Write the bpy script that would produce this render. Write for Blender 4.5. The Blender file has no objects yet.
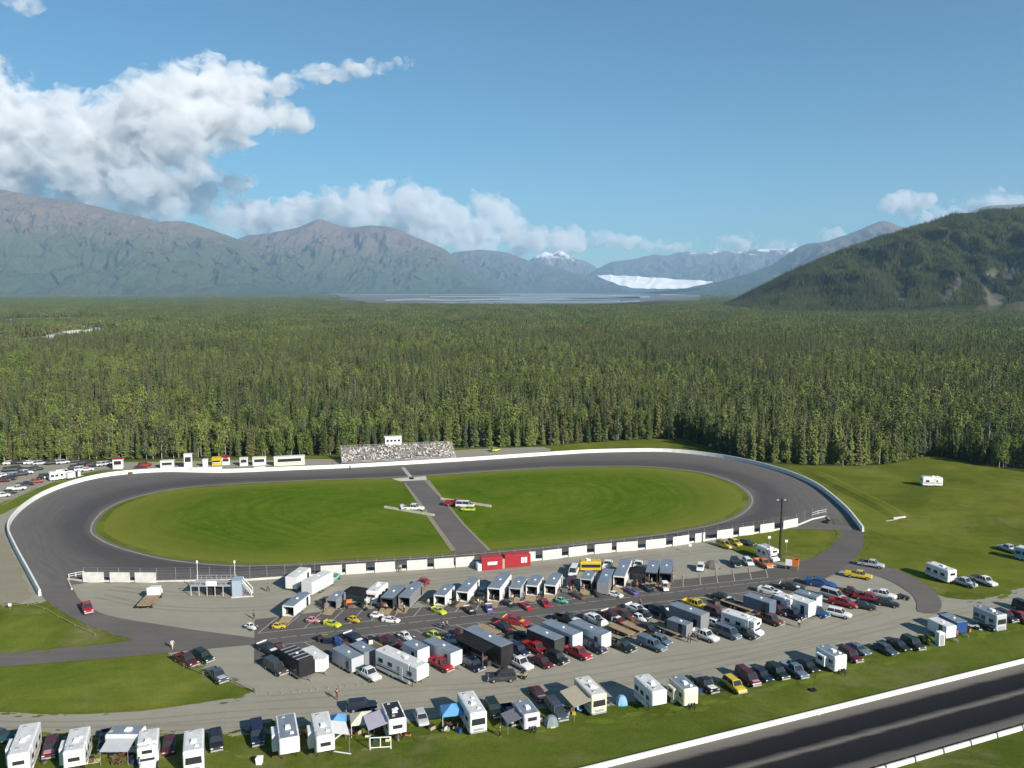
import bpy, bmesh, math, random
import numpy as np
from mathutils import Vector, Matrix, noise as mnoise

SC = bpy.context.scene
COL = SC.collection
R = math.radians
rnd = random.Random(7)

# ------------------------------------------------------------------ camera, light, exposure
FPX, CX, CY, HORIZON, CAM_H = 830.0, 512.0, 384.0, 290.0, 60.0
PITCH = math.atan((CY - HORIZON) / FPX)
cam_d = bpy.data.cameras.new('camera'); cam = bpy.data.objects.new('camera', cam_d); COL.objects.link(cam)
cam_d.sensor_width = 36.0; cam_d.lens = 36.0 * FPX / 1024.0
cam_d.clip_start = 1.0; cam_d.clip_end = 90000.0
cam.location = (0, 0, CAM_H); cam.rotation_euler = (math.pi / 2 - PITCH, 0, 0)
SC.camera = cam

SUN_ELEV, SUN_AZ = 27.0, 136.0          # azimuth clockwise from +Y: behind the camera, to the right
saz, sel = R(SUN_AZ), R(SUN_ELEV)
to_sun = Vector((math.sin(saz) * math.cos(sel), math.cos(saz) * math.cos(sel), math.sin(sel)))
sun_d = bpy.data.lights.new('sun', 'SUN'); sun = bpy.data.objects.new('sun', sun_d); COL.objects.link(sun)
sun_d.energy = 4.6; sun_d.angle = R(0.5); sun_d.color = (1.0, 0.93, 0.82)
sun.rotation_euler = to_sun.to_track_quat('Z', 'Y').to_euler()

W = bpy.data.worlds.new('World'); SC.world = W; W.use_nodes = True
wt = W.node_tree; wt.nodes.clear()
sky = wt.nodes.new('ShaderNodeTexSky'); sky.sky_type = 'NISHITA'; sky.sun_disc = False
sky.sun_elevation = sel; sky.sun_rotation = saz; sky.altitude = 100; sky.air_density = 1.0; sky.dust_density = 0.2; sky.ozone_density = 5.0
bg = wt.nodes.new('ShaderNodeBackground'); bg.inputs['Strength'].default_value = 0.060
wo = wt.nodes.new('ShaderNodeOutputWorld')
tint = wt.nodes.new('ShaderNodeMix'); tint.data_type = 'RGBA'; tint.blend_type = 'MULTIPLY'; tint.inputs[0].default_value = 1.0; tint.inputs[7].default_value = (0.69, 0.99, 0.97, 1)
wt.links.new(sky.outputs['Color'], tint.inputs[6]); wt.links.new(tint.outputs[2], bg.inputs['Color']); wt.links.new(bg.outputs['Background'], wo.inputs['Surface'])

SC.view_settings.view_transform = 'Standard'; SC.view_settings.look = 'None'
SC.view_settings.exposure = 0.84; SC.view_settings.gamma = 1.0; SC.view_settings.use_curve_mapping = False
SC.render.engine = 'CYCLES'
SC.cycles.max_bounces = 10; SC.cycles.diffuse_bounces = 2; SC.cycles.glossy_bounces = 2; SC.cycles.transmission_bounces = 3
SC.cycles.volume_bounces = 8
SC.cycles.use_denoising = True
try:
    SC.cycles.denoiser = 'OPENIMAGEDENOISE'
    SC.cycles.use_adaptive_sampling = True; SC.cycles.adaptive_threshold = 0.015
except Exception:
    pass

# ------------------------------------------------------------------ helpers
def G(px, py, h=0.0):
    """ground point (or point on the level plane z = h) seen at a place of the photograph"""
    dx, dy = (px - CX) / FPX, -(py - CY) / FPX
    c, s = math.cos(PITCH), math.sin(PITCH)
    d = Vector((dx, c + dy * s, -s + dy * c))
    t = (h - CAM_H) / d.z
    return Vector((d.x * t, d.y * t, h))

def at_dist(px, py, dist):
    """point at a given ground distance (along +Y) in the direction of a place of the photograph"""
    dx, dy = (px - CX) / FPX, -(py - CY) / FPX
    c, s = math.cos(PITCH), math.sin(PITCH)
    d = Vector((dx, c + dy * s, -s + dy * c))
    t = dist / d.y
    return Vector((d.x * t, dist, CAM_H + d.z * t))

def _hash(ix, iy, iz, seed):
    h = (ix.astype(np.int64) * 374761393 + iy.astype(np.int64) * 668265263 + iz.astype(np.int64) * 2147483647 + seed * 1274126177) & 0xffffffff
    h = ((h ^ (h >> 13)) * 1274126177) & 0xffffffff
    return (h ^ (h >> 16)) & 0xffff
def pnoise(x, y, z=0.0, seed=0):
    """smooth gradient noise in about -1..1 for arrays"""
    x, y, z = np.broadcast_arrays(np.asarray(x, float), np.asarray(y, float), np.asarray(z, float))
    ix, iy, iz = np.floor(x), np.floor(y), np.floor(z); fx, fy, fz = x - ix, y - iy, z - iz
    u, v, w = [q * q * q * (q * (q * 6 - 15) + 10) for q in (fx, fy, fz)]; out = 0.0
    for a in (0, 1):
        for b in (0, 1):
            for c in (0, 1):
                h = _hash(ix + a, iy + b, iz + c, seed); th = h * (2 * np.pi / 256.0); ph = np.arccos(np.clip((h >> 8) / 127.5 - 1, -1, 1))
                g = np.sin(ph) * np.cos(th) * (fx - a) + np.sin(ph) * np.sin(th) * (fy - b) + np.cos(ph) * (fz - c)
                out = out + g * (u if a else 1 - u) * (v if b else 1 - v) * (w if c else 1 - w)
    return out * 1.5
def fractal(x, y, z=0.0, octs=5, ridged=False, seed=0, gain=0.5):
    v, a, s = 0.0, 1.0, 0.0
    for i in range(octs):
        q = pnoise(np.asarray(x) * 2.03 ** i + 3.7 * i, np.asarray(y) * 2.03 ** i - 1.3 * i, np.asarray(z) * 2.03 ** i + i * .9, seed + i); v = v + a * ((1 - 2 * np.abs(q)) if ridged else q); s += a; a *= gain
    return v / s

def tag(o, label=None, cat=None, group=None, kind=None):
    if label: o['label'] = label
    if cat: o['category'] = cat
    if group: o['group'] = group
    if kind: o['kind'] = kind
    return o

class MB:
    """collects shapes into one mesh"""
    def __init__(s): s.v, s.f, s.m = [], [], []
    def add(s, vs, fs, mi=0):
        n = len(s.v); s.v += [tuple(v) for v in vs]; s.f += [tuple(i + n for i in f) for f in fs]; s.m += [mi] * len(fs)
    def box(s, x0, x1, y0, y1, z0, z1, mi=0, top=None):
        """top = (dx0, dx1, dy0, dy1): the upper face drawn in by these amounts"""
        a, b, c, d = top or (0, 0, 0, 0)
        s.add([(x0, y0, z0), (x1, y0, z0), (x1, y1, z0), (x0, y1, z0), (x0 + a, y0 + c, z1), (x1 - b, y0 + c, z1), (x1 - b, y1 - d, z1), (x0 + a, y1 - d, z1)],
              [(3, 2, 1, 0), (4, 5, 6, 7), (0, 1, 5, 4), (1, 2, 6, 5), (2, 3, 7, 6), (3, 0, 4, 7)], mi)
    def prism(s, prof, y0, y1, mi=0):
        """side profile in (x, z), counter-clockwise, extruded across y"""
        n = len(prof)
        s.add([(x, y0, z) for x, z in prof] + [(x, y1, z) for x, z in prof],
              [tuple(range(n)), tuple(range(2 * n - 1, n - 1, -1))] + [(i, i + n, (i + 1) % n + n, (i + 1) % n) for i in range(n)], mi)
    def tube(s, p, q, r0, r1=None, n=6, mi=0):
        p, q = Vector(p), Vector(q); r1 = r0 if r1 is None else r1
        z = (q - p).normalized(); x = z.orthogonal().normalized(); y = z.cross(x)
        vs = []
        for c, r in ((p, r0), (q, r1)):
            for i in range(n):
                a = 2 * math.pi * i / n; vs.append(c + (x * math.cos(a) + y * math.sin(a)) * r)
        s.add(vs, [tuple(range(n - 1, -1, -1)), tuple(range(n, 2 * n))] + [(i, (i + 1) % n, (i + 1) % n + n, i + n) for i in range(n)], mi)
    def loft(s, rings, mi=0, cap=True):
        n = len(rings[0]); vs = [v for r in rings for v in r]; fs = []
        for k in range(len(rings) - 1):
            for i in range(n):
                j = (i + 1) % n; fs.append((k * n + i, k * n + j, (k + 1) * n + j, (k + 1) * n + i))
        if cap:
            fs.append(tuple(range(n - 1, -1, -1))); fs.append(tuple(range((len(rings) - 1) * n, len(rings) * n)))
        s.add(vs, fs, mi)
    def mesh(s, name, mats, smooth=False, bevel=0.0):
        me = bpy.data.meshes.new(name); me.from_pydata(s.v, [], s.f)
        for m in (mats if isinstance(mats, (list, tuple)) else [mats]): me.materials.append(m)
        me.polygons.foreach_set('material_index', s.m)
        bm = bmesh.new(); bm.from_mesh(me); bmesh.ops.recalc_face_normals(bm, faces=bm.faces)
        if bevel:
            try: bmesh.ops.bevel(bm, geom=[e for e in bm.edges if len(e.link_faces) == 2 and e.calc_face_angle(0) > 0.5], offset=bevel, segments=2, profile=0.6, affect='EDGES', clamp_overlap=True)
            except Exception: pass
        bm.to_mesh(me); bm.free()
        if smooth: me.polygons.foreach_set('use_smooth', [True] * len(me.polygons))
        me.update(); return me
    def build(s, name, mats, parent=None, **k):
        return link(name, s.mesh(name, mats, **k), parent)

def link(name, data, parent=None):
    o = bpy.data.objects.new(name, data); COL.objects.link(o)
    if parent: o.parent = parent
    return o

def empty(name, loc=(0, 0, 0), rz=0.0):
    o = bpy.data.objects.new(name, None); COL.objects.link(o); o.location = loc; o.rotation_euler = (0, 0, rz); o.empty_display_size = 0.5
    return o

# ------------------------------------------------------------------ materials
class NT:
    def __init__(s, m):
        s.t = m.node_tree; s.t.nodes.clear()
        s.out = s.t.nodes.new('ShaderNodeOutputMaterial')
    def n(s, typ, **k):
        nd = s.t.nodes.new(typ)
        for a, b in k.items():
            if a.startswith('in_'): nd.inputs[a[3:].replace('_', ' ')].default_value = b
            else: setattr(nd, a, b)
        return nd
    def l(s, a, b): s.t.links.new(a, b)
    def pos(s, scale=(1, 1, 1), rot=0.0):
        g = s.n('ShaderNodeNewGeometry'); mp = s.n('ShaderNodeMapping'); mp.inputs['Scale'].default_value = scale; mp.inputs['Rotation'].default_value = (0, 0, rot)
        mp.vector_type = 'POINT'
        s.l(g.outputs['Position'], mp.inputs['Vector']); return mp.outputs['Vector']
    def noise(s, vec, scale, detail=4.0, rough=0.55, dist=0.0):
        nd = s.n('ShaderNodeTexNoise'); nd.inputs['Scale'].default_value = scale; nd.inputs['Detail'].default_value = detail
        nd.inputs['Roughness'].default_value = rough; nd.inputs['Distortion'].default_value = dist
        s.l(vec, nd.inputs['Vector']); return nd.outputs['Fac']
    def ramp(s, fac, stops):
        r = s.n('ShaderNodeValToRGB'); e = r.color_ramp.elements
        while len(e) < len(stops): e.new(0.5)
        for i, (p, c) in enumerate(stops):
            e[i].position = p; e[i].color = (c[0], c[1], c[2], 1) if isinstance(c, (tuple, list)) else (c, c, c, 1)
        s.l(fac, r.inputs['Fac']); return r.outputs['Color']
    def mix(s, fac, a, b, mode='MIX'):
        m = s.n('ShaderNodeMix', data_type='RGBA', blend_type=mode)
        for sock, v in ((m.inputs[0], fac), (m.inputs[6], a), (m.inputs[7], b)):
            if isinstance(v, (int, float)): sock.default_value = v
            elif isinstance(v, (tuple, list)): sock.default_value = (v[0], v[1], v[2], 1)
            else: s.l(v, sock)
        return m.outputs[2]
    def math(s, op, a, b=0.0, clamp=False):
        m = s.n('ShaderNodeMath', operation=op); m.use_clamp = clamp
        for sock, v in ((m.inputs[0], a), (m.inputs[1], b)):
            if isinstance(v, (int, float)): sock.default_value = v
            else: s.l(v, sock)
        return m.outputs[0]
    def attr(s, name, out='Fac'):
        a = s.n('ShaderNodeAttribute'); a.attribute_name = name; return a.outputs[out]
    def bsdf(s, col, rough=0.8, spec=0.3, metal=0.0, bump=None, bstr=0.3, bdist=0.1):
        b = s.n('ShaderNodeBsdfPrincipled')
        for nm, v in (('Base Color', col), ('Roughness', rough), ('Specular IOR Level', spec), ('Metallic', metal)):
            if isinstance(v, (int, float)): b.inputs[nm].default_value = v
            elif isinstance(v, (tuple, list)): b.inputs[nm].default_value = (v[0], v[1], v[2], 1)
            else: s.l(v, b.inputs[nm])
        if bump is not None:
            bp = s.n('ShaderNodeBump'); bp.inputs['Strength'].default_value = bstr; bp.inputs['Distance'].default_value = bdist
            s.l(bump, bp.inputs['Height']); s.l(bp.outputs['Normal'], b.inputs['Normal'])
        s.l(b.outputs['BSDF'], s.out.inputs['Surface']); return b

def newmat(name):
    m = bpy.data.materials.new(name); m.use_nodes = True; return m, NT(m)

def plain(name, col, rough=0.6, spec=0.4, metal=0.0, var=0.12, scale=1.5, objvar=True):
    """a plain surface with slight procedural unevenness (dust, fading)"""
    m, t = newmat(name)
    tc = t.n('ShaderNodeTexCoord'); f = t.noise(tc.outputs['Object'], scale, 5, 0.6)
    c = t.ramp(f, [(0.25, tuple(x * (1 - var) for x in col)), (0.75, tuple(min(1, x * (1 + var)) for x in col))])
    t.bsdf(c, rough, spec, metal); return m

def grass_mat(name, c_dark, c_mid, c_light, streak=0.0, dirt=0.0, dirt_col=(0.20, 0.17, 0.10), s1=0.03):
    m, t = newmat(name)
    p = t.pos()
    big = t.noise(p, s1, 5, 0.6, 0.3); med = t.noise(p, 0.35, 5, 0.65); fine = t.noise(p, 3.0, 3, 0.7)
    c = t.ramp(big, [(0.36, c_dark), (0.5, c_mid), (0.64, c_light)])
    mott = t.noise(p, 0.11, 6, 0.72, 0.8)
    c = t.mix(0.5, c, t.ramp(mott, [(0.34, c_dark), (0.5, c_mid), (0.66, c_light)]))
    c = t.mix(t.ramp(t.noise(p, 0.045, 5, 0.7, 0.6), [(0.50, 0.0), (0.70, 0.42)]), c, tuple(q * 0.95 for q in (c_light[0] * 1.05, c_light[1] * 0.86, c_light[2] * 1.0)))
    c = t.mix(0.40, c, t.ramp(med, [(0.3, tuple(x * 0.62 for x in c_mid)), (0.7, tuple(x * 1.35 for x in c_mid))]))
    st = t.noise(t.pos((0.02, 0.4, 1), streak), 1.0, 3, 0.5)
    c = t.mix(0.18, c, t.ramp(st, [(0.35, tuple(x * 0.7 for x in c_mid)), (0.65, tuple(x * 1.25 for x in c_light))]))
    c = t.mix(0.4, c, t.ramp(fine, [(0.3, tuple(x * 0.5 for x in c_mid)), (0.7, tuple(x * 1.4 for x in c_mid))]))
    c = t.mix(1.0, c, t.ramp(t.noise(p, 0.035, 5, 0.65, 0.7), [(0.36, (0.74, 0.78, 0.70)), (0.64, (1.30, 1.22, 1.15))]), 'MULTIPLY')
    if dirt:
        d = t.ramp(t.noise(p, 0.06, 6, 0.7, 0.5), [(0.62 - dirt, 0.0), (0.80 - dirt, 0.8)])
        c = t.mix(d, c, dirt_col)
    t.bsdf(c, 0.95, 0.0, bump=fine, bstr=0.5, bdist=0.08); return m

def gravel_mat(name, col, s=1.0):
    m, t = newmat(name)
    p = t.pos()
    a = t.noise(p, 0.05 * s, 6, 0.65, 0.6); b = t.noise(p, 0.6 * s, 5, 0.7); f = t.noise(p, 7.0, 3, 0.8)
    tr = t.noise(t.pos((0.03, 0.35, 1), R(-12)), 1.0, 4, 0.6, 0.4)
    c = t.ramp(a, [(0.3, tuple(x * 0.78 for x in col)), (0.55, col), (0.75, tuple(x * 1.15 for x in col))])
    c = t.mix(0.5, c, t.ramp(b, [(0.3, tuple(x * 0.78 for x in col)), (0.7, tuple(x * 1.18 for x in col))]))
    c = t.mix(0.35, c, t.ramp(tr, [(0.35, tuple(x * 0.7 for x in col)), (0.65, tuple(x * 1.15 for x in col))]))
    c = t.mix(0.35, c, t.ramp(f, [(0.3, tuple(x * 0.6 for x in col)), (0.7, tuple(x * 1.3 for x in col))]))
    t.bsdf(c, 0.95, 0.15, bump=f, bstr=0.4, bdist=0.05); return m

def asphalt_mat(name, col, rot=0.0, patch=0.25):
    m, t = newmat(name)
    p = t.pos()
    a = t.noise(p, 0.07, 6, 0.65, 0.4); f = t.noise(p, 5.0, 4, 0.8); st = t.noise(t.pos((0.02, 0.6, 1), rot), 1.0, 4, 0.6)
    c = t.ramp(a, [(0.3, tuple(x * 0.8 for x in col)), (0.7, tuple(x * 1.2 for x in col))])
    c = t.mix(patch, c, t.ramp(st, [(0.35, tuple(x * 0.6 for x in col)), (0.65, tuple(x * 1.35 for x in col))]))
    c = t.mix(0.25, c, t.ramp(f, [(0.3, tuple(x * 0.6 for x in col)), (0.7, tuple(x * 1.4 for x in col))]))
    t.bsdf(c, 0.85, 0.3, bump=f, bstr=0.2, bdist=0.02); return m

M = {}
M['lawn'] = grass_mat('lawn grass', (0.050, 0.082, 0.011), (0.080, 0.112, 0.017), (0.138, 0.142, 0.034), streak=R(-22), dirt=0.09, dirt_col=(0.17, 0.145, 0.075))
M['infield'] = grass_mat('infield grass', (0.066, 0.128, 0.008), (0.105, 0.165, 0.012), (0.180, 0.205, 0.028), streak=R(-15), s1=0.022)
M['field'] = grass_mat('field grass', (0.064, 0.104, 0.013), (0.104, 0.130, 0.020), (0.168, 0.157, 0.036), streak=R(30), dirt=0.06, dirt_col=(0.19, 0.165, 0.075), s1=0.02)
M['dry'] = grass_mat('dry grass', (0.064, 0.104, 0.013), (0.106, 0.143, 0.021), (0.175, 0.175, 0.044), streak=R(-5), dirt=0.08, dirt_col=(0.22, 0.19, 0.12))
M['gravel'] = gravel_mat('gravel', (0.282, 0.265, 0.212))
M['gravel2'] = gravel_mat('trodden verge', (0.25, 0.225, 0.16))
M['asphalt'] = asphalt_mat('road asphalt', (0.120, 0.106, 0.097), R(-16))
M['stall_asphalt'] = asphalt_mat('pit asphalt', (0.100, 0.089, 0.080), R(-16))
M['paint'] = plain('white road paint', (0.36, 0.345, 0.31), 0.7, 0.2, var=0.3, scale=0.7)
M['paint_y'] = plain('yellow road paint', (0.50, 0.36, 0.08), 0.7, 0.2, var=0.3, scale=0.7)
M['edge_line'] = plain('worn pale edge line', (0.27, 0.24, 0.19), 0.85, 0.2, var=0.3, scale=0.3)
M['concrete'] = plain('concrete', (0.50, 0.47, 0.42), 0.85, 0.2, var=0.2, scale=0.4)
M['white_wall'] = plain('white painted concrete', (0.68, 0.67, 0.64), 0.6, 0.3, var=0.12, scale=0.25)

# ------------------------------------------------------------------ ground
def catmull(pts, closed, step=2.0):
    n = len(pts); out = []
    rng = range(n) if closed else range(n - 1)
    for i in rng:
        p0, p1, p2, p3 = (pts[(i - 1) % n], pts[i], pts[(i + 1) % n], pts[(i + 2) % n]) if closed else (pts[max(i - 1, 0)], pts[i], pts[i + 1], pts[min(i + 2, n - 1)])
        L = (p2 - p1).length; k = max(1, int(L / step))
        for j in range(k):
            t = j / k
            # centripetal-like tension limited by segment length
            m1 = (p2 - p0) * 0.5; m2 = (p3 - p1) * 0.5
            if m1.length > L: m1 = m1.normalized() * L
            if m2.length > L: m2 = m2.normalized() * L
            out.append((2 * t**3 - 3 * t**2 + 1) * p1 + (t**3 - 2 * t**2 + t) * m1 + (-2 * t**3 + 3 * t**2) * p2 + (t**3 - t**2) * m2)
    if not closed: out.append(pts[-1].copy())
    return out

def gpts(px): return [G(*p) for p in px]

def sheet(name, pts, z, mat, label=None, jitter=0.0, seed=0):
    me = bpy.data.meshes.new(name); bm = bmesh.new()
    vs = []
    for i, p in enumerate(pts):
        j = Vector((0, 0, 0))
        if jitter:
            q = Vector((p.x * 0.35 + seed, p.y * 0.35, seed * 3.1)); q2 = Vector((p.x * 0.08 + seed, p.y * 0.08, seed * 1.7))
            j = Vector((mnoise.noise(q), mnoise.noise(q + Vector((9, 5, 2))), 0)) * jitter + Vector((mnoise.noise(q2), mnoise.noise(q2 + Vector((4, 7, 2))), 0)) * jitter * 1.5
        vs.append(bm.verts.new((p.x + j.x, p.y + j.y, z)))
    f = bm.faces.new(vs); f.normal_update()
    if f.normal.z < 0: f.normal_flip()
    bmesh.ops.triangulate(bm, faces=[f], ngon_method='EAR_CLIP')
    bm.to_mesh(me); bm.free(); me.materials.append(mat)
    o = link(name, me); o['kind'] = 'structure'
    if label: o['label'] = label
    return o

def smooth_sheet(name, px, z, mat, jitter=0.0, seed=0, step=2.0, label=None):
    return sheet(name, catmull(gpts(px), True, step), z, mat, label, jitter, seed)

# one ground sheet that reaches the horizon, finer near the camera
def ground_sheet():
    m, t = newmat('forest floor and river plain')
    p = t.pos()
    d = t.n('ShaderNodeSeparateXYZ'); t.l(p, d.inputs[0])
    n1 = t.noise(p, 0.004, 6, 0.6, 0.3); n2 = t.noise(p, 0.08, 5, 0.7)
    wood = t.ramp(n2, [(0.3, (0.022, 0.030, 0.010)), (0.7, (0.055, 0.065, 0.022))])
    plain_ = t.ramp(t.noise(t.pos((0.0006, 0.004, 1)), 1.0, 6, 0.65, 0.5), [(0.30, (0.045, 0.055, 0.028)), (0.48, (0.075, 0.085, 0.045)), (0.56, (0.16, 0.155, 0.13)), (0.66, (0.24, 0.23, 0.21))])
    far = t.ramp(t.math('DIVIDE', d.outputs['Y'], 5200.0), [(0.80, 0.0), (0.90, 1.0)])
    c = t.mix(far, wood, plain_)
    t.bsdf(c, 0.95, 0.1)
    ax = [-34000, -20000, -12000, -7000, -4000, -2200, -1300] + list(range(-800, 801, 80)) + [1300, 2200, 4000, 7000, 12000, 20000, 34000]
    ay = [-3000, -1200, -500] + list(range(-160, 961, 80)) + [1300, 1800, 2600, 3600, 5000, 7500, 11000, 16000, 24000, 34000]
    vs = [(x, y, 0) for y in ay for x in ax]; nx = len(ax)
    fs = [(j * nx + i, j * nx + i + 1, (j + 1) * nx + i + 1, (j + 1) * nx + i) for j in range(len(ay) - 1) for i in range(nx - 1)]
    me = bpy.data.meshes.new('ground'); me.from_pydata(vs, [], fs); me.materials.append(m)
    tag(link('ground', me), 'broad valley floor of forest soil, brush and pale river silt', kind='structure')
ground_sheet()

# big mown field, right of the oval and round the track, out to the forest edge
FOREST_EDGE_PX = [(-120, 466), (0, 463), (60, 461), (130, 460), (240, 457), (335, 455), (460, 448), (545, 446), (600, 442), (682, 438.5), (705, 446), (745, 460), (800, 465), (870, 465.5), (905, 461), (930, 456), (955, 459), (985, 466), (1024, 472), (1110, 482), (1260, 500)]
EDGE = gpts(FOREST_EDGE_PX)
clear_px = FOREST_EDGE_PX + [(1500, 640), (1500, 900), (512, 1200), (-500, 900), (-400, 520)]
sheet('field', catmull(EDGE, False, 4.0) + gpts(clear_px[len(FOREST_EDGE_PX):]), 0.02, M['field'], 'mown grass field on the right between the oval and the forest', 0.8, 3)

# gravel of the pits, the drives and the vendor strip
smooth_sheet('gravel_lot', [(-30, 713), (60, 714), (120, 712), (180, 704), (238, 698), (252, 692), (215, 674), (172, 658), (150, 640), (62, 610), (42, 590), (60, 566), (250, 555), (560, 540), (700, 524), (752, 520), (772, 532), (742, 537), (728, 548), (752, 556), (790, 563), (826, 560), (845, 566), (880, 572), (905, 582), (930, 592), (960, 600), (990, 597), (1024, 587), (1120, 566), (1140, 590), (1024, 622), (920, 640), (850, 657), (762, 680), (700, 692), (640, 706), (540, 715), (400, 727), (256, 736), (120, 741), (-30, 739)],
             0.04, M['gravel'], 0.7, 1, 2.5)
smooth_sheet('gravel_shoulder', [(-200, 640), (-200, 480), (-60, 468), (0, 465), (130, 462), (340, 458.5), (460, 450), (545, 447.5), (551, 451), (480, 457), (340, 467), (220, 474), (160, 472), (110, 476), (75, 484), (45, 495), (25, 507), (12, 520), (9, 532), (18, 548), (34, 575), (46, 600), (35, 606), (0, 606)],
             0.04, M['gravel'], 0.7, 2, 2.5)
smooth_sheet('grass_bank', [(-60, 520), (0, 503), (30, 491), (62, 479), (105, 470), (128, 471), (100, 476), (62, 487), (30, 500), (0, 515), (-40, 540), (-60, 560)], 0.06, M['dry'], 0.6, 5, 2.0)
smooth_sheet('verge', [(-60, 560), (0, 534), (7, 545), (22, 575), (30, 592), (20, 603), (-20, 605), (-60, 610)], 0.06, M['gravel2'], 1.2, 6, 2.0)
# lawns
smooth_sheet('lawn', [(-40, 668), (0, 669), (60, 665), (120, 660.5), (160, 658.5), (182, 661), (215, 675), (247, 692), (238, 697), (172, 704), (80, 713), (0, 713.5), (-40, 713)], 0.06, M['dry'], 0.35, 8, 1.5)
smooth_sheet('lawn', [(-40, 606), (0, 605.5), (32, 604), (44, 606), (60, 615), (85, 627), (112, 637), (120, 640.5), (60, 648), (0, 653.5), (-40, 657)], 0.06, M['dry'], 0.3, 9, 1.5)
smooth_sheet('lawn', [(741, 536), (770, 529), (800, 521), (826, 519), (835, 527), (834, 540), (820, 551), (800, 557), (780, 559), (756, 552), (735, 547), (732, 541)], 0.06, M['field'], 0.3, 10, 1.5)
smooth_sheet('lawn', [(-60, 733), (60, 737), (120, 739), (200, 737), (262, 733), (400, 725), (470, 718), (540, 712), (640, 703), (700, 690), (762, 678), (850, 655), (920, 638), (1024, 617), (1120, 596), (1130, 640), (1024, 662), (900, 692), (760, 728), (600, 770), (500, 800), (-60, 850)], 0.06, M['lawn'], 0.5, 11, 2.0)
smooth_sheet('lawn', [(1060, 712), (1024, 724), (884, 770), (800, 800), (900, 850), (1200, 850), (1200, 700)], 0.06, M['lawn'], 0.2, 12, 2.0)
# worn track along the foot of the parked row
#smooth_sheet('worn_path', [(230, 752), (330, 748), (430, 738), (520, 731), (600, 722), (660, 712), (720, 699), (790, 684), (850, 668), (930, 648), (928, 651), (850, 671), (790, 687), (720, 703), (660, 717), (600, 726), (520, 735), (430, 742), (330, 752), (230, 756)], 0.08, M['gravel2'], 0.9, 13, 1.5)

# ragged edges: tufts and bare spots scattered along the rims of the lawns
def ragged(px, mat, name, label, seed, z0, spread=1.3, lo=.25, hi=.95, gap=.8):
    r_ = random.Random(seed); C_ = catmull(gpts(px), True, gap); mb = MB(); n = len(C_)
    for i in range(n):
        p = C_[i]
        if not (20 < 512 + FPX * p.x / max(p.y, 1) + 40 < 1100): continue
        d = C_[(i + 1) % n] - C_[i - 1]; d.normalize(); s = Vector((-d.y, d.x, 0)); c = p + s * r_.gauss(0, spread * .6) + d * r_.uniform(-.5, .5); a = r_.uniform(lo, hi); z = z0 + r_.uniform(.004, .016)
        vs = []
        for k in range(8):
            th = 2 * math.pi * k / 8; q = c + d * (a * 1.5 * math.cos(th) * r_.uniform(.6, 1.2)) + s * (a * .6 * math.sin(th) * r_.uniform(.6, 1.2)); vs.append((q.x, q.y, z))
        mb.add(vs, [tuple(range(8))])
    me = bpy.data.meshes.new(name); me.from_pydata(mb.v, [], mb.f); me.materials.append(mat)
    return tag(link(name, me), label, kind='stuff')
RIMS = {'tri': [(-40, 668), (0, 669), (60, 665), (120, 660.5), (160, 658.5), (182, 661), (215, 675), (247, 692), (238, 697), (172, 704), (80, 713), (0, 713.5), (-40, 713)],
        'up': [(-40, 606), (0, 605.5), (32, 604), (44, 606), (60, 615), (85, 627), (112, 637), (120, 640.5), (60, 648), (0, 653.5), (-40, 657)],
        'row': [(-60, 733), (60, 737), (120, 739), (200, 737), (262, 733), (400, 725), (470, 718), (540, 712), (640, 703), (700, 690), (762, 678), (850, 655), (920, 638), (1024, 617), (1120, 596), (1120, 610), (1024, 628), (920, 650), (762, 692), (640, 718), (470, 734), (262, 752), (60, 756), (-60, 752)],
        'isle': [(741, 536), (770, 529), (800, 521), (826, 519), (835, 527), (834, 540), (820, 551), (800, 557), (780, 559), (756, 552), (735, 547), (732, 541)],
        'field': [(838, 513), (868, 533), (866, 548), (858, 560), (885, 565), (908, 573), (932, 588), (958, 599), (990, 596), (1024, 586), (1060, 575), (1060, 560), (900, 540)]}
for k_, (nm_, px_) in enumerate(RIMS.items()):
    ragged(px_, M['dry'] if nm_ in ('tri', 'up') else M['lawn'] if nm_ == 'row' else M['field'], 'grass_tufts', 'ragged grass along the rim of a lawn', 50 + k_, .085 if nm_ != 'field' else .045, spread=1.0 if nm_ in ('tri', 'up') else 1.5, hi=.55, gap=.5)
    if nm_ in ('row', 'field', 'isle'): ragged(px_, M['dry'], 'bare_ground', 'worn bare spots along the rim of a lawn', 70 + k_, .105 if nm_ != 'field' else .065, spread=1.2, lo=.4, hi=1.5, gap=2.2)

# wheel ruts worn into the gravel drives
def ruts(px, w, seed):
    r_ = random.Random(seed); C_ = catmull(gpts(px), False, 1.5); mb = MB()
    for off in (-.85, .85):
        vs = []
        for i, p in enumerate(C_):
            d = C_[min(i + 1, len(C_) - 1)] - C_[max(i - 1, 0)]; d.normalize(); s = Vector((-d.y, d.x, 0)); ww = w * (.6 + .7 * abs(mnoise.noise(Vector((i * .13, off, seed))))); c = p + s * (off + .35 * mnoise.noise(Vector((i * .05, seed, off))))
            vs += [c + s * ww * .5, c - s * ww * .5]
        mb.add([(v.x, v.y, .0605 + .0022 * seed + (.001 if off > 0 else 0)) for v in vs], [(2 * i, 2 * i + 1, 2 * i + 3, 2 * i + 2) for i in range(len(C_) - 1)])
    me = bpy.data.meshes.new('wheel_ruts'); me.from_pydata(mb.v, [], mb.f); me.materials.append(M['rut'])
    if me.polygons[0].normal.z < 0: me.flip_normals()
    tag(link('wheel_ruts', me), 'faint pair of wheel ruts across the gravel', kind='structure')
M['rut'] = gravel_mat('packed gravel', (0.245, 0.228, 0.182))
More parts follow.
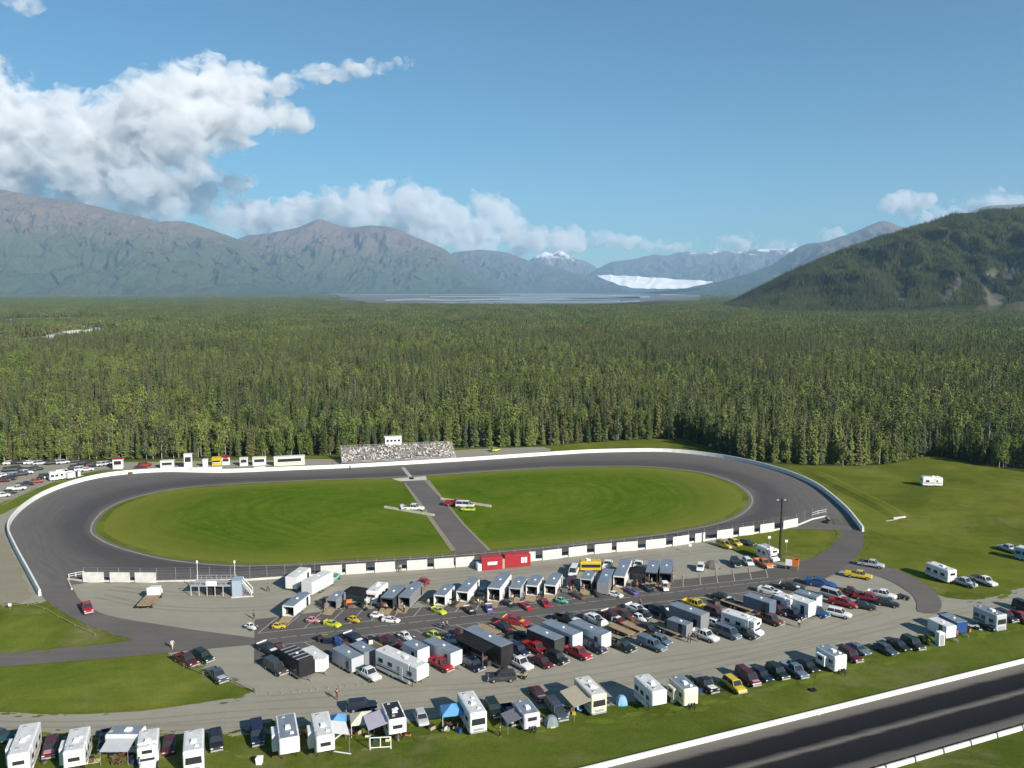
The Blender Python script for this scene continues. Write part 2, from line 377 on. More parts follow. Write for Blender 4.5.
for k_, (px_, w_) in enumerate([([(-20, 725), (120, 724), (260, 713), (420, 706), (560, 690), (700, 668), (820, 640), (900, 625), (960, 612), (1024, 597)], .55), ([(60, 731), (200, 727), (330, 718), (480, 704), (620, 684), (760, 656), (850, 636), (915, 618)], .5), ([(256, 700), (400, 690), (520, 683), (640, 664), (780, 640), (880, 612)], .6), ([(100, 596), (150, 606), (220, 610), (300, 605), (380, 590), (480, 577), (600, 563), (700, 552), (740, 545)], .55), ([(110, 588), (170, 594), (260, 596), (300, 588), (420, 576), (560, 566), (660, 552)], .5), ([(0, 505), (20, 495), (60, 479), (110, 469), (200, 469), (330, 465)], .6), ([(1, 560), (10, 585), (20, 602)], .6)]): ruts(px_, w_, 3 + k_)

# roads
smooth_sheet('road', [(-40, 668), (0, 667), (60, 662.5), (120, 657.5), (180, 652), (257, 645), (300, 645), (180, 628), (110, 616), (84, 604), (73, 588), (69, 578), (40, 578), (41, 594), (60, 611), (90, 626), (118, 636), (132, 641), (60, 648.5), (0, 653.5), (-40, 655)], 0.08, M['asphalt'], 0.05, 14, 1.0)
sheet('pit_road', gpts([(254.5, 664), (255, 620), (330, 611), (420, 601), (520, 593), (620, 584), (690, 579), (755, 572), (792, 565), (815, 557), (832, 546), (838, 532), (832, 519), (846, 515), (864, 533), (863, 548), (853, 562), (838, 573), (800, 590), (765, 604), (745, 606), (700, 612), (640, 618), (600, 624), (520, 641), (430, 648), (350, 657), (290, 668)]), 0.10, M['stall_asphalt'], None, 0.05, 15)
smooth_sheet('road', [(840, 569), (862, 561), (885, 567), (908, 575), (930, 588), (941, 601), (941, 610), (934, 614), (918, 612), (917, 604), (911, 594), (893, 583), (872, 575), (850, 572)], 0.11, M['asphalt'], 0.1, 16, 1.0)

# oval: ring between the infield edge and the walls, with a rubbered groove
INNER_PX = [(96.5, 531), (100, 520), (113, 508), (138, 498), (175, 490), (225, 485.5), (300, 481.5), (400, 478), (500, 471.5), (560, 468.5), (620, 467), (660, 468.5), (700, 473.5), (728, 482), (744, 492), (748, 502), (739, 513), (716, 523), (680, 530.5), (640, 536.5), (590, 542), (540, 547), (470, 553), (400, 558), (340, 561.5), (280, 564.5), (230, 564.5), (180, 560), (145, 553), (118, 545), (102, 537)]
OUTER_PX = [(8, 531), (13, 519), (26, 506.5), (46, 494.5), (76, 483.5), (112, 476), (162, 472.2), (222, 473), (300, 470), (348, 468), (460, 461.5), (580, 453.5), (630, 452), (662, 452), (690, 454), (724, 458.5), (756, 465), (790, 475), (818, 488), (846, 511), (863, 532), (836, 530), (826, 519), (790, 526), (740, 535), (680, 541), (600, 550), (520, 557), (440, 565), (360, 572), (300, 577), (240, 580), (160, 583), (100, 583), (72, 581), (50, 590), (38, 590), (30, 577), (15, 549)]
INNER = catmull(gpts(INNER_PX), True, 2.0)
OUTER = catmull(gpts(OUTER_PX), True, 2.0)
OC = sum(INNER, Vector()) / len(INNER)
def polar(curve, n):
    ang = math.radians(17.3); out = []
    ps = []
    for p in curve:
        d = p - OC; u = d.x * math.cos(ang) + d.y * math.sin(ang); v = -d.x * math.sin(ang) + d.y * math.cos(ang)
        ps.append((math.atan2(v * 1.5, u), p))
    ps.sort(key=lambda q: q[0])
    A = np.array([q[0] for q in ps]); X = np.array([q[1].x for q in ps]); Y = np.array([q[1].y for q in ps])
    A = np.concatenate([A - 2 * np.pi, A, A + 2 * np.pi]); X = np.tile(X, 3); Y = np.tile(Y, 3)
    th = np.linspace(-np.pi, np.pi, n, endpoint=False)
    return np.stack([np.interp(th, A, X), np.interp(th, A, Y)], 1)
def ring(name, c0, c1, rows, z, mat, label=None):
    n = len(c0); vs = []; at = []
    for k in range(rows + 1):
        t = k / rows
        for i in range(n):
            q = c0[i] * (1 - t) + c1[i] * t; vs.append((q[0], q[1], z)); at.append(t)
    fs = [(k * n + i, k * n + (i + 1) % n, (k + 1) * n + (i + 1) % n, (k + 1) * n + i) for k in range(rows) for i in range(n)]
    me = bpy.data.meshes.new(name); me.from_pydata(vs, [], fs); me.materials.append(mat)
    a = me.attributes.new('across', 'FLOAT', 'POINT'); a.data.foreach_set('value', at)
    a = me.attributes.new('along', 'FLOAT', 'POINT'); a.data.foreach_set('value', [abs(2.0 * i / n - 1.0) for k in range(rows + 1) for i in range(n)])
    bm = bmesh.new(); bm.from_mesh(me); bmesh.ops.recalc_face_normals(bm, faces=bm.faces); bm.to_mesh(me); bm.free()
    if me.polygons[0].normal.z < 0: me.flip_normals()
    o = link(name, me); o['kind'] = 'structure'
    if label: o['label'] = label
    return o
NP = 360
ci, co = polar(INNER, NP), polar(OUTER, NP)
m, t = newmat('oval asphalt with rubber groove')
p = t.pos(); ac = t.attr('across')
a = t.noise(p, 0.05, 6, 0.65, 0.5); f = t.noise(p, 4.0, 4, 0.8); wv = t.noise(p, 0.02, 3, 0.5)
acw = t.math('ADD', ac, t.math('MULTIPLY', t.math('SUBTRACT', wv, 0.5), 0.25))
base = t.ramp(acw, [(0.0, (0.170, 0.150, 0.128)), (0.07, (0.112, 0.099, 0.089)), (0.17, (0.050, 0.044, 0.042)), (0.34, (0.058, 0.051, 0.048)), (0.55, (0.108, 0.096, 0.087)), (1.0, (0.140, 0.126, 0.112))])
stk = t.n('ShaderNodeCombineXYZ'); t.l(t.math('MULTIPLY', acw, 26.0), stk.inputs[0]); t.l(t.math('MULTIPLY', t.attr('along'), 22.0), stk.inputs[1])
base = t.mix(0.55, base, t.mix(1.0, base, t.ramp(t.noise(stk.outputs[0], 1.0, 5, 0.7, 0.3), [(0.32, 0.62), (0.68, 1.34)]), 'MULTIPLY'))
base = t.mix(0.15, base, t.ramp(a, [(0.3, (0.072, 0.067, 0.068)), (0.7, (0.135, 0.124, 0.120))]))
base = t.mix(0.2, base, t.ramp(f, [(0.3, (0.06, 0.055, 0.055)), (0.7, (0.15, 0.14, 0.137))]))
t.bsdf(base, 0.85, 0.3, bump=f, bstr=0.15, bdist=0.02)
ring('race_track', ci, co, 12, 0.12, m, 'dark asphalt oval race track')
cin = np.array([[*(Vector((q[0], q[1], 0)) + (OC - Vector((q[0], q[1], 0))).normalized() * 1.0).xy] for q in ci])
ring('apron_edge', ci + (ci - cin) * 1.5, ci + (ci - cin) * 1.0, 1, 0.14, M['edge_line'], 'pale line round the infield')
m, t = newmat('mown infield grass')
p = t.pos(); rim = t.attr('across')
big = t.noise(p, 0.020, 6, 0.68, 0.8); med = t.noise(p, 0.13, 6, 0.72, 0.6); fine = t.noise(p, 2.5, 4, 0.75)
mow = t.n('ShaderNodeTexNoise'); mow.noise_dimensions = '1D'; mow.inputs['Scale'].default_value = 34.0; mow.inputs['Detail'].default_value = 2.0; t.l(t.math('ADD', rim, t.math('MULTIPLY', t.math('SUBTRACT', big, 0.5), 0.20)), mow.inputs['W'])
c = t.ramp(big, [(0.34, (0.046, 0.092, 0.006)), (0.50, (0.076, 0.124, 0.009)), (0.66, (0.138, 0.160, 0.020))])
c = t.mix(0.45, c, t.ramp(med, [(0.34, (0.045, 0.090, 0.006)), (0.50, (0.080, 0.128, 0.010)), (0.66, (0.148, 0.158, 0.025))]))
c = t.mix(t.math('MULTIPLY', t.ramp(med, [(0.35, 0.08), (0.65, 0.34)]), t.ramp(rim, [(0.45, 1.0), (0.9, 0.25)])), c, t.ramp(mow.outputs['Fac'], [(0.36, (0.040, 0.086, 0.005)), (0.64, (0.132, 0.170, 0.020))]))
edge = t.ramp(t.math('ADD', rim, t.math('MULTIPLY', t.math('SUBTRACT', med, 0.5), 0.18)), [(0.0, 0.85), (0.10, 0.45), (0.24, 0.0)])
c = t.mix(edge, c, (0.172, 0.172, 0.034))
c = t.mix(0.35, c, t.mix(1.0, c, t.ramp(fine, [(0.3, 0.55), (0.7, 1.45)]), 'MULTIPLY'))
t.bsdf(c, 0.95, 0.0, bump=fine, bstr=0.5, bdist=0.08)
icen = np.array([[OC.x + (q[0] - OC.x) * 0.02, OC.y + (q[1] - OC.y) * 0.02] for q in ci])
ring('infield', ci, icen, 24, 0.14, m, 'bright green mown infield of the oval')
ring('infield_edge', ci + (ci - cin) * 0.15, cin - (ci - cin) * .6, 1, 0.16, M['dry'], 'yellowed rim of the infield grass')
sheet('crossing_road', gpts([(402, 481), (428, 480.5), (440, 497), (463, 525), (488, 551), (455, 554), (440, 532), (420, 505)]), 0.18, M['asphalt'], 'asphalt lane crossing the infield', 0.1, 4)
sheet('crossing_shoulder', gpts([(424, 481), (429, 480.5), (442, 497), (465, 525), (491, 551), (488, 551.2), (463, 525.5), (440, 498)]), 0.20, M['gravel2'])
sheet('crossing_shoulder', gpts([(404, 484), (406, 484), (424, 507), (443, 533), (456, 551), (451, 552), (438, 533), (418, 505)]), 0.20, M['gravel2'])
sheet('start_line', gpts([(401, 468), (404.5, 467.8), (414.5, 479.5), (410, 480)]), 0.20, M['paint'], 'pale start line across the straight')
sheet('concrete_pad', gpts([(392, 479.2), (426, 476.8), (427, 480.6), (400, 481.8)]), 0.20, M['concrete'], 'pale pad at the start line')

# pit stall lines and lane dashes
def paint_line(a, b, w, z, mat, mb):
    a, b = Vector(a), Vector(b); d = (b - a).normalized(); s = Vector((-d.y, d.x, 0)) * w / 2
    q = [a + s, a - s, b - s, b + s]; n = len(mb.v)
    mb.add([(v.x, v.y, z) for v in q], [(0, 1, 2, 3)])
front_a, front_b = G(258, 634), G(768, 578)
along = (front_b - front_a); L = along.length; along.normalize()
stall_dir = (G(268, 624) - G(257, 633)).normalized(); stall_dir = Vector((math.sin(R(11.4)), math.cos(R(11.4)), 0))
mb = MB(); k = 0
npx = 27
for i in range(npx):
    q = front_a + along * (L * i / (npx - 1))
    paint_line(q, q + stall_dir * 7.5, 0.17, 0.125, None, mb)
paint_line(front_a, front_b, 0.16, 0.126, None, mb)
low_a, low_b = G(258, 648), G(770, 590)
for i in range(27):
    q = low_a + (low_b - low_a) * (i / 26)
    paint_line(q, q + Vector((0.72, -0.70, 0)) * 9, 0.16, 0.125, None, mb)
paint_line(low_a, low_b, 0.13, 0.126, None, mb)
o = mb.build('pit_markings', M['paint']); tag(o, 'painted stall lines along the pit road', kind='structure')
mb = MB()
for i in range(34):
    a_ = G(262, 640.5).lerp(G(800, 578), i / 34); b_ = a_ + along * 2.6
    paint_line(a_, b_, 0.15, 0.125, None, mb)
tag(mb.build('lane_markings', M['paint']), 'faint dashes along the pit road', kind='structure')
mb = MB()
for a_, b_ in (((690, 598.5), (712, 598)), ((318, 636), (328, 635)), ((712, 603), (744, 606.5)), ((368, 639), (386, 648))):
    paint_line(G(*a_), G(*b_), 0.2, 0.127, None, mb)
tag(mb.build('lane_markings', M['paint_y']), 'worn yellow strokes on the pit road', kind='structure')

# drag strip at the lower right corner, along its own direction
W1a, W1b = G(600, 769), G(1024, 663)
W2a, W2b = G(885, 770), G(1024, 724)
dd = (W1b - W1a).normalized(); dn = Vector((dd.y, -dd.x, 0))
wid = (W2b - W1a).dot(dn)
m, t = newmat('drag strip asphalt')
p = t.pos(); ac = t.attr('across')
st = t.noise(t.pos((0.01, 0.9, 1), -math.atan2(dd.y, dd.x)), 1.0, 4, 0.6)
acw = t.math('ADD', ac, t.math('MULTIPLY', t.math('SUBTRACT', st, 0.5), 0.06))
base = t.ramp(acw, [(0.0, (0.155, 0.142, 0.12)), (0.14, (0.145, 0.132, 0.115)), (0.20, (0.014, 0.013, 0.015)), (0.44, (0.008, 0.008, 0.010)), (0.485, (0.09, 0.083, 0.075)), (0.52, (0.165, 0.15, 0.125)), (0.565, (0.016, 0.015, 0.017)), (0.84, (0.008, 0.008, 0.010)), (0.90, (0.10, 0.092, 0.083)), (1.0, (0.14, 0.13, 0.11))])
f = t.noise(p, 4.0, 4, 0.8)
base = t.mix(0.03, base, t.ramp(f, [(0.3, (0.03, 0.03, 0.03)), (0.7, (0.13, 0.12, 0.11))]))
t.bsdf(base, 0.8, 0.12, bump=f, bstr=0.15, bdist=0.02)
vs, fs, at = [], [], []
s0, s1, rows, cols = -60.0, 260.0, 12, 40
for i in range(cols + 1):
    for k in range(rows + 1):
        q = W1a + dd * (s0 + (s1 - s0) * i / cols) + dn * (wid * k / rows); vs.append((q.x, q.y, 0.10)); at.append(k / rows)
n_ = rows + 1
fs = [(i * n_ + k, i * n_ + k + 1, (i + 1) * n_ + k + 1, (i + 1) * n_ + k) for i in range(cols) for k in range(rows)]
me = bpy.data.meshes.new('drag_strip'); me.from_pydata(vs, [], fs); me.materials.append(m)
a_ = me.attributes.new('across', 'FLOAT', 'POINT'); a_.data.foreach_set('value', at)
if me.polygons[0].normal.z < 0: me.flip_normals()
tag(link('drag_strip', me), 'straight drag strip with two dark rubbered lanes', kind='structure')

# ------------------------------------------------------------------ concrete walls
def wall(name, pts, h, w, mat, label, cat='wall', base_z=0.0, group=None, seg=None):
    mb = MB(); n = len(pts); L_ = []
    for i, p in enumerate(pts):
        d = (pts[min(i + 1, n - 1)] - pts[max(i - 1, 0)]); d.z = 0; d.normalize(); s = Vector((-d.y, d.x, 0))
        L_.append([(p.x - s.x * w * .5, p.y - s.y * w * .5, base_z), (p.x + s.x * w * .5, p.y + s.y * w * .5, base_z), (p.x + s.x * w * .32, p.y + s.y * w * .32, base_z + h), (p.x - s.x * w * .32, p.y - s.y * w * .32, base_z + h)])
    mb.loft(L_)
    o = mb.build(name, mat); tag(o, label, cat, group); return o
WALL_PX = [(40, 596), (30, 577), (15, 549), (8, 531), (13, 519), (26, 506.5), (46, 494.5), (76, 483.5), (112, 476), (162, 472.2), (222, 473), (300, 470), (348, 468), (460, 461.5), (580, 453.5), (630, 452), (662, 452), (690, 454), (724, 458.5), (756, 465), (790, 475), (818, 488), (846, 511), (863, 532)]
wall_pts = catmull(gpts(WALL_PX), False, 3.0)
wall('oval_wall', wall_pts, 1.35, 0.55, M['white_wall'], 'long white concrete wall curving round the far side of the oval')
# ------------------------------------------------------------------ mountains, glacier, river
def mountain(name, ridge, dist, depth, mat, label, seed=1, rough=1.0, nx=420, ny=150, freq=0.0012, dist2=None, rocks=None, convex=1.2):
    """terrain whose skyline passes through RIDGE (photograph places) at DIST; slopes fall to the plain over DEPTH in front and behind"""
    xs = np.linspace(ridge[0][0], ridge[-1][0], nx); ys = np.interp(xs, [r[0] for r in ridge], [r[1] for r in ridge])
    k_ = max(3, nx // 90); ys = np.convolve(np.pad(ys, k_, mode='edge'), np.ones(2 * k_ + 1) / (2 * k_ + 1), mode='valid')
    D0 = np.linspace(dist, dist2 if dist2 is not None else dist, nx)
    rp = np.array([at_dist(a, b, c)[:] for a, b, c in zip(xs, ys, D0)]); H = np.maximum(rp[:, 2], 1.0)[None, :]
    t = (np.arange(ny + 1) / ny)[:, None]; q = np.where(t <= 0.6, t / 0.6, (1 - t) / 0.4); w = np.sin(q * np.pi) ** 0.7
    y = np.where(t <= 0.6, D0[None, :] - depth * (1 - q), D0[None, :] + depth * (1 - q)); hh = H * np.where(t <= 0.6, q ** convex, q)
    wx = rp[None, :, 0] * (y / D0[None, :]) * 0.35 + rp[None, :, 0] * 0.65
    wp = fractal(wx * freq * 0.7, y * freq * 0.7, seed * 1.7, 3, False, seed + 40)
    rav = fractal(wx * freq * 1.1 + wp * 0.8, y * freq * 0.40 + wp * 0.4, seed, 6, True, seed, 0.55)
    fine = fractal(wx * freq * 5.0 + wp, y * freq * 2.6, seed + 2.0, 5, True, seed + 9, 0.55)
    sm = fractal(wx * freq * 3.1, y * freq * 3.1, seed + 5.0, 4, False, seed + 5)
    hh = hh + H * rough * (0.52 * (rav - 0.42) * w + 0.10 * (fine - 0.4) * (0.10 + w) + 0.03 * sm * (0.2 + w)) - np.where(t < 0.02, 12.0, 0.0)
    yy = y + depth * 0.08 * sm * w
    vs = np.stack([wx, yy, hh], 2).reshape(-1, 3)
    idx = np.arange((ny + 1) * nx).reshape(ny + 1, nx); fs = np.stack([idx[:-1, :-1], idx[:-1, 1:], idx[1:, 1:], idx[1:, :-1]], 2).reshape(-1, 4)
    me = bpy.data.meshes.new(name); me.from_pydata(vs.tolist(), [], fs.tolist()); me.materials.append(mat)
    if rocks is not None:
        a = me.attributes.new('rock', 'FLOAT', 'POINT'); r = np.zeros(len(vs)); px = CX + FPX * vs[:, 0] / vs[:, 1]; py = HORIZON - FPX * (vs[:, 2] - CAM_H) / vs[:, 1]
        for rx, ry, sx, sy in rocks: r = np.maximum(r, np.exp(-(((px - rx) / sx) ** 2 + ((py - ry) / sy) ** 2)))
        r *= np.clip(1.0 + 1.2 * fractal(vs[:, 0] * .02, vs[:, 2] * .02, vs[:, 1] * .006, 3, False, 77), 0, 1.6); r[vs[:, 1] > dist] = 0; a.data.foreach_set('value', r); mountain.rock = r.reshape(ny + 1, nx)
    me.polygons.foreach_set('use_smooth', [True] * len(me.polygons))
    return tag(link(name, me), label, kind='structure')

def rock_mat(name, low, mid, high, z_lo, z_hi, snow=None, cliff=None, sc=0.004, rockattr=False):
    m, t = newmat(name)
    p = t.pos(); sp = t.n('ShaderNodeSeparateXYZ'); t.l(p, sp.inputs[0])
    n1 = t.noise(p, sc, 7, 0.65, 0.4); n2 = t.noise(p, sc * 6, 6, 0.7)
    h = t.math('ADD', t.math('DIVIDE', t.math('SUBTRACT', sp.outputs['Z'], z_lo), z_hi - z_lo), t.math('MULTIPLY', t.math('SUBTRACT', n1, 0.5), 0.9))
    stops = [(0.1, low), (0.45, mid), (0.8, high)]
    c = t.ramp(h, stops)
    if snow:
        c = t.mix(t.ramp(h, [(snow, 0.0), (min(snow + 0.12, 1.0), 1.0)]), c, (0.8, 0.82, 0.86))
    c = t.mix(0.5, c, t.mix(1.0, c, t.ramp(n2, [(0.3, 0.35), (0.7, 1.5)]), 'MULTIPLY'))
    if cliff:
        nz = t.n('ShaderNodeNewGeometry'); s2 = t.n('ShaderNodeSeparateXYZ'); t.l(nz.outputs['Normal'], s2.inputs[0])
        c = t.mix(t.ramp(t.math('ADD', s2.outputs['Z'], t.math('MULTIPLY', n2, 0.3)), [(0.70, 1.0), (0.86, 0.0)]), c, cliff)
    if rockattr: c = t.mix(t.ramp(t.attr('rock'), [(0.30, 0.0), (0.5, 1.0)]), c, t.ramp(n2, [(0.3, (0.06, 0.056, 0.045)), (0.7, (0.135, 0.122, 0.10))]))
    t.bsdf(c, 0.95, 0.1, bump=n2, bstr=0.8, bdist=30.0 if not rockattr else 3.0); return m

MT = {}
MT['left'] = rock_mat('brushy mountain', (0.064, 0.076, 0.034), (0.085, 0.088, 0.042), (0.165, 0.115, 0.075), 150, 1350)
MT['mid'] = rock_mat('rocky mountain', (0.056, 0.072, 0.036), (0.090, 0.085, 0.05), (0.155, 0.112, 0.085), 100, 1150)
MT['far'] = rock_mat('far mountain', (0.06, 0.07, 0.045), (0.09, 0.085, 0.07), (0.14, 0.125, 0.115), 100, 1200)
MT['snow'] = rock_mat('snowy mountain', (0.08, 0.08, 0.07), (0.13, 0.12, 0.11), (0.2, 0.19, 0.18), 100, 1600, snow=0.55)
mountain('mountain', [(-330, 300), (-240, 262), (-160, 215), (-90, 190), (-40, 180), (0, 190), (30, 196), (60, 199.5), (90, 205), (118, 213), (140, 217), (160, 222.5), (178, 221), (192, 223.5), (215, 231), (240, 240), (265, 250), (290, 262), (320, 276), (350, 290)], 12500, 4200, MT['left'], 'broad brown and green mountain rising at the left', seed=2, rough=0.8, nx=620, ny=190, dist2=14500)
mountain('mountain', [(200, 291), (225, 247), (245, 236), (272, 233), (300, 227), (318, 219), (328, 221.5), (342, 226.5), (352, 228), (366, 225.5), (382, 226), (396, 228.5), (412, 236), (428, 242), (446, 250), (465, 266), (480, 279), (500, 291)], 15500, 3600, MT['mid'], 'rocky twin-topped mountain left of the valley mouth', seed=5, rough=0.7)
mountain('mountain', [(400, 292), (430, 262), (455, 252), (480, 249.5), (505, 252), (530, 261), (560, 269), (590, 277), (620, 289)], 18500, 3000, MT['far'], 'hazy blue ridge running down to the river', seed=8, rough=0.6, nx=260, ny=90)
mountain('snow_peak', [(480, 292), (520, 268), (535, 256), (545, 251), (551, 254), (560, 250), (572, 257), (588, 262), (602, 271), (640, 291)], 24500, 3400, MT['snow'], 'distant snow-streaked peaks at the head of the valley', seed=3, rough=0.6, nx=240, ny=80)
mountain('mountain', [(560, 291), (592, 272), (610, 262), (635, 259), (655, 254), (668, 256), (682, 251), (700, 253), (722, 250), (742, 252), (758, 249), (785, 249), (812, 246), (850, 248), (900, 252), (960, 270), (1000, 292)], 22500, 2800, rock_mat('far snowy ridge', (0.06, 0.075, 0.06), (0.08, 0.085, 0.075), (0.12, 0.115, 0.11), 100, 1150, snow=0.93), 'long blue ridge with snow along its crest beyond the glacier', seed=6, rough=0.55, nx=400, ny=90)
mountain('mountain', [(655, 292), (700, 286), (730, 279), (760, 270), (780, 261.5), (796, 248), (808, 243), (822, 243), (836, 238), (852, 233), (868, 226), (884, 219.5), (894, 224), (905, 229), (918, 224), (935, 224), (960, 216), (985, 206), (1020, 204), (1080, 200), (1140, 215), (1220, 250), (1300, 290)], 14500, 4200, MT['mid'], 'bare brown and blue mountain behind the wooded hill', seed=11, rough=0.6, nx=420, ny=110)
m = rock_mat('wooded hill floor', (0.020, 0.030, 0.010), (0.026, 0.038, 0.012), (0.04, 0.058, 0.018), 0, 260, sc=0.02, cliff=(0.07, 0.06, 0.04), rockattr=True)
BUTTE_RIDGE = [(728, 308), (742, 302), (752, 295), (764, 287), (780, 278), (800, 268.5), (826, 258), (852, 248), (880, 239), (905, 231.5), (925, 225.5), (940, 219.5), (955, 214), (970, 213), (985, 212), (1005, 211), (1024, 209), (1060, 209), (1100, 213), (1160, 222), (1230, 236), (1300, 256), (1380, 290)]
BUTTE = mountain('wooded_hill', BUTTE_RIDGE, 2700, 720, m, 'steep dark wooded hill with pale cliffs at the right', seed=14, rough=0.75, convex=0.75, nx=240, ny=100, freq=0.005, rocks=[(985, 283, 8, 13), (1005, 278, 6, 13), (992, 300, 11, 6), (953, 284, 6, 8), (944, 296, 6, 7), (1020, 268, 8, 9), (900, 296, 5, 6)])

# glacier tongue in the far valley
m, t = newmat('glacier ice'); p = t.pos((0.35, 1, 1), R(35))
c = t.ramp(t.noise(p, 0.006, 7, 0.72, 0.8), [(0.32, (0.50, 0.51, 0.54)), (0.46, (0.90, 0.90, 0.92)), (0.60, (0.96, 0.95, 0.94)), (0.72, (0.60, 0.58, 0.56))])
t.bsdf(c, 0.6, 0.4)
vs, fs = [], []
gpx = [(597, 275.4, 14300), (618, 275.6, 14300), (640, 276.8, 14200), (665, 278.2, 14100), (688, 279.8, 13900), (712, 281.6, 13600)]
gfx = [(601, 277.6, 13700), (616, 284.0, 12900), (634, 288.2, 12500), (655, 289.0, 12400), (684, 288.4, 12600), (713, 282.6, 13400)]
rows = 12
for k in range(rows + 1):
    for i in range(40):
        u = i / 39 * 5; a_ = int(min(u, 4.999)); fr = u - a_
        T = at_dist(*[gpx[a_][q] * (1 - fr) + gpx[a_ + 1][q] * fr for q in range(3)])
        B = at_dist(*[gfx[a_][q] * (1 - fr) + gfx[a_ + 1][q] * fr for q in range(3)])
        T = T + Vector((0, 0, 26 * mnoise.noise(Vector((i * .31, 2.2, 0))) + 14 * mnoise.noise(Vector((i * .9, 5.2, 0))))); B = B + Vector((0, 0, 14 * mnoise.noise(Vector((i * .37, 8.2, 0)))))
        q = B.lerp(T, k / rows); hump = 14 * mnoise.noise(q * 0.0015) + 7 * mnoise.noise(q * 0.006)
        vs.append((q.x, q.y, q.z + hump * math.sin(math.pi * k / rows)))
fs = [(k * 40 + i, k * 40 + i + 1, (k + 1) * 40 + i + 1, (k + 1) * 40 + i) for k in range(rows) for i in range(39)]
me = bpy.data.meshes.new('glacier'); me.from_pydata(vs, [], fs); me.materials.append(m)
tag(link('glacier', me), 'white glacier tongue filling the far valley', kind='structure')

# braided river: shallow channels of grey water on the silt flats
m, t = newmat('river water'); p = t.pos((0.02, 0.2, 1))
t.bsdf((0.34, 0.37, 0.39), 0.3, 0.5, bump=t.noise(p, 1.0, 3, 0.6), bstr=0.05, bdist=0.3)
M['silt'] = gravel_mat('river silt', (0.165, 0.165, 0.145), 0.02)
smooth_sheet('river_flat', [(250, 294.2), (330, 296), (370, 303), (440, 305), (520, 304.5), (600, 304), (650, 301), (700, 296.5), (720, 294), (640, 293), (520, 293), (380, 292.8)], 0.5, M['silt'], 30, 21, 120)
def channel(px, w0, name='river', seed=0):
    up = [G(x, y - w0 * (0.6 + 0.8 * abs(mnoise.noise(Vector((x * 0.03, seed, 0)))))) for x, y in px]; dn_ = [G(x, y + w0 * (0.5 + 0.8 * abs(mnoise.noise(Vector((x * 0.04, seed + 4, 0)))))) for x, y in px]
    sheet(name, catmull(up, False, 60) + catmull(dn_, False, 60)[::-1], 1.0, m, 'grey braided river channel on the flats')
channel([(385, 300.5), (420, 299.5), (450, 300.5), (490, 299.5), (530, 300.3), (570, 299.2), (610, 299), (650, 297)], 1.0, seed=1)
channel([(430, 297), (470, 296.6), (520, 297.2), (560, 296.5), (600, 296.6), (660, 295)], 0.6, seed=2)
channel([(360, 294.6), (420, 294.4), (480, 294.6), (560, 294.2), (640, 293.9)], 0.35, seed=3)
channel([(400, 303.5), (450, 303), (500, 303.4), (550, 302.8), (600, 302.6), (640, 301)], 0.55, seed=6)
channel([(470, 301.8), (520, 302.2), (570, 301.6), (620, 301.2)], 0.5, seed=7)
channel([(500, 298.6), (545, 298.2), (590, 298.5), (640, 297.6)], 0.8, seed=8)
channel([(520, 295.4), (570, 295.2), (620, 295.4), (690, 294.4)], 0.5, seed=9)
channel([(95, 294.2), (130, 293.8), (160, 294), (190, 293.8), (215, 294.2)], 0.3, seed=4)
channel([(200, 299), (240, 298.6), (280, 299), (320, 298.7)], 0.25, seed=5)

# ------------------------------------------------------------------ forest
def foliage_mat(name, dark, mid, light, amt=1.0):
    m, t = newmat(name)
    oi = t.n('ShaderNodeObjectInfo'); p = t.pos()
    n1 = t.noise(p, 0.012, 4, 0.6, 0.3); n2 = t.noise(p, 0.9, 3, 0.7)
    n3 = t.noise(p, 0.05, 4, 0.65, 0.5)
    h = t.math('ADD', t.math('MULTIPLY', oi.outputs['Random'], 0.40), t.math('MULTIPLY', t.math('ADD', t.math('MULTIPLY', t.math('SUBTRACT', n1, 0.5), 1.7), t.math('MULTIPLY', t.math('SUBTRACT', n3, 0.5), 1.5)), 1.0))
    h = t.math('ADD', h, 0.38)
    h = t.math('ADD', h, t.math('MULTIPLY', t.attr('tone'), 0.5))
    c = t.ramp(t.math('MULTIPLY', h, 0.75), [(0.22, dark), (0.52, mid), (0.88, light)])
    w_ = t.n('ShaderNodeTexWhiteNoise', noise_dimensions='1D'); t.l(t.math('ADD', oi.outputs['Random'], 3.7), w_.inputs['W'])
    c = t.mix(t.ramp(w_.outputs['Value'], [(0.0, 0.75), (0.16, 0.6), (0.20, 0.0)]), c, (0.060, 0.070, 0.044))
    c = t.mix(t.ramp(w_.outputs['Value'], [(0.86, 0.0), (0.89, 0.6), (1.0, 0.8)]), c, (0.110, 0.094, 0.040))
    c = t.mix(0.45, c, t.mix(1.0, c, t.ramp(n2, [(0.3, 0.45), (0.7, 1.6)]), 'MULTIPLY'))
    b = t.bsdf(c, 0.75, 0.2)
    return m
M['spruce'] = foliage_mat('spruce needles', (0.017, 0.029, 0.008), (0.050, 0.071, 0.018), (0.112, 0.132, 0.038))
M['birch'] = foliage_mat('birch leaves', (0.055, 0.094, 0.016), (0.100, 0.142, 0.028), (0.166, 0.190, 0.052))
M['trunk'] = plain('grey bark', (0.13, 0.11, 0.09), 0.9, 0.1, var=0.3, scale=2)
M['white_trunk'] = plain('birch bark', (0.38, 0.36, 0.31), 0.9, 0.1, var=0.3, scale=2)

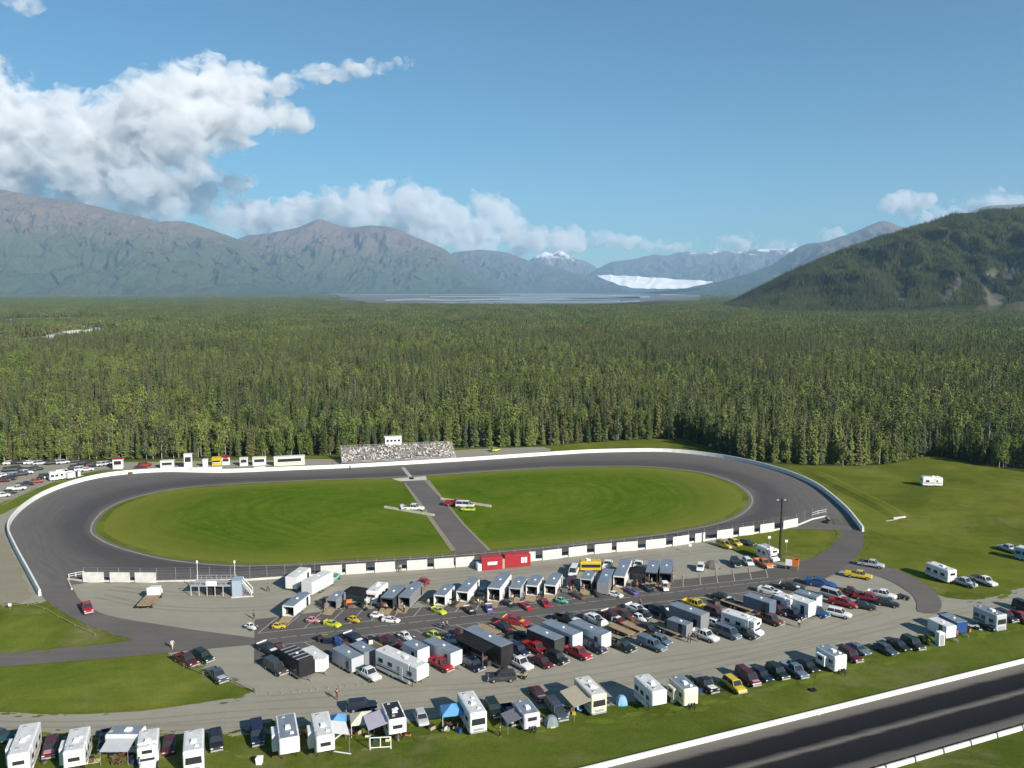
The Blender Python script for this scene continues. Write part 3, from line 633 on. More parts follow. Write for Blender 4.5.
def spruce_parts(h, rad, whorls, per, seed, seg=1):
    r_ = random.Random(seed); cr = MB(); tn = []
    for w in range(whorls):
        q = w / (whorls - 1); z0 = h * (0.06 + 0.92 * q); rr = rad * ((1 - q) ** 0.75) * (0.85 + 0.3 * r_.random()) + 0.12
        k = max(3, int(per * (1 - 0.5 * q)))
        for j in range(k):
            a = 2 * math.pi * (j + r_.random() * 0.8) / k + w * 1.3; L_ = rr * (0.55 + 0.6 * r_.random()); wd = 0.30 * L_ + 0.22
            ca, sa = math.cos(a), math.sin(a); z = z0 + r_.uniform(-0.25, 0.25)
            tip = (ca * L_, sa * L_, z - 0.28 * L_); b0 = (0.05 * ca, 0.05 * sa, z + 0.35)
            s1 = (ca * L_ * 0.6 - sa * wd, sa * L_ * 0.6 + ca * wd, z - 0.38 * L_ - 0.1); s2 = (ca * L_ * 0.6 + sa * wd, sa * L_ * 0.6 - ca * wd, z - 0.38 * L_ - 0.1)
            cr.add([b0, s1, tip, s2], [(0, 1, 2), (0, 2, 3)]); tn += [r_.random()] * 2
    cr.add([(-.14, 0, h * .9), (.14, 0, h * .9), (0, 0, h * 1.05), (0, -.14, h * .9), (0, .14, h * .9)], [(0, 1, 2), (3, 4, 2)]); tn += [0.5] * 2
    tk = MB(); tk.tube((0, 0, -0.3), (0, 0, h * 0.9), 0.02 * h * 0.6 + .05, 0.04, 5)
    return cr, tn, tk

def birch_parts(h, rad, nleaf, seed):
    r_ = random.Random(seed); cr = MB(); tn = []
    lobes = [(Vector((r_.uniform(-.5, .5) * rad, r_.uniform(-.5, .5) * rad, h * r_.uniform(0.20, 0.86))), rad * r_.uniform(0.45, 0.8), r_.random()) for _ in range(9)]
    lobes.append((Vector((0, 0, h * 0.9)), rad * 0.4, 0.6))
    for i in range(nleaf):
        c, rr, tone = r_.choice(lobes)
        d = Vector((r_.gauss(0, 1), r_.gauss(0, 1), r_.gauss(0, 1))).normalized(); p = c + Vector((d.x, d.y, d.z * 1.25)) * rr * (r_.random() ** 0.35)
        nrm = (d + Vector((r_.gauss(0, .6), r_.gauss(0, .6), r_.gauss(0, .6) + 0.3))).normalized(); u = nrm.orthogonal().normalized(); v = nrm.cross(u); s = r_.uniform(0.18, 0.42)
        cr.add([p + u * s, p + v * s * .8, p - u * s, p - v * s * .8], [(0, 1, 2, 3)]); tn.append(min(1, max(0, tone + r_.uniform(-.25, .25))))
    tk = MB(); tk.tube((0, 0, -0.3), (0, 0, h * 0.8), 0.16, 0.04, 5)
    for k in range(4):
        a = k * 1.7 + seed; tk.tube((0, 0, h * (0.3 + .1 * k)), (math.cos(a) * rad * .6, math.sin(a) * rad * .6, h * (0.5 + .1 * k)), 0.06, 0.02, 4)
    return cr, tn, tk

def with_tone(me, tn):
    a = me.attributes.new('tone', 'FLOAT', 'FACE'); a.data.foreach_set('value', tn); return me
def nofix(mb, name, mat):
    me = bpy.data.meshes.new(name); me.from_pydata(mb.v, [], mb.f)
    for q in (mat if isinstance(mat, list) else [mat]): me.materials.append(q)
    me.polygons.foreach_set('material_index', mb.m); return me

# the trees of the edge one can tell apart: crown and trunk each
KINDS_ = []
for k in range(5):
    cr, tn, tk = spruce_parts(14.5 + 1.2 * k, 2.0 + 0.12 * k, 26, 9, 40 + k)
    KINDS_.append(('spruce_tree', with_tone(nofix(cr, 'crown', M['spruce']), tn), nofix(tk, 'trunk', M['trunk'])))
for k in range(4):
    cr, tn, tk = birch_parts(12.5 + 1.4 * k, 2.6 + 0.2 * k, 1300, 60 + k)
    KINDS_.append(('birch_tree', with_tone(nofix(cr, 'crown', M['birch']), tn), nofix(tk, 'trunk', M['white_trunk'])))

from mathutils.geometry import intersect_point_line
EDGE_C = catmull(EDGE, False, 3.0)
ex = np.array([p.x for p in EDGE_C]); ey = np.array([p.y for p in EDGE_C])
def behind_edge(x, y):
    """metres behind the front line of the forest, measured along +Y from the camera's view of it"""
    ang = np.arctan2(ex, ey); o_ = np.argsort(ang)
    d_edge = np.interp(np.arctan2(x, y), ang[o_], np.hypot(ex, ey)[o_])
    return np.hypot(x, y) - d_edge
cum = [0.0]
for a_, b_ in zip(EDGE_C, EDGE_C[1:]): cum.append(cum[-1] + (b_ - a_).length)
rt = random.Random(21); NEDGE = 295; taken = []
for i in range(NEDGE):
    s = cum[-1] * (0.075 + 0.80 * (i + rt.uniform(-.4, .4)) / NEDGE); k = min(len(cum) - 2, int(np.searchsorted(cum, s)) - 1); k = max(k, 0)
    p = EDGE_C[k].lerp(EDGE_C[k + 1], (s - cum[k]) / max(1e-6, cum[k + 1] - cum[k])); out = p.normalized()
    q = p + out * rt.uniform(0.5, 5.5)
    px_ = 512 + FPX * q.x / q.y
    pb = 0.55 if px_ < 350 else (0.22 if px_ < 620 else 0.30)
    kind, cme, tme = rt.choice(KINDS_[5:] if rt.random() < pb else KINDS_[:5])
    tr = empty(kind, (q.x, q.y, 0.02), rt.uniform(0, 6.28)); sc_ = rt.uniform(0.45, 0.88); tr.scale = (sc_, sc_, sc_ * rt.uniform(0.9, 1.1))
    link('crown', cme, tr); link('trunk', tme, tr)
    where = 'along the forest edge behind the parked cars and vendor stalls' if px_ < 335 else 'along the forest edge behind the grandstand' if px_ < 545 else 'along the forest edge beyond the far turn' if px_ < 770 else 'along the forest edge above the open right field'
    lk = 'slim dark green spruce' if kind == 'spruce_tree' else 'lighter round-crowned birch'
    tag(tr, lk + ' ' + where, 'tree', ('spruces ' if kind == 'spruce_tree' else 'birches ') + where)
    taken.append((q.x, q.y))

# everything behind them reads as one wood
PROTO = bpy.data.collections.new('forest stock')
def proto(name, me):
    o = bpy.data.objects.new(name, me); PROTO.objects.link(o); return o
protos = []
def merged(cr, tn, tk, mats, name):
    n0 = len(cr.f); cr.add(tk.v, tk.f, 1); me = nofix(cr, name, mats); return with_tone(me, tn + [0.5] * (len(cr.f) - n0))
for k in range(5):
    cr, tn, tk = spruce_parts(12.5 + 2.2 * k, 2.0 + 0.16 * k, 15, 6, 140 + k); protos.append(proto('%02d wood' % k, merged(cr, tn, tk, [M['spruce'], M['trunk']], 'wood')))
for k in range(3):
    cr, tn, tk = birch_parts(12.5 + 1.6 * k, 2.4 + 0.3 * k, 480, 160 + k); protos.append(proto('%02d wood' % (5 + k), merged(cr, tn, tk, [M['birch'], M['white_trunk']], 'wood')))
PS = 34.0
for k in range(4):
    r_ = random.Random(500 + k); big = MB(); tt = []
    for i in range(84):
        x, y = r_.uniform(-PS / 2, PS / 2), r_.uniform(-PS / 2, PS / 2)
        if r_.random() < 0.62:
            h = r_.uniform(6, 15); rad = r_.uniform(1.3, 2.0); base_t = r_.uniform(0, 1)
            for w in range(5):
                q = w / 4; rr = rad * (1 - q * 0.85) * r_.uniform(.8, 1.2); z = h * (0.12 + 0.72 * q)
                n = 5; a0 = r_.random() * 6
                ringv = [(x + rr * r_.uniform(.6, 1.2) * math.cos(a0 + 6.283 * j / n), y + rr * r_.uniform(.6, 1.2) * math.sin(a0 + 6.283 * j / n), z - r_.uniform(.2, .9)) for j in range(n)]
                big.add(ringv + [(x, y, z + h * 0.24)], [(j, (j + 1) % n, n) for j in range(n)], 0); tt += [base_t * .7 + .3 * r_.random() for _ in range(n)]
        else:
            h = r_.uniform(6, 12); rad = r_.uniform(1.6, 2.4); base_t = r_.uniform(0, 1)
            for i2 in range(34):
                d = Vector((r_.gauss(0, 1), r_.gauss(0, 1), r_.gauss(0, 1))).normalized(); p_ = Vector((x, y, h * 0.62)) + Vector((d.x * rad, d.y * rad, d.z * h * 0.34)) * r_.uniform(0.5, 1.0)
                nr = (d + Vector((r_.gauss(0, .5), r_.gauss(0, .5), r_.gauss(0, .5) + .3))).normalized(); u = nr.orthogonal().normalized(); v = nr.cross(u); s = r_.uniform(.6, 1.1)
                big.add([p_ + u * s, p_ + v * s, p_ - u * s, p_ - v * s], [(0, 1, 2, 3)], 1); tt.append(base_t * .7 + .3 * r_.random())
    protos.append(proto('%02d wood' % (8 + k), with_tone(nofix(big, 'wood', [M['spruce'], M['birch']]), tt)))

rng = np.random.default_rng(5)
CLEAR = []      # openings in the wood: centre, half sizes
for (x0, y0, x1, y1) in ((50, 328, 108, 346), (-20, 317.5, 88, 324), (26, 335, 48, 345), (0, 344, 18, 355)):
    a_, b_ = G((x0 + x1) / 2, y1), G((x0 + x1) / 2, y0); w_ = abs(G(x1, (y0 + y1) / 2).x - G(x0, (y0 + y1) / 2).x)
    CLEAR.append((a_.lerp(b_, 0.5).x, (a_.y + b_.y) / 2, w_ / 2, (b_.y - a_.y) / 2))
def cleared(x, y, m_=0.0):
    c = np.zeros(len(x), bool)
    for cx_, cy_, hx, hy in CLEAR: c |= ((np.abs(x - cx_) / (hx + m_)) ** 4 + (np.abs(y - cy_) / (hy + m_)) ** 4) < 1
    return c
HALF = math.radians(39)
def field_points(d0, d1, spacing, jit=0.5):
    X = np.arange(-d1 * math.sin(HALF), d1 * math.sin(HALF), spacing); Y = np.arange(d0 * math.cos(HALF) * 0.8, d1, spacing)
    gx, gy = np.meshgrid(X, Y); gx = gx.ravel(); gy = gy.ravel()
    gx = gx + rng.uniform(-jit, jit, len(gx)) * spacing; gy = gy + rng.uniform(-jit, jit, len(gy)) * spacing
    d = np.hypot(gx, gy); ok = (d >= d0) & (d < d1) & (np.abs(np.arctan2(gx, gy)) < HALF)
    return gx[ok], gy[ok]
NEAR = 1050.0
x, y = field_points(250, NEAR, 3.15)
be = behind_edge(x, y); ok = (be > 4.0) & ~cleared(x, y, 2)
x, y, be = x[ok], y[ok], be[ok]
dens = pnoise(x * 0.02, y * 0.02, 1.3, 3) + 0.8 * pnoise(x * 0.07, y * 0.07, 3.3, 33)
mixn = pnoise(x * 0.008, y * 0.008, 7.7, 4) + 0.6 * pnoise(x * 0.05, y * 0.05, 2.7, 5)
ok = rng.random(len(x)) < np.clip(0.86 + 0.9 * dens, 0.10, 1.0)
x, y, mixn = x[ok], y[ok], mixn[ok]
isb = rng.random(len(x)) < np.clip(0.32 + 1.25 * mixn - 0.10 * (x > 150) + 0.15 * (x < -80), 0.03, 0.9)  # fewer birches at the right: darker spruces stand in for shade
idx = np.where(isb, 5 + rng.integers(0, 3, len(x)), rng.integers(0, 5, len(x)))
sc_ = rng.uniform(0.40, 0.84, len(x)) * (1 + 0.25 * pnoise(x * .03, y * .03, 6.1, 41)) * np.where(rng.random(len(x)) < 0.10, 1.38, 1.0)
P = [np.stack([x, y, np.zeros(len(x))], 1)]; I = [idx]; S = [sc_]; A = [rng.uniform(0, 6.28, len(x))]
x, y = field_points(NEAR, 6200, PS * 0.93, 0.08)
far_ok = y < 2950 + 350 * pnoise(x * 0.0012, 0.3, 4.1, 6) + 2600 * np.clip((np.abs(x / y) - 0.175) * 9, 0, 1)
ok = ~cleared(x, y, 12) & far_ok
x, y = x[ok], y[ok]
P.append(np.stack([x, y, np.zeros(len(x))], 1)); I.append(8 + rng.integers(0, 4, len(x))); S.append(rng.uniform(0.8, 1.12, len(x))); A.append(rng.integers(0, 4, len(x)) * (math.pi / 2))
# woods on the steep hill
bv = np.array([v.co[:] for v in BUTTE.data.vertices]).reshape(101, 240, 3)
j_, i_ = [q.ravel() for q in np.meshgrid(np.arange(2, 72), np.arange(1, 238), indexing='ij')]; j_ = np.repeat(j_, 7); i_ = np.repeat(i_, 7)
u, w = rng.random((2, len(j_), 1)); Q = bv[j_, i_] * (1 - u) * (1 - w) + bv[j_, i_ + 1] * u * (1 - w) + bv[j_ + 1, i_] * (1 - u) * w + bv[j_ + 1, i_ + 1] * u * w
ok = (mountain.rock[j_, i_] < 0.33) & (pnoise(Q[:, 0] * .012, Q[:, 1] * .012, Q[:, 2] * .012, 8) > -0.5)
bx, by, bz = Q[ok, 0], Q[ok, 1], Q[ok, 2] - 0.3
n = len(bx)
P.append(np.stack([bx, by, bz], 1)); bm_ = pnoise(bx * .005, by * .005, bz * .005, 12) + .5 * pnoise(bx * .02, by * .02, bz * .02, 13) + 0.5 * (bz > 190) - 0.45 * (bz < 110)
I.append(np.where(rng.random(n) < np.clip(0.02 + 0.7 * bm_, 0.0, 0.55), 5 + rng.integers(0, 3, n), rng.integers(0, 5, n))); S.append(rng.uniform(0.45, 0.9, n)); A.append(rng.uniform(0, 6.28, n))  # birches kept few: dark spruce colour stands in for the slope's shade
# scattered brush on the far flats
x, y = field_points(3000, 9500, 60, 0.5)
ok = pnoise(x * 0.0007, y * 0.002, 9.1, 14) > -0.12
pxs = 512 + FPX * x / y; pys = 290 + FPX * CAM_H / y
ok &= ~((pxs > 340) & (pxs < 700) & (pys < 306) & (pys > 292.5))
x, y = x[ok], y[ok]
P.append(np.stack([x, y, np.zeros(len(x))], 1)); I.append(8 + rng.integers(0, 4, len(x))); S.append(rng.uniform(0.4, 0.9, len(x))); A.append(rng.uniform(0, 6.28, len(x)))
P = np.concatenate(P).astype(np.float32); I = np.concatenate(I).astype(np.int32); S = np.concatenate(S).astype(np.float32); A = np.concatenate(A).astype(np.float32)
me = bpy.data.meshes.new('forest'); me.vertices.add(len(P)); me.vertices.foreach_set('co', P.ravel())
for nm, typ, val in (('pick', 'INT', I), ('size', 'FLOAT', S), ('turn', 'FLOAT', A)):
    a_ = me.attributes.new(nm, typ, 'POINT'); a_.data.foreach_set('value', val)
me.update()
fo = tag(link('forest', me), 'dense mixed wood of dark spruces and lighter birches filling the valley', 'forest', kind='stuff')
ng = bpy.data.node_groups.new('plant the wood', 'GeometryNodeTree')
ng.interface.new_socket('Geometry', in_out='INPUT', socket_type='NodeSocketGeometry'); ng.interface.new_socket('Geometry', in_out='OUTPUT', socket_type='NodeSocketGeometry')
N = ng.nodes; gi = N.new('NodeGroupInput'); go = N.new('NodeGroupOutput')
ci_ = N.new('GeometryNodeCollectionInfo'); ci_.inputs['Collection'].default_value = PROTO; ci_.inputs['Separate Children'].default_value = True; ci_.inputs['Reset Children'].default_value = True
ip = N.new('GeometryNodeInstanceOnPoints'); ip.inputs['Pick Instance'].default_value = True
def named(nm, typ):
    q = N.new('GeometryNodeInputNamedAttribute'); q.data_type = typ; q.inputs['Name'].default_value = nm; return q.outputs[0]
cx_ = N.new('ShaderNodeCombineXYZ'); er = N.new('FunctionNodeEulerToRotation')
ng.links.new(gi.outputs[0], ip.inputs['Points']); ng.links.new(ci_.outputs[0], ip.inputs['Instance']); ng.links.new(named('pick', 'INT'), ip.inputs['Instance Index'])
ng.links.new(named('turn', 'FLOAT'), cx_.inputs[2]); ng.links.new(cx_.outputs[0], er.inputs[0]); ng.links.new(er.outputs[0], ip.inputs['Rotation'])
ng.links.new(named('size', 'FLOAT'), ip.inputs['Scale']); ng.links.new(ip.outputs[0], go.inputs[0])
md = fo.modifiers.new('wood', 'NODES'); md.node_group = ng
print('forest instances', len(P))

for k, (cx_, cy_, hx, hy) in enumerate(CLEAR):
    pts = [Vector((cx_ + hx * math.copysign(abs(math.cos(a)) ** .5, math.cos(a)), cy_ + hy * math.copysign(abs(math.sin(a)) ** .5, math.sin(a)), 0)) for a in np.linspace(0, 6.283, 40)[:-1]]
    sheet('clearing', pts, 0.05, M['gravel'], 'pale gravel clearing far off in the forest', 6, 30 + k)

# ------------------------------------------------------------------ clouds
def surface(F, org, cell):
    """naive surface nets: the zero level of a field on a grid as points and quads"""
    ins = F > 0; n0, n1, n2 = F.shape
    cs = [ins[a:n0 - 1 + a, b:n1 - 1 + b, c:n2 - 1 + c] for a in (0, 1) for b in (0, 1) for c in (0, 1)]
    cnt = np.sum(cs, 0); act = (cnt > 0) & (cnt < 8); ids = -np.ones(act.shape, np.int64); I_ = np.argwhere(act); ids[act] = np.arange(len(I_))
    acc = np.zeros((len(I_), 3)); num = np.zeros(len(I_))
    co = [(a, b, c) for a in (0, 1) for b in (0, 1) for c in (0, 1)]; val = [F[I_[:, 0] + a, I_[:, 1] + b, I_[:, 2] + c] for a, b, c in co]
    for p in range(8):
        for q in range(p + 1, 8):
            if sum(abs(co[p][k] - co[q][k]) for k in range(3)) != 1: continue
            cr = (val[p] > 0) != (val[q] > 0); t_ = np.where(cr, val[p] / np.where(cr, val[p] - val[q], 1), 0)
            acc += np.where(cr[:, None], np.array(co[p]) + t_[:, None] * (np.array(co[q]) - np.array(co[p])), 0); num += cr
    V_ = (I_ + acc / np.maximum(num, 1)[:, None]) * cell + org; quads = []
    for ax in range(3):
        u, w = [(1, 2), (2, 0), (0, 1)][ax]; sl = [slice(1, n - 1) for n in F.shape]
        A_ = ins[tuple(sl[k] if k != ax else slice(0, F.shape[ax] - 1) for k in range(3))]; B_ = ins[tuple(sl[k] if k != ax else slice(1, F.shape[ax]) for k in range(3))]
        E_ = np.argwhere(A_ != B_); flip = A_[tuple(E_.T)]
        for k in range(3):
            if k != ax: E_[:, k] += 1
        def cell_(du, dw):
            q = E_.copy(); q[:, u] += du; q[:, w] += dw; return ids[tuple(q.T)]
        Q = np.stack([cell_(-1, -1), cell_(0, -1), cell_(0, 0), cell_(-1, 0)], 1); Q[~flip] = Q[~flip][:, ::-1]; quads.append(Q)
    return V_, np.concatenate(quads)
def cloud_mat(name, dens, col):
    m = bpy.data.materials.new(name); m.use_nodes = True; t = m.node_tree; t.nodes.clear()
    out = t.nodes.new('ShaderNodeOutputMaterial'); v = t.nodes.new('ShaderNodeVolumePrincipled')
    v.inputs['Density'].default_value = dens; v.inputs['Color'].default_value = (*col, 1); v.inputs['Anisotropy'].default_value = 0.0
    t.links.new(v.outputs[0], out.inputs['Volume']); return m
def wisp_mat(name, dens, scale, lo_, hi_):
    m = bpy.data.materials.new(name); m.use_nodes = True; t = NT(m); p = t.pos((1, 1, 1.25))
    n_ = t.noise(p, scale, 7, 0.62, 0.6); r = t.n('ShaderNodeMapRange'); r.interpolation_type = 'SMOOTHSTEP'; r.inputs['From Min'].default_value = lo_; r.inputs['From Max'].default_value = hi_; r.inputs['To Max'].default_value = dens
    t.l(n_, r.inputs['Value']); v = t.n('ShaderNodeVolumePrincipled'); v.inputs['Color'].default_value = (0.955, 0.955, 0.965, 1); t.l(r.outputs[0], v.inputs['Density']); t.l(v.outputs[0], t.out.inputs['Volume'])
    try: m.cycles.volume_step_rate = 0.12
    except Exception: pass
    return m
CM, CF = cloud_mat('cumulus core', 0.0021, (0.945, 0.945, 0.957)), wisp_mat('cloud fringe', 0.0042, 0.00125, 0.44, 0.66)
def cloud(name, blobs, dist, thick, cell, seed, label, core=0.34, fringe=-0.12, amp=0.85, scale=620.0):
    r_ = random.Random(seed); B_ = []
    for px, py, pr in blobs:
        D_ = dist + r_.uniform(-.5, .5) * thick; B_.append((at_dist(px, py, D_), pr / FPX * D_ * 1.22))
    P_ = np.array([b[0][:] for b in B_]); R_ = np.array([b[1] for b in B_])
    lo = (P_ - R_[:, None] * 1.35).min(0) - cell * 2; hi = (P_ + R_[:, None] * 1.35).max(0) + cell * 2; n = np.ceil((hi - lo) / cell).astype(int) + 1
    F = np.full(n, -1.0)
    for c, r in zip(P_, R_):
        a = np.maximum(((c - r * 1.4 - lo) / cell).astype(int), 0); b = np.minimum(((c + r * 1.4 - lo) / cell).astype(int) + 2, n)
        gx, gy, gz = np.meshgrid(*[np.arange(a[k], b[k]) * cell + lo[k] - c[k] for k in range(3)], indexing='ij')
        dz = np.where(gz < 0, gz * 1.35, gz * 1.05); f = 1 - np.sqrt(gx * gx + gy * gy + dz * dz) / r
        S_ = F[a[0]:b[0], a[1]:b[1], a[2]:b[2]]; hi_, lo_ = np.maximum(S_, f), np.minimum(S_, f); k_ = np.clip(0.25 - (hi_ - lo_), 0, 0.25); F[a[0]:b[0], a[1]:b[1], a[2]:b[2]] = hi_ + k_ * k_
    band = np.argwhere(F > -0.75); X = band * cell + lo; q = X / scale
    nz = fractal(q[:, 0], q[:, 1], q[:, 2], 6, False, seed, 0.66) + 0.35 * fractal(q[:, 0] * 1.7, q[:, 1] * 1.7, q[:, 2] * 1.7, 4, True, seed + 7, 0.55) - 0.12
    F[tuple(band.T)] += amp * nz; F[0] = F[-1] = -1; F[:, 0] = F[:, -1] = -1; F[:, :, 0] = F[:, :, -1] = -1
    top = None
    for lev, nm, mt in ((core, name, CM), (fringe, 'fringe', CF)):
        if lev is None: continue
        V_, Q = surface(F - lev, lo, cell)
        if not len(V_): continue
        me = bpy.data.meshes.new(nm); me.from_pydata(V_.tolist(), [], Q.tolist()); me.materials.append(mt); me.polygons.foreach_set('use_smooth', [True] * len(me.polygons))
        o = link(name if top is None else nm, me, top)
        if top is None: top = tag(o, label, 'cloud', kind='stuff')
    return top
def strand(pts, n, seed, jit=3.0):
    """many small puffs along a line of (x, y, radius)"""
    r_ = random.Random(seed); out = []
    for i in range(n):
        u = i / (n - 1) * (len(pts) - 1); k = min(int(u), len(pts) - 2); f = u - k; x, y, r = [pts[k][j] * (1 - f) + pts[k + 1][j] * f for j in range(3)]
        out.append((x + r_.uniform(-jit, jit), y + r_.uniform(-jit, jit), r * r_.uniform(.6, 1.1)))
    return out
cloud('cloud_bank', [(-60, 130, 60), (-10, 150, 42), (20, 145, 34), (12, 165, 30), (45, 125, 22), (66, 99, 11), (62, 110, 12), (55, 150, 34), (85, 145, 32), (105, 125, 22), (110, 165, 32), (132, 125, 30), (145, 92, 17), (160, 105, 22), (145, 150, 30), (170, 130, 34), (188, 100, 26), (212, 74, 14), (205, 90, 20), (215, 120, 28), (245, 93, 20), (250, 125, 18), (278, 118, 14), (300, 122, 10), (90, 180, 20), (130, 188, 18), (165, 185, 16), (195, 165, 18), (60, 178, 16), (20, 185, 14), (25, 196, 14), (65, 198, 14), (100, 205, 15), (135, 208, 15), (170, 208, 14), (-20, 190, 16), (110, 190, 20), (150, 180, 20), (75, 165, 26), (190, 145, 22), (225, 105, 22), (180, 120, 26)], 23500, 1500, 58, 3, 'large white cumulus bank piled over the left mountain')
cloud('cloud_streak', strand([(255, 92, 10), (285, 84, 8), (315, 77, 7.5), (345, 69, 6.5), (375, 68, 5.5), (416, 63, 3.5)], 70, 5, 5.0), 23500, 700, 48, 5, 'thin cloud streak trailing off to the right of the bank', core=None, fringe=-.02, amp=.8, scale=420.0)
cloud('cloud_bank', [(150, 205, 14), (180, 197, 14), (205, 192, 13), (232, 184, 11), (250, 181, 7), (200, 208, 12), (230, 218, 15), (255, 222, 16), (280, 216, 14), (305, 214, 14), (332, 208, 15), (355, 205, 14), (380, 205, 17), (405, 203, 17), (425, 212, 17), (445, 220, 16), (460, 228, 15), (485, 208, 13), (500, 218, 13), (480, 232, 15), (510, 232, 13), (535, 240, 12), (400, 225, 18), (430, 235, 16), (465, 245, 12), (490, 248, 10), (520, 250, 9), (560, 245, 9), (360, 220, 14), (340, 225, 12), (300, 228, 12)], 26500, 1200, 60, 7, 'long low cloud bank behind the middle mountains', scale=600.0)
cloud('cloud_streak', strand([(520, 240, 8), (560, 240, 9), (600, 240, 7), (640, 246, 6), (690, 246, 5), (740, 242, 6), (795, 244, 6)], 60, 11, 5), 28500, 700, 62, 11, 'thin hazy cloud over the far snowy ridge', core=None, fringe=-.05, amp=.8, scale=500.0)
cloud('small_cloud', [(826, 238, 7), (836, 235, 6), (845, 240, 5)], 26500, 500, 50, 12, 'small white puff left of the right-hand peak', scale=350.0)
cloud('small_cloud', [(890, 207, 8), (905, 204, 10), (920, 203, 8), (912, 214, 8), (930, 199, 5)], 26500, 500, 50, 13, 'small pinkish cloud on the pointed right peak', scale=350.0, core=.3)
cloud('small_cloud', [(925, 220, 6), (940, 215, 8), (955, 211, 8), (975, 206, 10), (995, 203, 10), (1015, 205, 9), (1040, 206, 10), (1070, 205, 10)], 26500, 600, 55, 14, 'white cloud strip behind the top of the wooded hill', scale=400.0)
cloud('small_cloud', strand([(8, -6, 10), (22, 4, 10), (40, 8, 6)], 9, 15), 22000, 300, 50, 15, 'faint wisp in the upper left corner', core=None, fringe=0.0, amp=.9, scale=400.0)

# ------------------------------------------------------------------ haze
mb = MB(); mb.box(-26000, 26000, -1500, 21500, -8.0, 1950.0)
m = bpy.data.materials.new('valley haze'); m.use_nodes = True; t = m.node_tree; t.nodes.clear()
out = t.nodes.new('ShaderNodeOutputMaterial'); v = t.nodes.new('ShaderNodeVolumePrincipled')
v.inputs['Density'].default_value = 4.3e-5; v.inputs['Color'].default_value = (0.46, 0.72, 1.0, 1); v.inputs['Anisotropy'].default_value = 0.1
t.links.new(v.outputs[0], out.inputs['Volume'])
tag(mb.build('haze', m), 'blue valley haze', kind='stuff')
# ------------------------------------------------------------------ materials of made things
def paint_mat(name, rough=0.35, spec=0.5, var=0.10):
    """paint whose colour is the object's own colour, with dust and unevenness"""
    m, t = newmat(name)
    oi = t.n('ShaderNodeObjectInfo'); tc = t.n('ShaderNodeTexCoord'); f = t.noise(tc.outputs['Object'], 1.7, 5, 0.65)
    c = t.mix(1.0, oi.outputs['Color'], t.ramp(f, [(0.25, 1 - var), (0.75, 1.0)]), 'MULTIPLY')
    dust = t.ramp(t.noise(tc.outputs['Object'], 0.9, 4, 0.6), [(0.5, 0.0), (0.8, 0.06)])
    c = t.mix(dust, c, (0.33, 0.29, 0.23))
    t.bsdf(c, rough, spec); return m
M['car_paint'] = paint_mat('car paint', 0.3, 0.5)
M['panel'] = paint_mat('painted panel', 0.5, 0.35, 0.08)
M['cloth'] = paint_mat('woven fabric', 0.9, 0.1, 0.15)
M['glass'] = plain('tinted glass', (0.025, 0.03, 0.035), 0.08, 0.6, var=0.1)
M['tyre'] = plain('tyre rubber', (0.02, 0.02, 0.02), 0.85, 0.2)
M['rim'] = plain('wheel metal', (0.42, 0.42, 0.43), 0.35, 0.5, metal=0.6)
M['dark'] = plain('black plastic', (0.022, 0.022, 0.024), 0.6, 0.3)
M['metal'] = plain('bare metal', (0.45, 0.45, 0.46), 0.4, 0.5, metal=0.5, var=0.15)
M['roof_metal'] = plain('trailer roof sheet', (0.33, 0.35, 0.38), 0.38, 0.5, metal=0.55, var=0.18, scale=0.8)
M['roof_rubber'] = plain('white roof membrane', (0.54, 0.54, 0.53), 0.8, 0.2, var=0.2, scale=1.0)
M['lamp_white'] = plain('headlamp lens', (0.7, 0.7, 0.68), 0.15, 0.6)
M['lamp_red'] = plain('tail lamp lens', (0.35, 0.02, 0.02), 0.2, 0.6)
M['stripe'] = plain('beige and grey trim stripe', (0.30, 0.27, 0.24), 0.5, 0.3, var=0.3)
M['wood'] = plain('weathered timber', (0.28, 0.21, 0.13), 0.85, 0.15, var=0.3, scale=3)
M['brown'] = plain('brown timber', (0.15, 0.09, 0.05), 0.85, 0.15, var=0.3, scale=3)
M['white'] = plain('white paint', (0.78, 0.78, 0.76), 0.5, 0.35, var=0.05)
M['grey'] = plain('grey paint', (0.30, 0.30, 0.31), 0.6, 0.3)
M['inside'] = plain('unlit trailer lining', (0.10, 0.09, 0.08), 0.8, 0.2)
M['skin'] = plain('skin', (0.42, 0.25, 0.18), 0.6, 0.3, var=0.05)
M['hair'] = plain('dark hair', (0.05, 0.035, 0.025), 0.7, 0.2)
M['rubbish'] = plain('brown clutter', (0.13, 0.085, 0.055), 0.9, 0.1, var=0.5, scale=3)

CLR = dict(white=(.68, .68, .66), cream=(.66, .61, .47), beige=(.48, .42, .31), silver=(.42, .44, .46), grey=(.20, .20, .21), dkgrey=(.045, .047, .05), black=(.016, .016, .018),
           navy=(.010, .016, .042), blue=(.015, .055, .20), ltblue=(.22, .40, .62), skyblue=(.12, .33, .58), steel=(.10, .14, .19), slate=(.05, .065, .09), teal=(.02, .07, .08), green=(.014, .035, .022), dkgreen=(.008, .02, .014),
           red=(.30, .018, .026), maroon=(.075, .011, .016), pink=(.50, .24, .25), orange=(.55, .16, .03), rust=(.11, .05, .032), brown=(.12, .075, .045), yellow=(.56, .40, .03), lime=(.46, .54, .04), mint=(.15, .42, .34), purple=(.11, .09, .25), lavender=(.52, .48, .55), tan=(.36, .29, .20))
def paint(o, c): o.color = (*(CLR[c] if isinstance(c, str) else c), 1)

CACHE = {}
def cached(key, fn):
    if key not in CACHE: CACHE[key] = fn()
    return CACHE[key]

def part(name, mesh, parent, col=None, loc=None):
    o = link(name, mesh, parent)
    if col is not None: paint(o, col)
    if loc is not None: o.location = loc
    return o

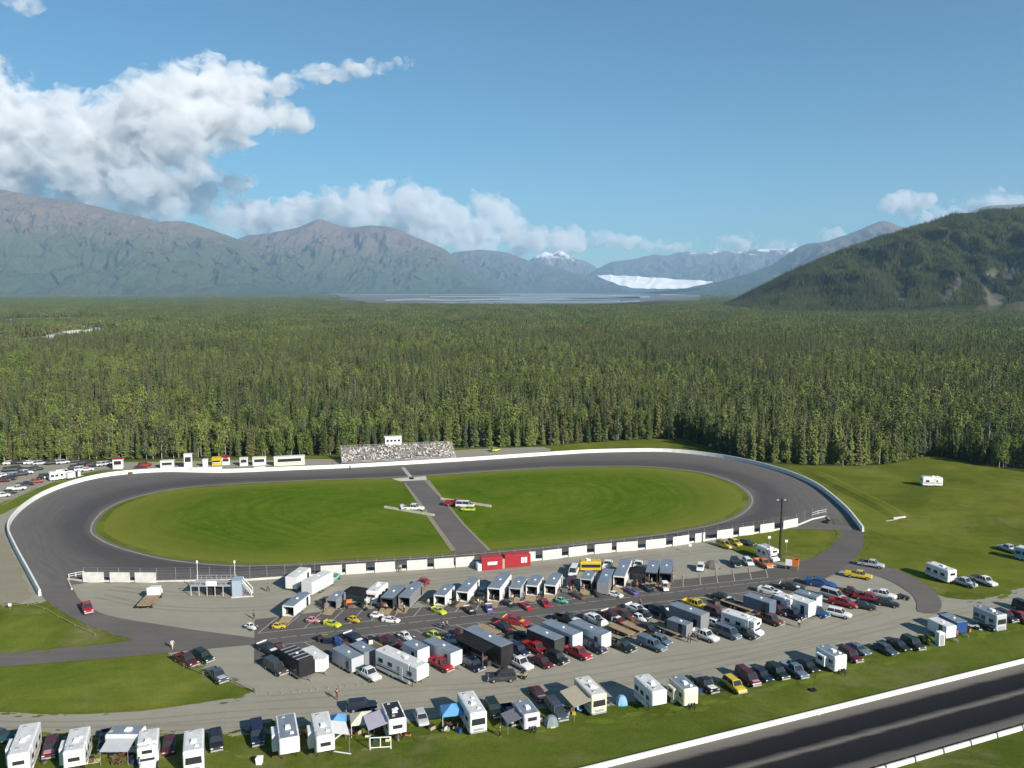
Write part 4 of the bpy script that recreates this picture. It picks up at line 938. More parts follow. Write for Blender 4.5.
# ------------------------------------------------------------------ wheels
def wheel_mesh(r, w):
    def f():
        mb = MB(); n = 14
        prof = [(r * .55, -w * .5), (r * .9, -w * .5), (r, -w * .32), (r, w * .32), (r * .9, w * .5), (r * .55, w * .5)]
        mb.loft([[(pr * math.cos(2 * math.pi * i / n), y, pr * math.sin(2 * math.pi * i / n)) for i in range(n)] for pr, y in prof], cap=True)
        return mb.mesh('tyre', M['tyre'])
    return cached(('wheel', r, w), f)
def rim_mesh(r, w):
    def f():
        mb = MB(); mb.tube((0, -w * .53, 0), (0, w * .53, 0), r * .56, r * .56, 10); return mb.mesh('rim', M['rim'])
    return cached(('rim', r, w), f)
def wheels(root, xs, y, r, w, rims=True):
    for x in xs:
        for s in (-1, 1):
            o = part('wheel', wheel_mesh(r, w), root, loc=(x, s * (y - w / 2), r))
            if rims: part('rim', rim_mesh(r, w), o)

# ------------------------------------------------------------------ cars
CAR = {  # length, width, belt, roof, [(x, half width, z low, z top)...], cabin (base rear, base front, roof rear, roof front), wheel x, wheel r, bed
    'sedan': dict(L=4.7, W=1.82, belt=.92, roof=1.44, st=[(-2.33, .74, .42, .78), (-2.22, .86, .30, .93), (-1.3, .91, .24, .97), (0, .91, .22, .93), (.9, .91, .24, .93), (1.75, .88, .26, .82), (2.2, .82, .32, .70), (2.34, .66, .42, .58)], cab=(-1.85, 1.0, -1.15, .30), wx=(-1.35, 1.40), r=.33),
    'suv': dict(L=4.75, W=1.88, belt=1.08, roof=1.76, st=[(-2.36, .82, .48, .95), (-2.28, .92, .36, 1.08), (-1.3, .94, .32, 1.10), (0, .94, .30, 1.08), (.9, .94, .32, 1.08), (1.75, .92, .34, 1.00), (2.22, .88, .40, .88), (2.36, .72, .50, .70)], cab=(-2.25, 1.05, -2.0, .45), wx=(-1.38, 1.42), r=.37),
    'hatch': dict(L=4.2, W=1.76, belt=.96, roof=1.50, st=[(-2.08, .76, .45, .85), (-2.0, .86, .32, .96), (-1.2, .88, .26, .98), (0, .88, .24, .95), (.85, .88, .26, .95), (1.6, .85, .28, .86), (1.98, .80, .34, .72), (2.1, .64, .44, .58)], cab=(-1.98, .95, -1.6, .35), wx=(-1.22, 1.28), r=.32),
    'van': dict(L=5.2, W=1.98, belt=1.15, roof=2.0, st=[(-2.58, .88, .48, 1.1), (-2.5, .96, .36, 1.15), (-1.3, .99, .32, 1.16), (0, .99, .30, 1.15), (1.2, .99, .32, 1.15), (2.0, .97, .34, 1.05), (2.48, .92, .40, .90), (2.6, .76, .50, .70)], cab=(-2.5, 1.75, -2.4, .95), wx=(-1.55, 1.6), r=.36),
    'pickup': dict(L=5.7, W=1.96, belt=1.12, roof=1.82, st=[(-.55, .96, .40, 1.14), (0, .97, .38, 1.13), (1.2, .97, .38, 1.12), (2.0, .95, .40, 1.06), (2.65, .92, .46, .96), (2.84, .80, .55, .80)], cab=(-.55, 1.35, -.40, .75), wx=(-1.75, 1.85), r=.40, bed=(-2.85, -.55)),
}
def car_body_mesh(kind):
    def f():
        d = CAR[kind]; mb = MB(); rings = []
        for x, hw, z0, z1 in d['st']:
            h = z1 - z0; rings.append([(x, -hw * .86, z0), (x, hw * .86, z0), (x, hw * .98, z0 + h * .25), (x, hw, z0 + h * .55), (x, hw * .95, z0 + h * .86), (x, hw * .80, z1), (x, -hw * .80, z1), (x, -hw * .95, z0 + h * .86), (x, -hw, z0 + h * .55), (x, -hw * .98, z0 + h * .25)])
        mb.loft(rings)
        b0, b1, r0, r1 = d['cab']; W2 = d['W'] / 2; zb, zr = d['belt'], d['roof']; tw = W2 * .74
        mb.box(r0 - .06, r1 + .06, -tw, tw, zr - .07, zr, top=(.12, .12, .10, .10))
        for s in (-1, 1):                                       # pillars
            for bx, rx in ((b0 + .05, r0), ((b0 + b1) / 2 - .1, (r0 + r1) / 2), (b1 - .05, r1)):
                mb.tube((bx, s * W2 * .87, zb - .03), (rx, s * (tw - .02), zr - .04), .045, .045, 4)
        if 'bed' in d:
            x0, x1 = d['bed']; w = W2 * .97
            mb.box(x0, x1, -w, w, .48, .62); mb.box(x0, x1, -w, -w + .12, .62, 1.10); mb.box(x0, x1, w - .12, w, .62, 1.10); mb.box(x0, x0 + .10, -w + .12, w - .12, .62, 1.10); mb.box(x1 - .06, x1 - .002, -w + .12, w - .12, .62, 1.10)
        return mb.mesh('body', M['car_paint'])
    return cached(('body', kind), f)
def car_glass_mesh(kind):
    def f():
        d = CAR[kind]; b0, b1, r0, r1 = d['cab']; W2 = d['W'] / 2; mb = MB(); zb, zr = d['belt'] - .04, d['roof'] - .05
        mb.box(b0, b1, -W2 * .86, W2 * .86, zb, zr, top=(r0 - b0, b1 - r1, W2 * .14, W2 * .14)); return mb.mesh('windows', M['glass'])
    return cached(('glass', kind), f)
def lamp_mesh(kind, which):
    def f():
        mb = MB(); mb.box(-.03, .03, -.17, .17, -.07, .07); return mb.mesh(which, M['lamp_white' if which == 'headlight' else 'lamp_red'])
    return cached(('lamp', which), f)
def bumper_mesh(w):
    def f():
        mb = MB(); mb.box(-.06, .06, -w, w, -.1, .1, top=(.02, .02, .06, .06)); return mb.mesh('bumper', M['metal'])
    return cached(('bumper', w), f)

def car(kind, pos, yaw, col, name=None, small=False, scale=1.0, cap=None, tonneau=None, load=None, hood=None):
    d = CAR[kind]; root = empty(name or {'pickup': 'pickup_truck', 'suv': 'parked_suv', 'van': 'parked_van'}.get(kind, 'parked_car'), pos, yaw); root.scale = (scale * .93,) * 3
    part('body', car_body_mesh(kind), root, col); part('windows', car_glass_mesh(kind), root)
    wheels(root, d['wx'], d['W'] / 2 + .01, d['r'], .24, rims=not small)
    xf, xr = d['L'] / 2, (-d['L'] / 2 if 'bed' not in d else d['bed'][0])
    if not small:
        for s in (-1, 1):
            zf = d['st'][-2][3] * .86 + .05
            part('headlight', lamp_mesh(kind, 'headlight'), root, loc=(xf - .10, s * d['W'] * .34, zf)); part('taillight', lamp_mesh(kind, 'taillight'), root, loc=(xr - .012 + (.06 if 'bed' not in d else 0), s * d['W'] * .36, .86))
        if kind in ('pickup', 'suv', 'van'):
            part('bumper', bumper_mesh(.86), root, loc=(xf + .02, 0, .52)); part('bumper', bumper_mesh(.86), root, loc=(xr - .07, 0, .52))
    if hood:
        mb = MB(); x0, x1 = d['cab'][1] + .1, d['st'][-2][0] - .05
        mb.box(x0, x1, -.66, .66, d['belt'] - .02, d['belt'] + .02, top=(0, .04, .05, .05))
        part('hood', cached(('hood', kind), lambda: mb.mesh('hood', M['car_paint'])), root, hood)
        root.children[-1].rotation_euler = (0, 0, 0)
    if cap and 'bed' in d:
        mb = MB(); mb.box(d['bed'][0], d['bed'][1] - .01, -.92, .92, 1.102, 1.86, top=(.12, .02, .14, .14)); part('bed_cap', cached('cap', lambda: mb.mesh('bed_cap', M['car_paint'])), root, cap)
    if tonneau and 'bed' in d:
        mb = MB(); mb.box(d['bed'][0], d['bed'][1], -.95, .95, 1.102, 1.16); part('bed_cover', cached('tonneau', lambda: mb.mesh('bed_cover', M['cloth'])), root, tonneau)
    if load and 'bed' in d:
        mb = MB(); r_ = random.Random(3)
        for k in range(7): x = -2.4 + .28 * k; y = r_.uniform(-.5, .4); mb.box(x, x + .5, y - .3, y + .3, .625, .9 + r_.random() * .6)
        part('load', cached('load', lambda: mb.mesh('load', M['rubbish'])), root)
    return root

# ------------------------------------------------------------------ race cars
def race_car(kind, pos, yaw, col, trim='black', scale=1.0):
    root = empty('race_car', pos, yaw); root.scale = (scale,) * 3
    if kind == 'stock':
        def f():
            mb = MB(); rings = []
            for x, hw, z0, z1 in [(-2.35, .92, .30, .92), (-2.2, .96, .14, .95), (-.9, .98, .12, .92), (.5, .98, .12, .82), (1.6, .97, .12, .72), (2.25, .90, .14, .52), (2.45, .72, .18, .36)]:
                h = z1 - z0; rings.append([(x, -hw, z0), (x, hw, z0), (x, hw, z0 + h * .6), (x, hw * .93, z1), (x, -hw * .93, z1), (x, -hw, z0 + h * .6)])
            mb.loft(rings); mb.box(-1.15, .05, -.66, .66, 1.25, 1.31, top=(.1, .1, .08, .08))
            for s in (-1, 1):
                for a, b in ((-1.9, -1.1), (.75, 0.0)): mb.tube((a, s * .78, .86), (b, s * .60, 1.27), .05, .05, 4)
            return mb.mesh('body', M['car_paint'])
        part('body', cached('stock_body', f), root, col)
        def g():
            mb = MB(); mb.box(-1.8, .72, -.80, .80, .84, 1.255, top=(.72, .70, .20, .20)); return mb.mesh('windows', M['glass'])
        part('windows', cached('stock_glass', g), root)
        def sp():
            mb = MB(); mb.box(-2.38, -2.34, -.92, .92, .94, 1.14); return mb.mesh('spoiler', M['car_paint'])
        part('spoiler', cached('spoiler', sp), root, trim)
        def hd():
            mb = MB(); mb.add([(.85, -.55, .815), (1.5, -.55, .745), (1.5, .55, .745), (.85, .55, .815), (.85, -.55, .80), (1.5, -.55, .73), (1.5, .55, .73), (.85, .55, .80)], [(0, 1, 2, 3), (7, 6, 5, 4), (0, 4, 5, 1), (1, 5, 6, 2), (2, 6, 7, 3), (3, 7, 4, 0)]); return mb.mesh('hood_scoop', M['car_paint'])
        part('hood_scoop', cached('stock_hood', hd), root, trim)
        wheels(root, (-1.4, 1.45), .99, .34, .28)
    else:                                                      # small open-wheeled racer with a coupe body
        def f():
            mb = MB(); rings = []
            for x, hw, z0, z1 in [(-1.6, .45, .25, .62), (-1.3, .60, .16, .80), (-.4, .64, .14, .74), (.3, .60, .14, .72), (1.1, .42, .16, .66), (1.62, .30, .22, .52)]:
                h = z1 - z0; rings.append([(x, -hw, z0), (x, hw, z0), (x, hw, z0 + h * .6), (x, hw * .85, z1), (x, -hw * .85, z1), (x, -hw, z0 + h * .6)])
            mb.loft(rings); mb.box(-.95, .05, -.46, .46, 1.12, 1.19, top=(.12, .12, .1, .1))
            for s in (-1, 1):
                mb.tube((-1.2, s * .5, .76), (-.9, s * .42, 1.15), .05, .05, 4); mb.tube((.35, s * .52, .7), (0, s * .42, 1.15), .05, .05, 4)
                mb.box(-1.45, -.75, s * .80 - .14, s * .80 + .14, .66, .72, top=(.1, .1, .02, .02)); mb.box(.95, 1.5, s * .78 - .12, s * .78 + .12, .64, .69, top=(.1, .1, .02, .02))
            return mb.mesh('body', M['car_paint'])
        part('body', cached('mini_body', f), root, col)
        def g():
            mb = MB(); mb.box(-1.15, .32, -.54, .54, .70, 1.125, top=(.22, .26, .10, .10)); return mb.mesh('windows', M['glass'])
        part('windows', cached('mini_glass', g), root)
        def nb():
            mb = MB(); mb.tube((1.62, -.42, .36), (1.62, .42, .36), .05, .05, 5); mb.tube((-1.62, -.55, .42), (-1.62, .55, .42), .05, .05, 5); return mb.mesh('bumper_bar', M['car_paint'])
        part('bumper_bar', cached('mini_bumper', nb), root, trim)
        wheels(root, (-1.1, 1.2), .93, .30, .26)
    return root

# ------------------------------------------------------------------ recreational vehicles
def rbox(mb, x0, x1, y0, y1, z0, z1, r=.12, mi=0):
    """box with rounded long top edges and ends"""
    rings = []
    for x, k in ((x0, r), (x0 + r * .4, r * .35), (x0 + r, 0), (x1 - r, 0), (x1 - r * .4, r * .35), (x1, r)):
        a, b, c, d = y0 + k, y1 - k, z0 + k * .3, z1 - k; q = r
        rings.append([(x, a, c), (x, b, c), (x, b, d - q), (x, b - q * .3, d - q * .3), (x, b - q, d), (x, a + q, d), (x, a + q * .3, d - q * .3), (x, a, d - q)])
    mb.loft(rings, mi)

def rv(kind, pos, yaw, L, col='white', roof='roof_rubber', awning=None, slide=0, slide_r=0, stripe='stripe', H=None, W=2.45, windows=3, vents=2, skin=None, name=None, front_window=True, label_part=None):
    """kinds: bus (flat-nosed motorhome), cabover (motorhome with a van cab), trailer (travel trailer), fifth (trailer with a raised nose)"""
    L = round(L * 2) / 2; H = H or {'bus': 3.25, 'cabover': 3.05, 'trailer': 2.9, 'fifth': 3.5}[kind]; h2 = L / 2; w2 = W / 2
    root = empty(name or {'bus': 'motorhome', 'cabover': 'motorhome', 'trailer': 'travel_trailer', 'fifth': 'fifth_wheel_trailer'}[kind], pos, yaw)
    key = (kind, L, H, W)
    z0 = .45
    def body():
        mb = MB()
        if kind == 'bus': rbox(mb, -h2, h2, -w2, w2, z0, H, .16)
        elif kind == 'trailer': rbox(mb, -h2, h2, -w2, w2, z0, H, .22)
        elif kind == 'fifth':
            rbox(mb, -h2, h2 - 1.9, -w2, w2, z0, H, .12); rbox(mb, h2 - 1.898, h2, -w2 + .003, w2 - .003, 1.45, H - .003, .2)
        else:
            rbox(mb, -h2, h2 - 1.9, -w2, w2, z0, H, .12); rbox(mb, h2 - 1.898, h2 - .75, -w2 + .05, w2 - .05, 1.95, H - .004, .18)
            mb.loft([[(x, -hw, a), (x, hw, a), (x, hw, b * .8), (x, hw * .8, b), (x, -hw * .8, b), (x, -hw, b * .8)] for x, hw, a, b in ((h2 - 1.899, .98, .45, 1.94), (h2 - 1.05, .98, .45, 1.9), (h2 - .75, .98, .45, 1.28), (h2 - .1, .92, .48, 1.08), (h2, .8, .55, .9))])
        return mb.mesh('body', M['panel'])
    part('body', cached(('rvbody',) + key, body), root, col)
    xe = h2 - (1.9 if kind == 'cabover' else 0)
    def roofm():
        mb = MB(); mb.box(-h2 + .25, xe - .25, -w2 + .2, w2 - .2, H + .004, H + .03, top=(.02, .02, .02, .02)); return mb.mesh('roof_membrane', M[roof])
    part('roof_membrane', cached(('rvroof', roof) + key, roofm), root)
    def ac():
        mb = MB(); mb.box(-.45, .45, -.36, .36, 0, .26, top=(.12, .08, .08, .08)); return mb.mesh('air_conditioner', M['white'])
    def vent():
        mb = MB(); mb.box(-.22, .22, -.22, .22, 0, .12, top=(.05, .05, .05, .05)); return mb.mesh('roof_vent', M['grey'])
    def ventw():
        mb = MB(); mb.box(-.25, .25, -.25, .25, 0, .14, top=(.07, .07, .07, .07)); return mb.mesh('roof_vent', M['white'])
    part('air_conditioner', cached('ac', ac), root, loc=(L * .08, 0, H + .028))
    for k in range(vents):
        part('roof_vent', cached('vent' if k % 2 == 0 else 'ventw', vent if k % 2 == 0 else ventw), root, loc=(-h2 + L * (.16 + .68 * k / max(1, vents - 1)) - .2, (-.35, .4)[k % 2], H + .028))
    def win():
        mb = MB(); mb.box(-.5, .5, -.02, .02, -.32, .32); return mb.mesh('side_window', M['glass'])
    for s in (-1, 1):
        for k in range(windows):
            x = -h2 + L * (k + .6) / (windows + .4)
            if x > xe - .8: continue
            part('side_window', cached('win', win), root, loc=(x, s * (w2 + .012), H * .60))
    def band():
        mb = MB()
        for s in (-1, 1):
            y = s * (w2 + .004); mb.box(-h2 + .3, xe - .3, min(y, y - s * .01), max(y, y - s * .01), z0 + .55, z0 + .80); mb.box(-h2 + .3, xe * .4, min(y, y - s * .01), max(y, y - s * .01), z0 + .95, z0 + 1.03)
        return mb.mesh('trim_stripe', M[stripe])
    part('trim_stripe', cached(('band', stripe) + key, band), root)
    def door():
        mb = MB(); mb.box(-.36, .36, -.02, .02, 0, 1.85); return mb.mesh('door', M['panel'])
    part('door', cached('rvdoor', door), root, (.6, .6, .58), loc=(L * .12, -w2 - .014, .62))
    if kind == 'bus':
        def ws():
            mb = MB(); mb.box(h2 - .01, h2 + .018, -w2 + .25, w2 - .25, 1.55, 2.45, top=(0, .01, .05, .05)); return mb.mesh('windscreen', M['glass'])
        part('windscreen', cached(('ws',) + key, ws), root)
        def gr():
            mb = MB(); mb.box(h2 - .01, h2 + .03, -w2 + .5, w2 - .5, .75, 1.1); mb.box(h2, h2 + .10, -w2 + .1, w2 - .1, .46, .68); return mb.mesh('grille', M['metal'])
        part('grille', cached(('gr',) + key, gr), root)
        wx = (-h2 + 2.4, h2 - 1.3)
    elif kind == 'cabover':
        def ws():
            mb = MB(); mb.add([(h2 - 1.04, -.82, 1.84), (h2 - 1.04, .82, 1.84), (h2 - .74, .86, 1.30), (h2 - .74, -.86, 1.30), (h2 - 1.06, -.82, 1.80), (h2 - 1.06, .82, 1.80), (h2 - .78, .86, 1.28), (h2 - .78, -.86, 1.28)], [(3, 2, 1, 0), (4, 5, 6, 7), (0, 1, 5, 4), (1, 2, 6, 5), (2, 3, 7, 6), (3, 0, 4, 7)])
            return mb.mesh('windscreen', M['glass'])
        part('windscreen', cached(('ws',) + key, ws), root)
        if front_window:
            def nw():
                mb = MB(); mb.box(h2 - .76, h2 - .735, -.6, .6, 2.25, 2.7); return mb.mesh('bunk_window', M['glass'])
            part('bunk_window', cached(('nw',) + key, nw), root)
        wx = (-h2 + 2.0, h2 - .85)
    else:
        if front_window:
            def nw():
                mb = MB(); mb.box(h2 - .01, h2 + .016, -.65, .65, H * .62, H * .62 + .5); return mb.mesh('front_window', M['glass'])
            part('front_window', cached(('nw',) + key, nw), root)
        def tongue():
            mb = MB()
            if kind == 'trailer':
                for s in (-1, 1): mb.tube((h2 - .1, s * .7, .5), (h2 + 1.1, 0, .5), .06, .06, 5)
                mb.tube((h2 + .9, 0, .02), (h2 + .9, 0, .6), .05, .05, 6); mb.tube((h2 + .45, -.22, .56), (h2 + .45, -.22, .95), .17, .17, 8); mb.tube((h2 + .45, .22, .56), (h2 + .45, .22, .95), .17, .17, 8)
            else:
                for s in (-1, 1): mb.tube((h2 - 1.6, s * .9, .02), (h2 - 1.6, s * .9, 1.5), .06, .06, 6)
            return mb.mesh('hitch', M['dark'])
        part('hitch', cached(('hitch',) + key, tongue), root); wx = (-h2 * .25 - .45, -h2 * .25 + .45)
        def rw():
            mb = MB(); mb.box(-h2 - .016, -h2 + .01, -.7, .7, H * .58, H * .58 + .55); return mb.mesh('rear_window', M['glass'])
        part('rear_window', cached(('rw',) + key, rw), root)
    wheels(root, wx, w2 - .02, .38, .26)
    for i, (sl, sd) in enumerate(((slide, -1), (slide_r, 1))):
        if sl:
            def so():
                mb = MB(); mb.box(-sl / 2, sl / 2, 0, .75, .75, H - .55); return mb.mesh('slide_out', M['panel'], bevel=.04)
            o = part('slide_out', cached(('slide', sl, H), so), root, col, loc=(-.3, w2 - .01 if sd > 0 else -w2 + .01 - .75, 0))
            def sw():
                mb = MB(); mb.box(-sl * .25, sl * .25, .74, .765, 1.5, 2.1); return mb.mesh('slide_window', M['glass'])
            if sd < 0: part('slide_window', cached(('sw', sl), sw), o, loc=(0, -.755, 0))
    if awning:
        side, acol, al, aw, ax = awning
        def aw_():
            mb = MB(); mb.add([(-al / 2, 0, H - .45), (al / 2, 0, H - .45), (al / 2, aw, H - 1.0), (-al / 2, aw, H - 1.0), (-al / 2, 0, H - .42), (al / 2, 0, H - .42), (al / 2, aw, H - .97), (-al / 2, aw, H - .97)], [(0, 1, 2, 3), (7, 6, 5, 4), (0, 4, 5, 1), (1, 5, 6, 2), (2, 6, 7, 3), (3, 7, 4, 0)]); return mb.mesh('awning', M['cloth'])
        o = part('awning', cached(('awn', al, aw, H), aw_), root, acol, loc=(ax, side * (w2 + .02), 0))
        if side < 0: o.scale = (1, -1, 1)
        def leg():
            mb = MB()
            for x in (-al / 2 + .06, al / 2 - .06): mb.tube((x, aw - .05, 0), (x, aw - .05, H - .98), .03, .03, 5)
            return mb.mesh('awning_poles', M['metal'])
        part('awning_poles', cached(('awnleg', al, aw, H), leg), o)
    return root

# ------------------------------------------------------------------ cargo trailers
def trailer(pos, yaw, L, col='white', H=2.6, W=2.3, roof='roof_metal', open_rear=False, vnose=True, ramp=True, side_door=True, stripes=False, awning=None, name='cargo_trailer', load=None):
    """enclosed trailer, nose towards +x; open_rear leaves the back open on a lined box with its ramp down"""
    L = round(L * 2) / 2; h2, w2, z0 = L / 2, W / 2, .45; key = (L, H, W)
    root = empty(name, pos, yaw)
    def shell():
        mb = MB(); t_ = .06
        mb.box(-h2, h2, -w2, -w2 + t_, z0, H - .05); mb.box(-h2, h2, w2 - t_, w2, z0, H - .05)
        mb.box(-h2, h2, -w2 + t_, w2 - t_, z0, z0 + .08)
        if vnose: mb.add([(h2 + .001, -w2, z0), (h2 + .001, w2, z0), (h2 + .75, 0, z0), (h2 + .001, -w2, H - .05), (h2 + .001, w2, H - .05), (h2 + .75, 0, H - .05)], [(2, 1, 0), (3, 4, 5), (0, 2, 5, 3), (2, 1, 4, 5), (1, 0, 3, 4)])
        else: mb.box(h2 + .001, h2 + .06, -w2, w2, z0, H - .05)
        if not open_rear: mb.box(-h2, -h2 + t_, -w2 + t_, w2 - t_, z0 + .081, H - .05)
        else: mb.box(-h2, -h2 + t_, -w2 + t_, w2 - t_, H - .32, H - .051)
        return mb.mesh('body', M['panel'])
    part('body', cached(('shell', vnose, open_rear) + key, shell), root, col)
    def rf():
        mb = MB(); mb.box(-h2 - .02, h2 + .02, -w2 - .02, w2 + .02, H - .048, H, top=(.05, .05, .08, .08))
        if vnose: mb.add([(h2 + .022, -w2, H - .048), (h2 + .022, w2, H - .048), (h2 + .78, 0, H - .048), (h2 + .022, -w2, H - .006), (h2 + .022, w2, H - .006), (h2 + .78, 0, H - .006)], [(2, 1, 0), (3, 4, 5), (0, 2, 5, 3), (2, 1, 4, 5), (1, 0, 3, 4)])
        k = max(2, int(L / 1.2))
        for i in range(1, k): x = -h2 + L * i / k; mb.box(x - .02, x + .02, -w2 + .1, w2 - .1, H + .001, H + .012)
        return mb.mesh('roof', M[roof])
    ro = part('roof', cached(('troof', roof, vnose) + key, rf), root)
    def vt():
        mb = MB(); mb.box(-.2, .2, -.2, .2, 0, .12, top=(.05, .05, .05, .05)); return mb.mesh('roof_vent', M['white'])
    part('roof_vent', cached('tvent', vt), ro, loc=(L * .05, 0, H + .011))
    if stripes:
        def st():
            mb = MB(); k = 5
            for i in range(k): x = -h2 + L * (i + .5) / k; mb.box(x - .14, x + .14, -w2 - .03, w2 + .03, H + .013, H + .045)
            return mb.mesh('roof_rack', M['metal'])
        part('roof_rack', cached(('rack',) + key, st), root)
    if open_rear:
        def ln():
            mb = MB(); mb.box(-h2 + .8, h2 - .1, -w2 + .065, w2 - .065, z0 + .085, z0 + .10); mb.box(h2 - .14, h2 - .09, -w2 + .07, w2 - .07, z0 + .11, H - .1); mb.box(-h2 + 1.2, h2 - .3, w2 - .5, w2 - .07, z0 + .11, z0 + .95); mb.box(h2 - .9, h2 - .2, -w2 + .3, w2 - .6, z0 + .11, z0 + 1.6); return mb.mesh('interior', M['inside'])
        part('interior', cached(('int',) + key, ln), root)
        if ramp:
            def rp():
                mb = MB(); mb.add([(-h2 - .01, -w2 + .08, z0 + .06), (-h2 - .01, w2 - .08, z0 + .06), (-h2 - 1.9, w2 - .08, .03), (-h2 - 1.9, -w2 + .08, .03), (-h2 - .01, -w2 + .08, z0), (-h2 - .01, w2 - .08, z0), (-h2 - 1.9, w2 - .08, .005), (-h2 - 1.9, -w2 + .08, .005)], [(0, 1, 2, 3), (7, 6, 5, 4), (0, 4, 5, 1), (1, 5, 6, 2), (2, 6, 7, 3), (3, 7, 4, 0)]); return mb.mesh('ramp', M['wood'])
            part('ramp', cached(('ramp',) + key, rp), root)
    if side_door:
        def sd():
            mb = MB(); mb.box(-.4, .4, -.015, .015, 0, 1.75); return mb.mesh('side_door', M['glass'])
        part('side_door', cached('sidedoor', sd), root, loc=(h2 - 1.2, -w2 - .012, z0 + .15))
    def skirt():
        mb = MB(); mb.box(-h2 + .02, h2 - .02, -w2 - .012, -w2 + .0, z0, z0 + .22); mb.box(-h2 + .02, h2 - .02, w2, w2 + .012, z0, z0 + .22)
        for s in (-1, 1): mb.tube((h2 + .3, s * .4, .45), (h2 + 1.6, 0, .45), .05, .05, 5)
        mb.tube((h2 + 1.4, 0, .01), (h2 + 1.4, 0, .6), .05, .05, 6); return mb.mesh('hitch', M['metal'])
    part('hitch', cached(('skirt',) + key, skirt), root)
    wheels(root, (-.55, .35), w2 - .02, .34, .22)
    if awning:
        side, acol, al, aw, ax = awning
        def aw_():
            mb = MB(); z = H - .25; mb.add([(-al / 2, 0, z), (al / 2, 0, z), (al / 2, aw, z - .4), (-al / 2, aw, z - .4), (-al / 2, 0, z + .03), (al / 2, 0, z + .03), (al / 2, aw, z - .37), (-al / 2, aw, z - .37)], [(0, 1, 2, 3), (7, 6, 5, 4), (0, 4, 5, 1), (1, 5, 6, 2), (2, 6, 7, 3), (3, 7, 4, 0)])
            return mb.mesh('awning', M['cloth'])
        o = part('awning', cached(('tawn', al, aw, H), aw_), root, acol, loc=(ax, side * (w2 + .02), 0))
        if side < 0: o.scale = (1, -1, 1)
        def leg():
            mb = MB()
            for x in (-al / 2 + .06, al / 2 - .06): mb.tube((x, aw - .05, 0), (x, aw - .05, H - .62), .03, .03, 5)
            return mb.mesh('awning_poles', M['metal'])
        part('awning_poles', cached(('tawnleg', al, aw, H), leg), o)
    return root

def flat_trailer(pos, yaw, L=6.0, col='rust'):
    root = empty('flatbed_trailer', pos, yaw); L = round(L)
    def bed():
        mb = MB(); h = L / 2
        mb.box(-h, h, -1.0, 1.0, .52, .60)
        for i in range(int(L / .5)): mb.box(-h + .5 * i + .03, -h + .5 * i + .47, -.98, .98, .601, .635)
        return mb.mesh('deck', M['wood'])
    part('deck', cached(('deck', L), bed), root)
    def rail():
        mb = MB(); h = L / 2
        for s in (-1, 1):
            y = s * 1.03; mb.box(-h, h, y - .03, y + .03, .45, .75)
            mb.tube((h, s * .7, .5), (h + 1.2, 0, .5), .05, .05, 5); mb.box(-.9, .6, s * 1.18 - .14, s * 1.18 + .14, .74, .79)
        return mb.mesh('frame', M['panel'])
    part('frame', cached(('rail', L), rail), root, col); wheels(root, (-.5, .3), 1.30, .33, .2)
    return root

# ------------------------------------------------------------------ tents, people, small things
def canopy(pos, yaw, col, w=3.0, d=3.0, h=2.1, name='canopy_tent', walls=False):
    root = empty(name, pos, yaw)
    def top():
        mb = MB(); a, b = w / 2, d / 2; z = h
        vs = [(-a, -b, z), (a, -b, z), (a, b, z), (-a, b, z), (0, 0, z + .85), (-a, -b, z - .25), (a, -b, z - .25), (a, b, z - .25), (-a, b, z - .25)]
        mb.add(vs, [(0, 1, 4), (1, 2, 4), (2, 3, 4), (3, 0, 4), (0, 5, 6, 1), (1, 6, 7, 2), (2, 7, 8, 3), (3, 8, 5, 0)])
        me = bpy.data.meshes.new('canopy_roof'); me.from_pydata(mb.v, [], mb.f); me.materials.append(M['cloth']); return me
    part('canopy_roof', cached(('ctop', w, d, h), top), root, col)
    def leg():
        mb = MB(); mb.tube((0, 0, 0), (0, 0, h), .03, .03, 6); return mb.mesh('leg', M['white'])
    for sx in (-1, 1):
        for sy in (-1, 1): part('leg', cached(('cleg', h), leg), root, loc=(sx * (w / 2 - .04), sy * (d / 2 - .04), 0))
    return root

def dome_tent(pos, yaw, col, r=1.1, h=1.3, skirt=None, name='dome_tent'):
    root = empty(name, pos, yaw)
    def sh():
        mb = MB(); rings = []
        for k in range(6):
            a = k / 5 * math.pi / 2; rr = r * math.cos(a) ** .8 + .02; rings.append([(rr * math.cos(j * math.pi / 4) * (1.15 if j % 2 else 1), rr * math.sin(j * math.pi / 4) * (1.15 if j % 2 else 1), h * math.sin(a) + .02) for j in range(8)])
        mb.loft(rings); return mb.mesh('flysheet', M['cloth'])
    part('flysheet', cached(('dome', r, h), sh), root, col)
    def dr():
        mb = MB(); mb.add([(r * .98, -.35, .03), (r * .98, .35, .03), (r * .68, 0, h * .68), (r * 1.04, -.35, .03), (r * 1.04, .35, .03), (r * .74, 0, h * .68)], [(0, 1, 2), (5, 4, 3), (0, 3, 4, 1), (1, 4, 5, 2), (2, 5, 3, 0)]); return mb.mesh('door_flap', M['cloth'])
    part('door_flap', cached(('dflap', r, h), dr), root, skirt or 'dkgrey')
    return root

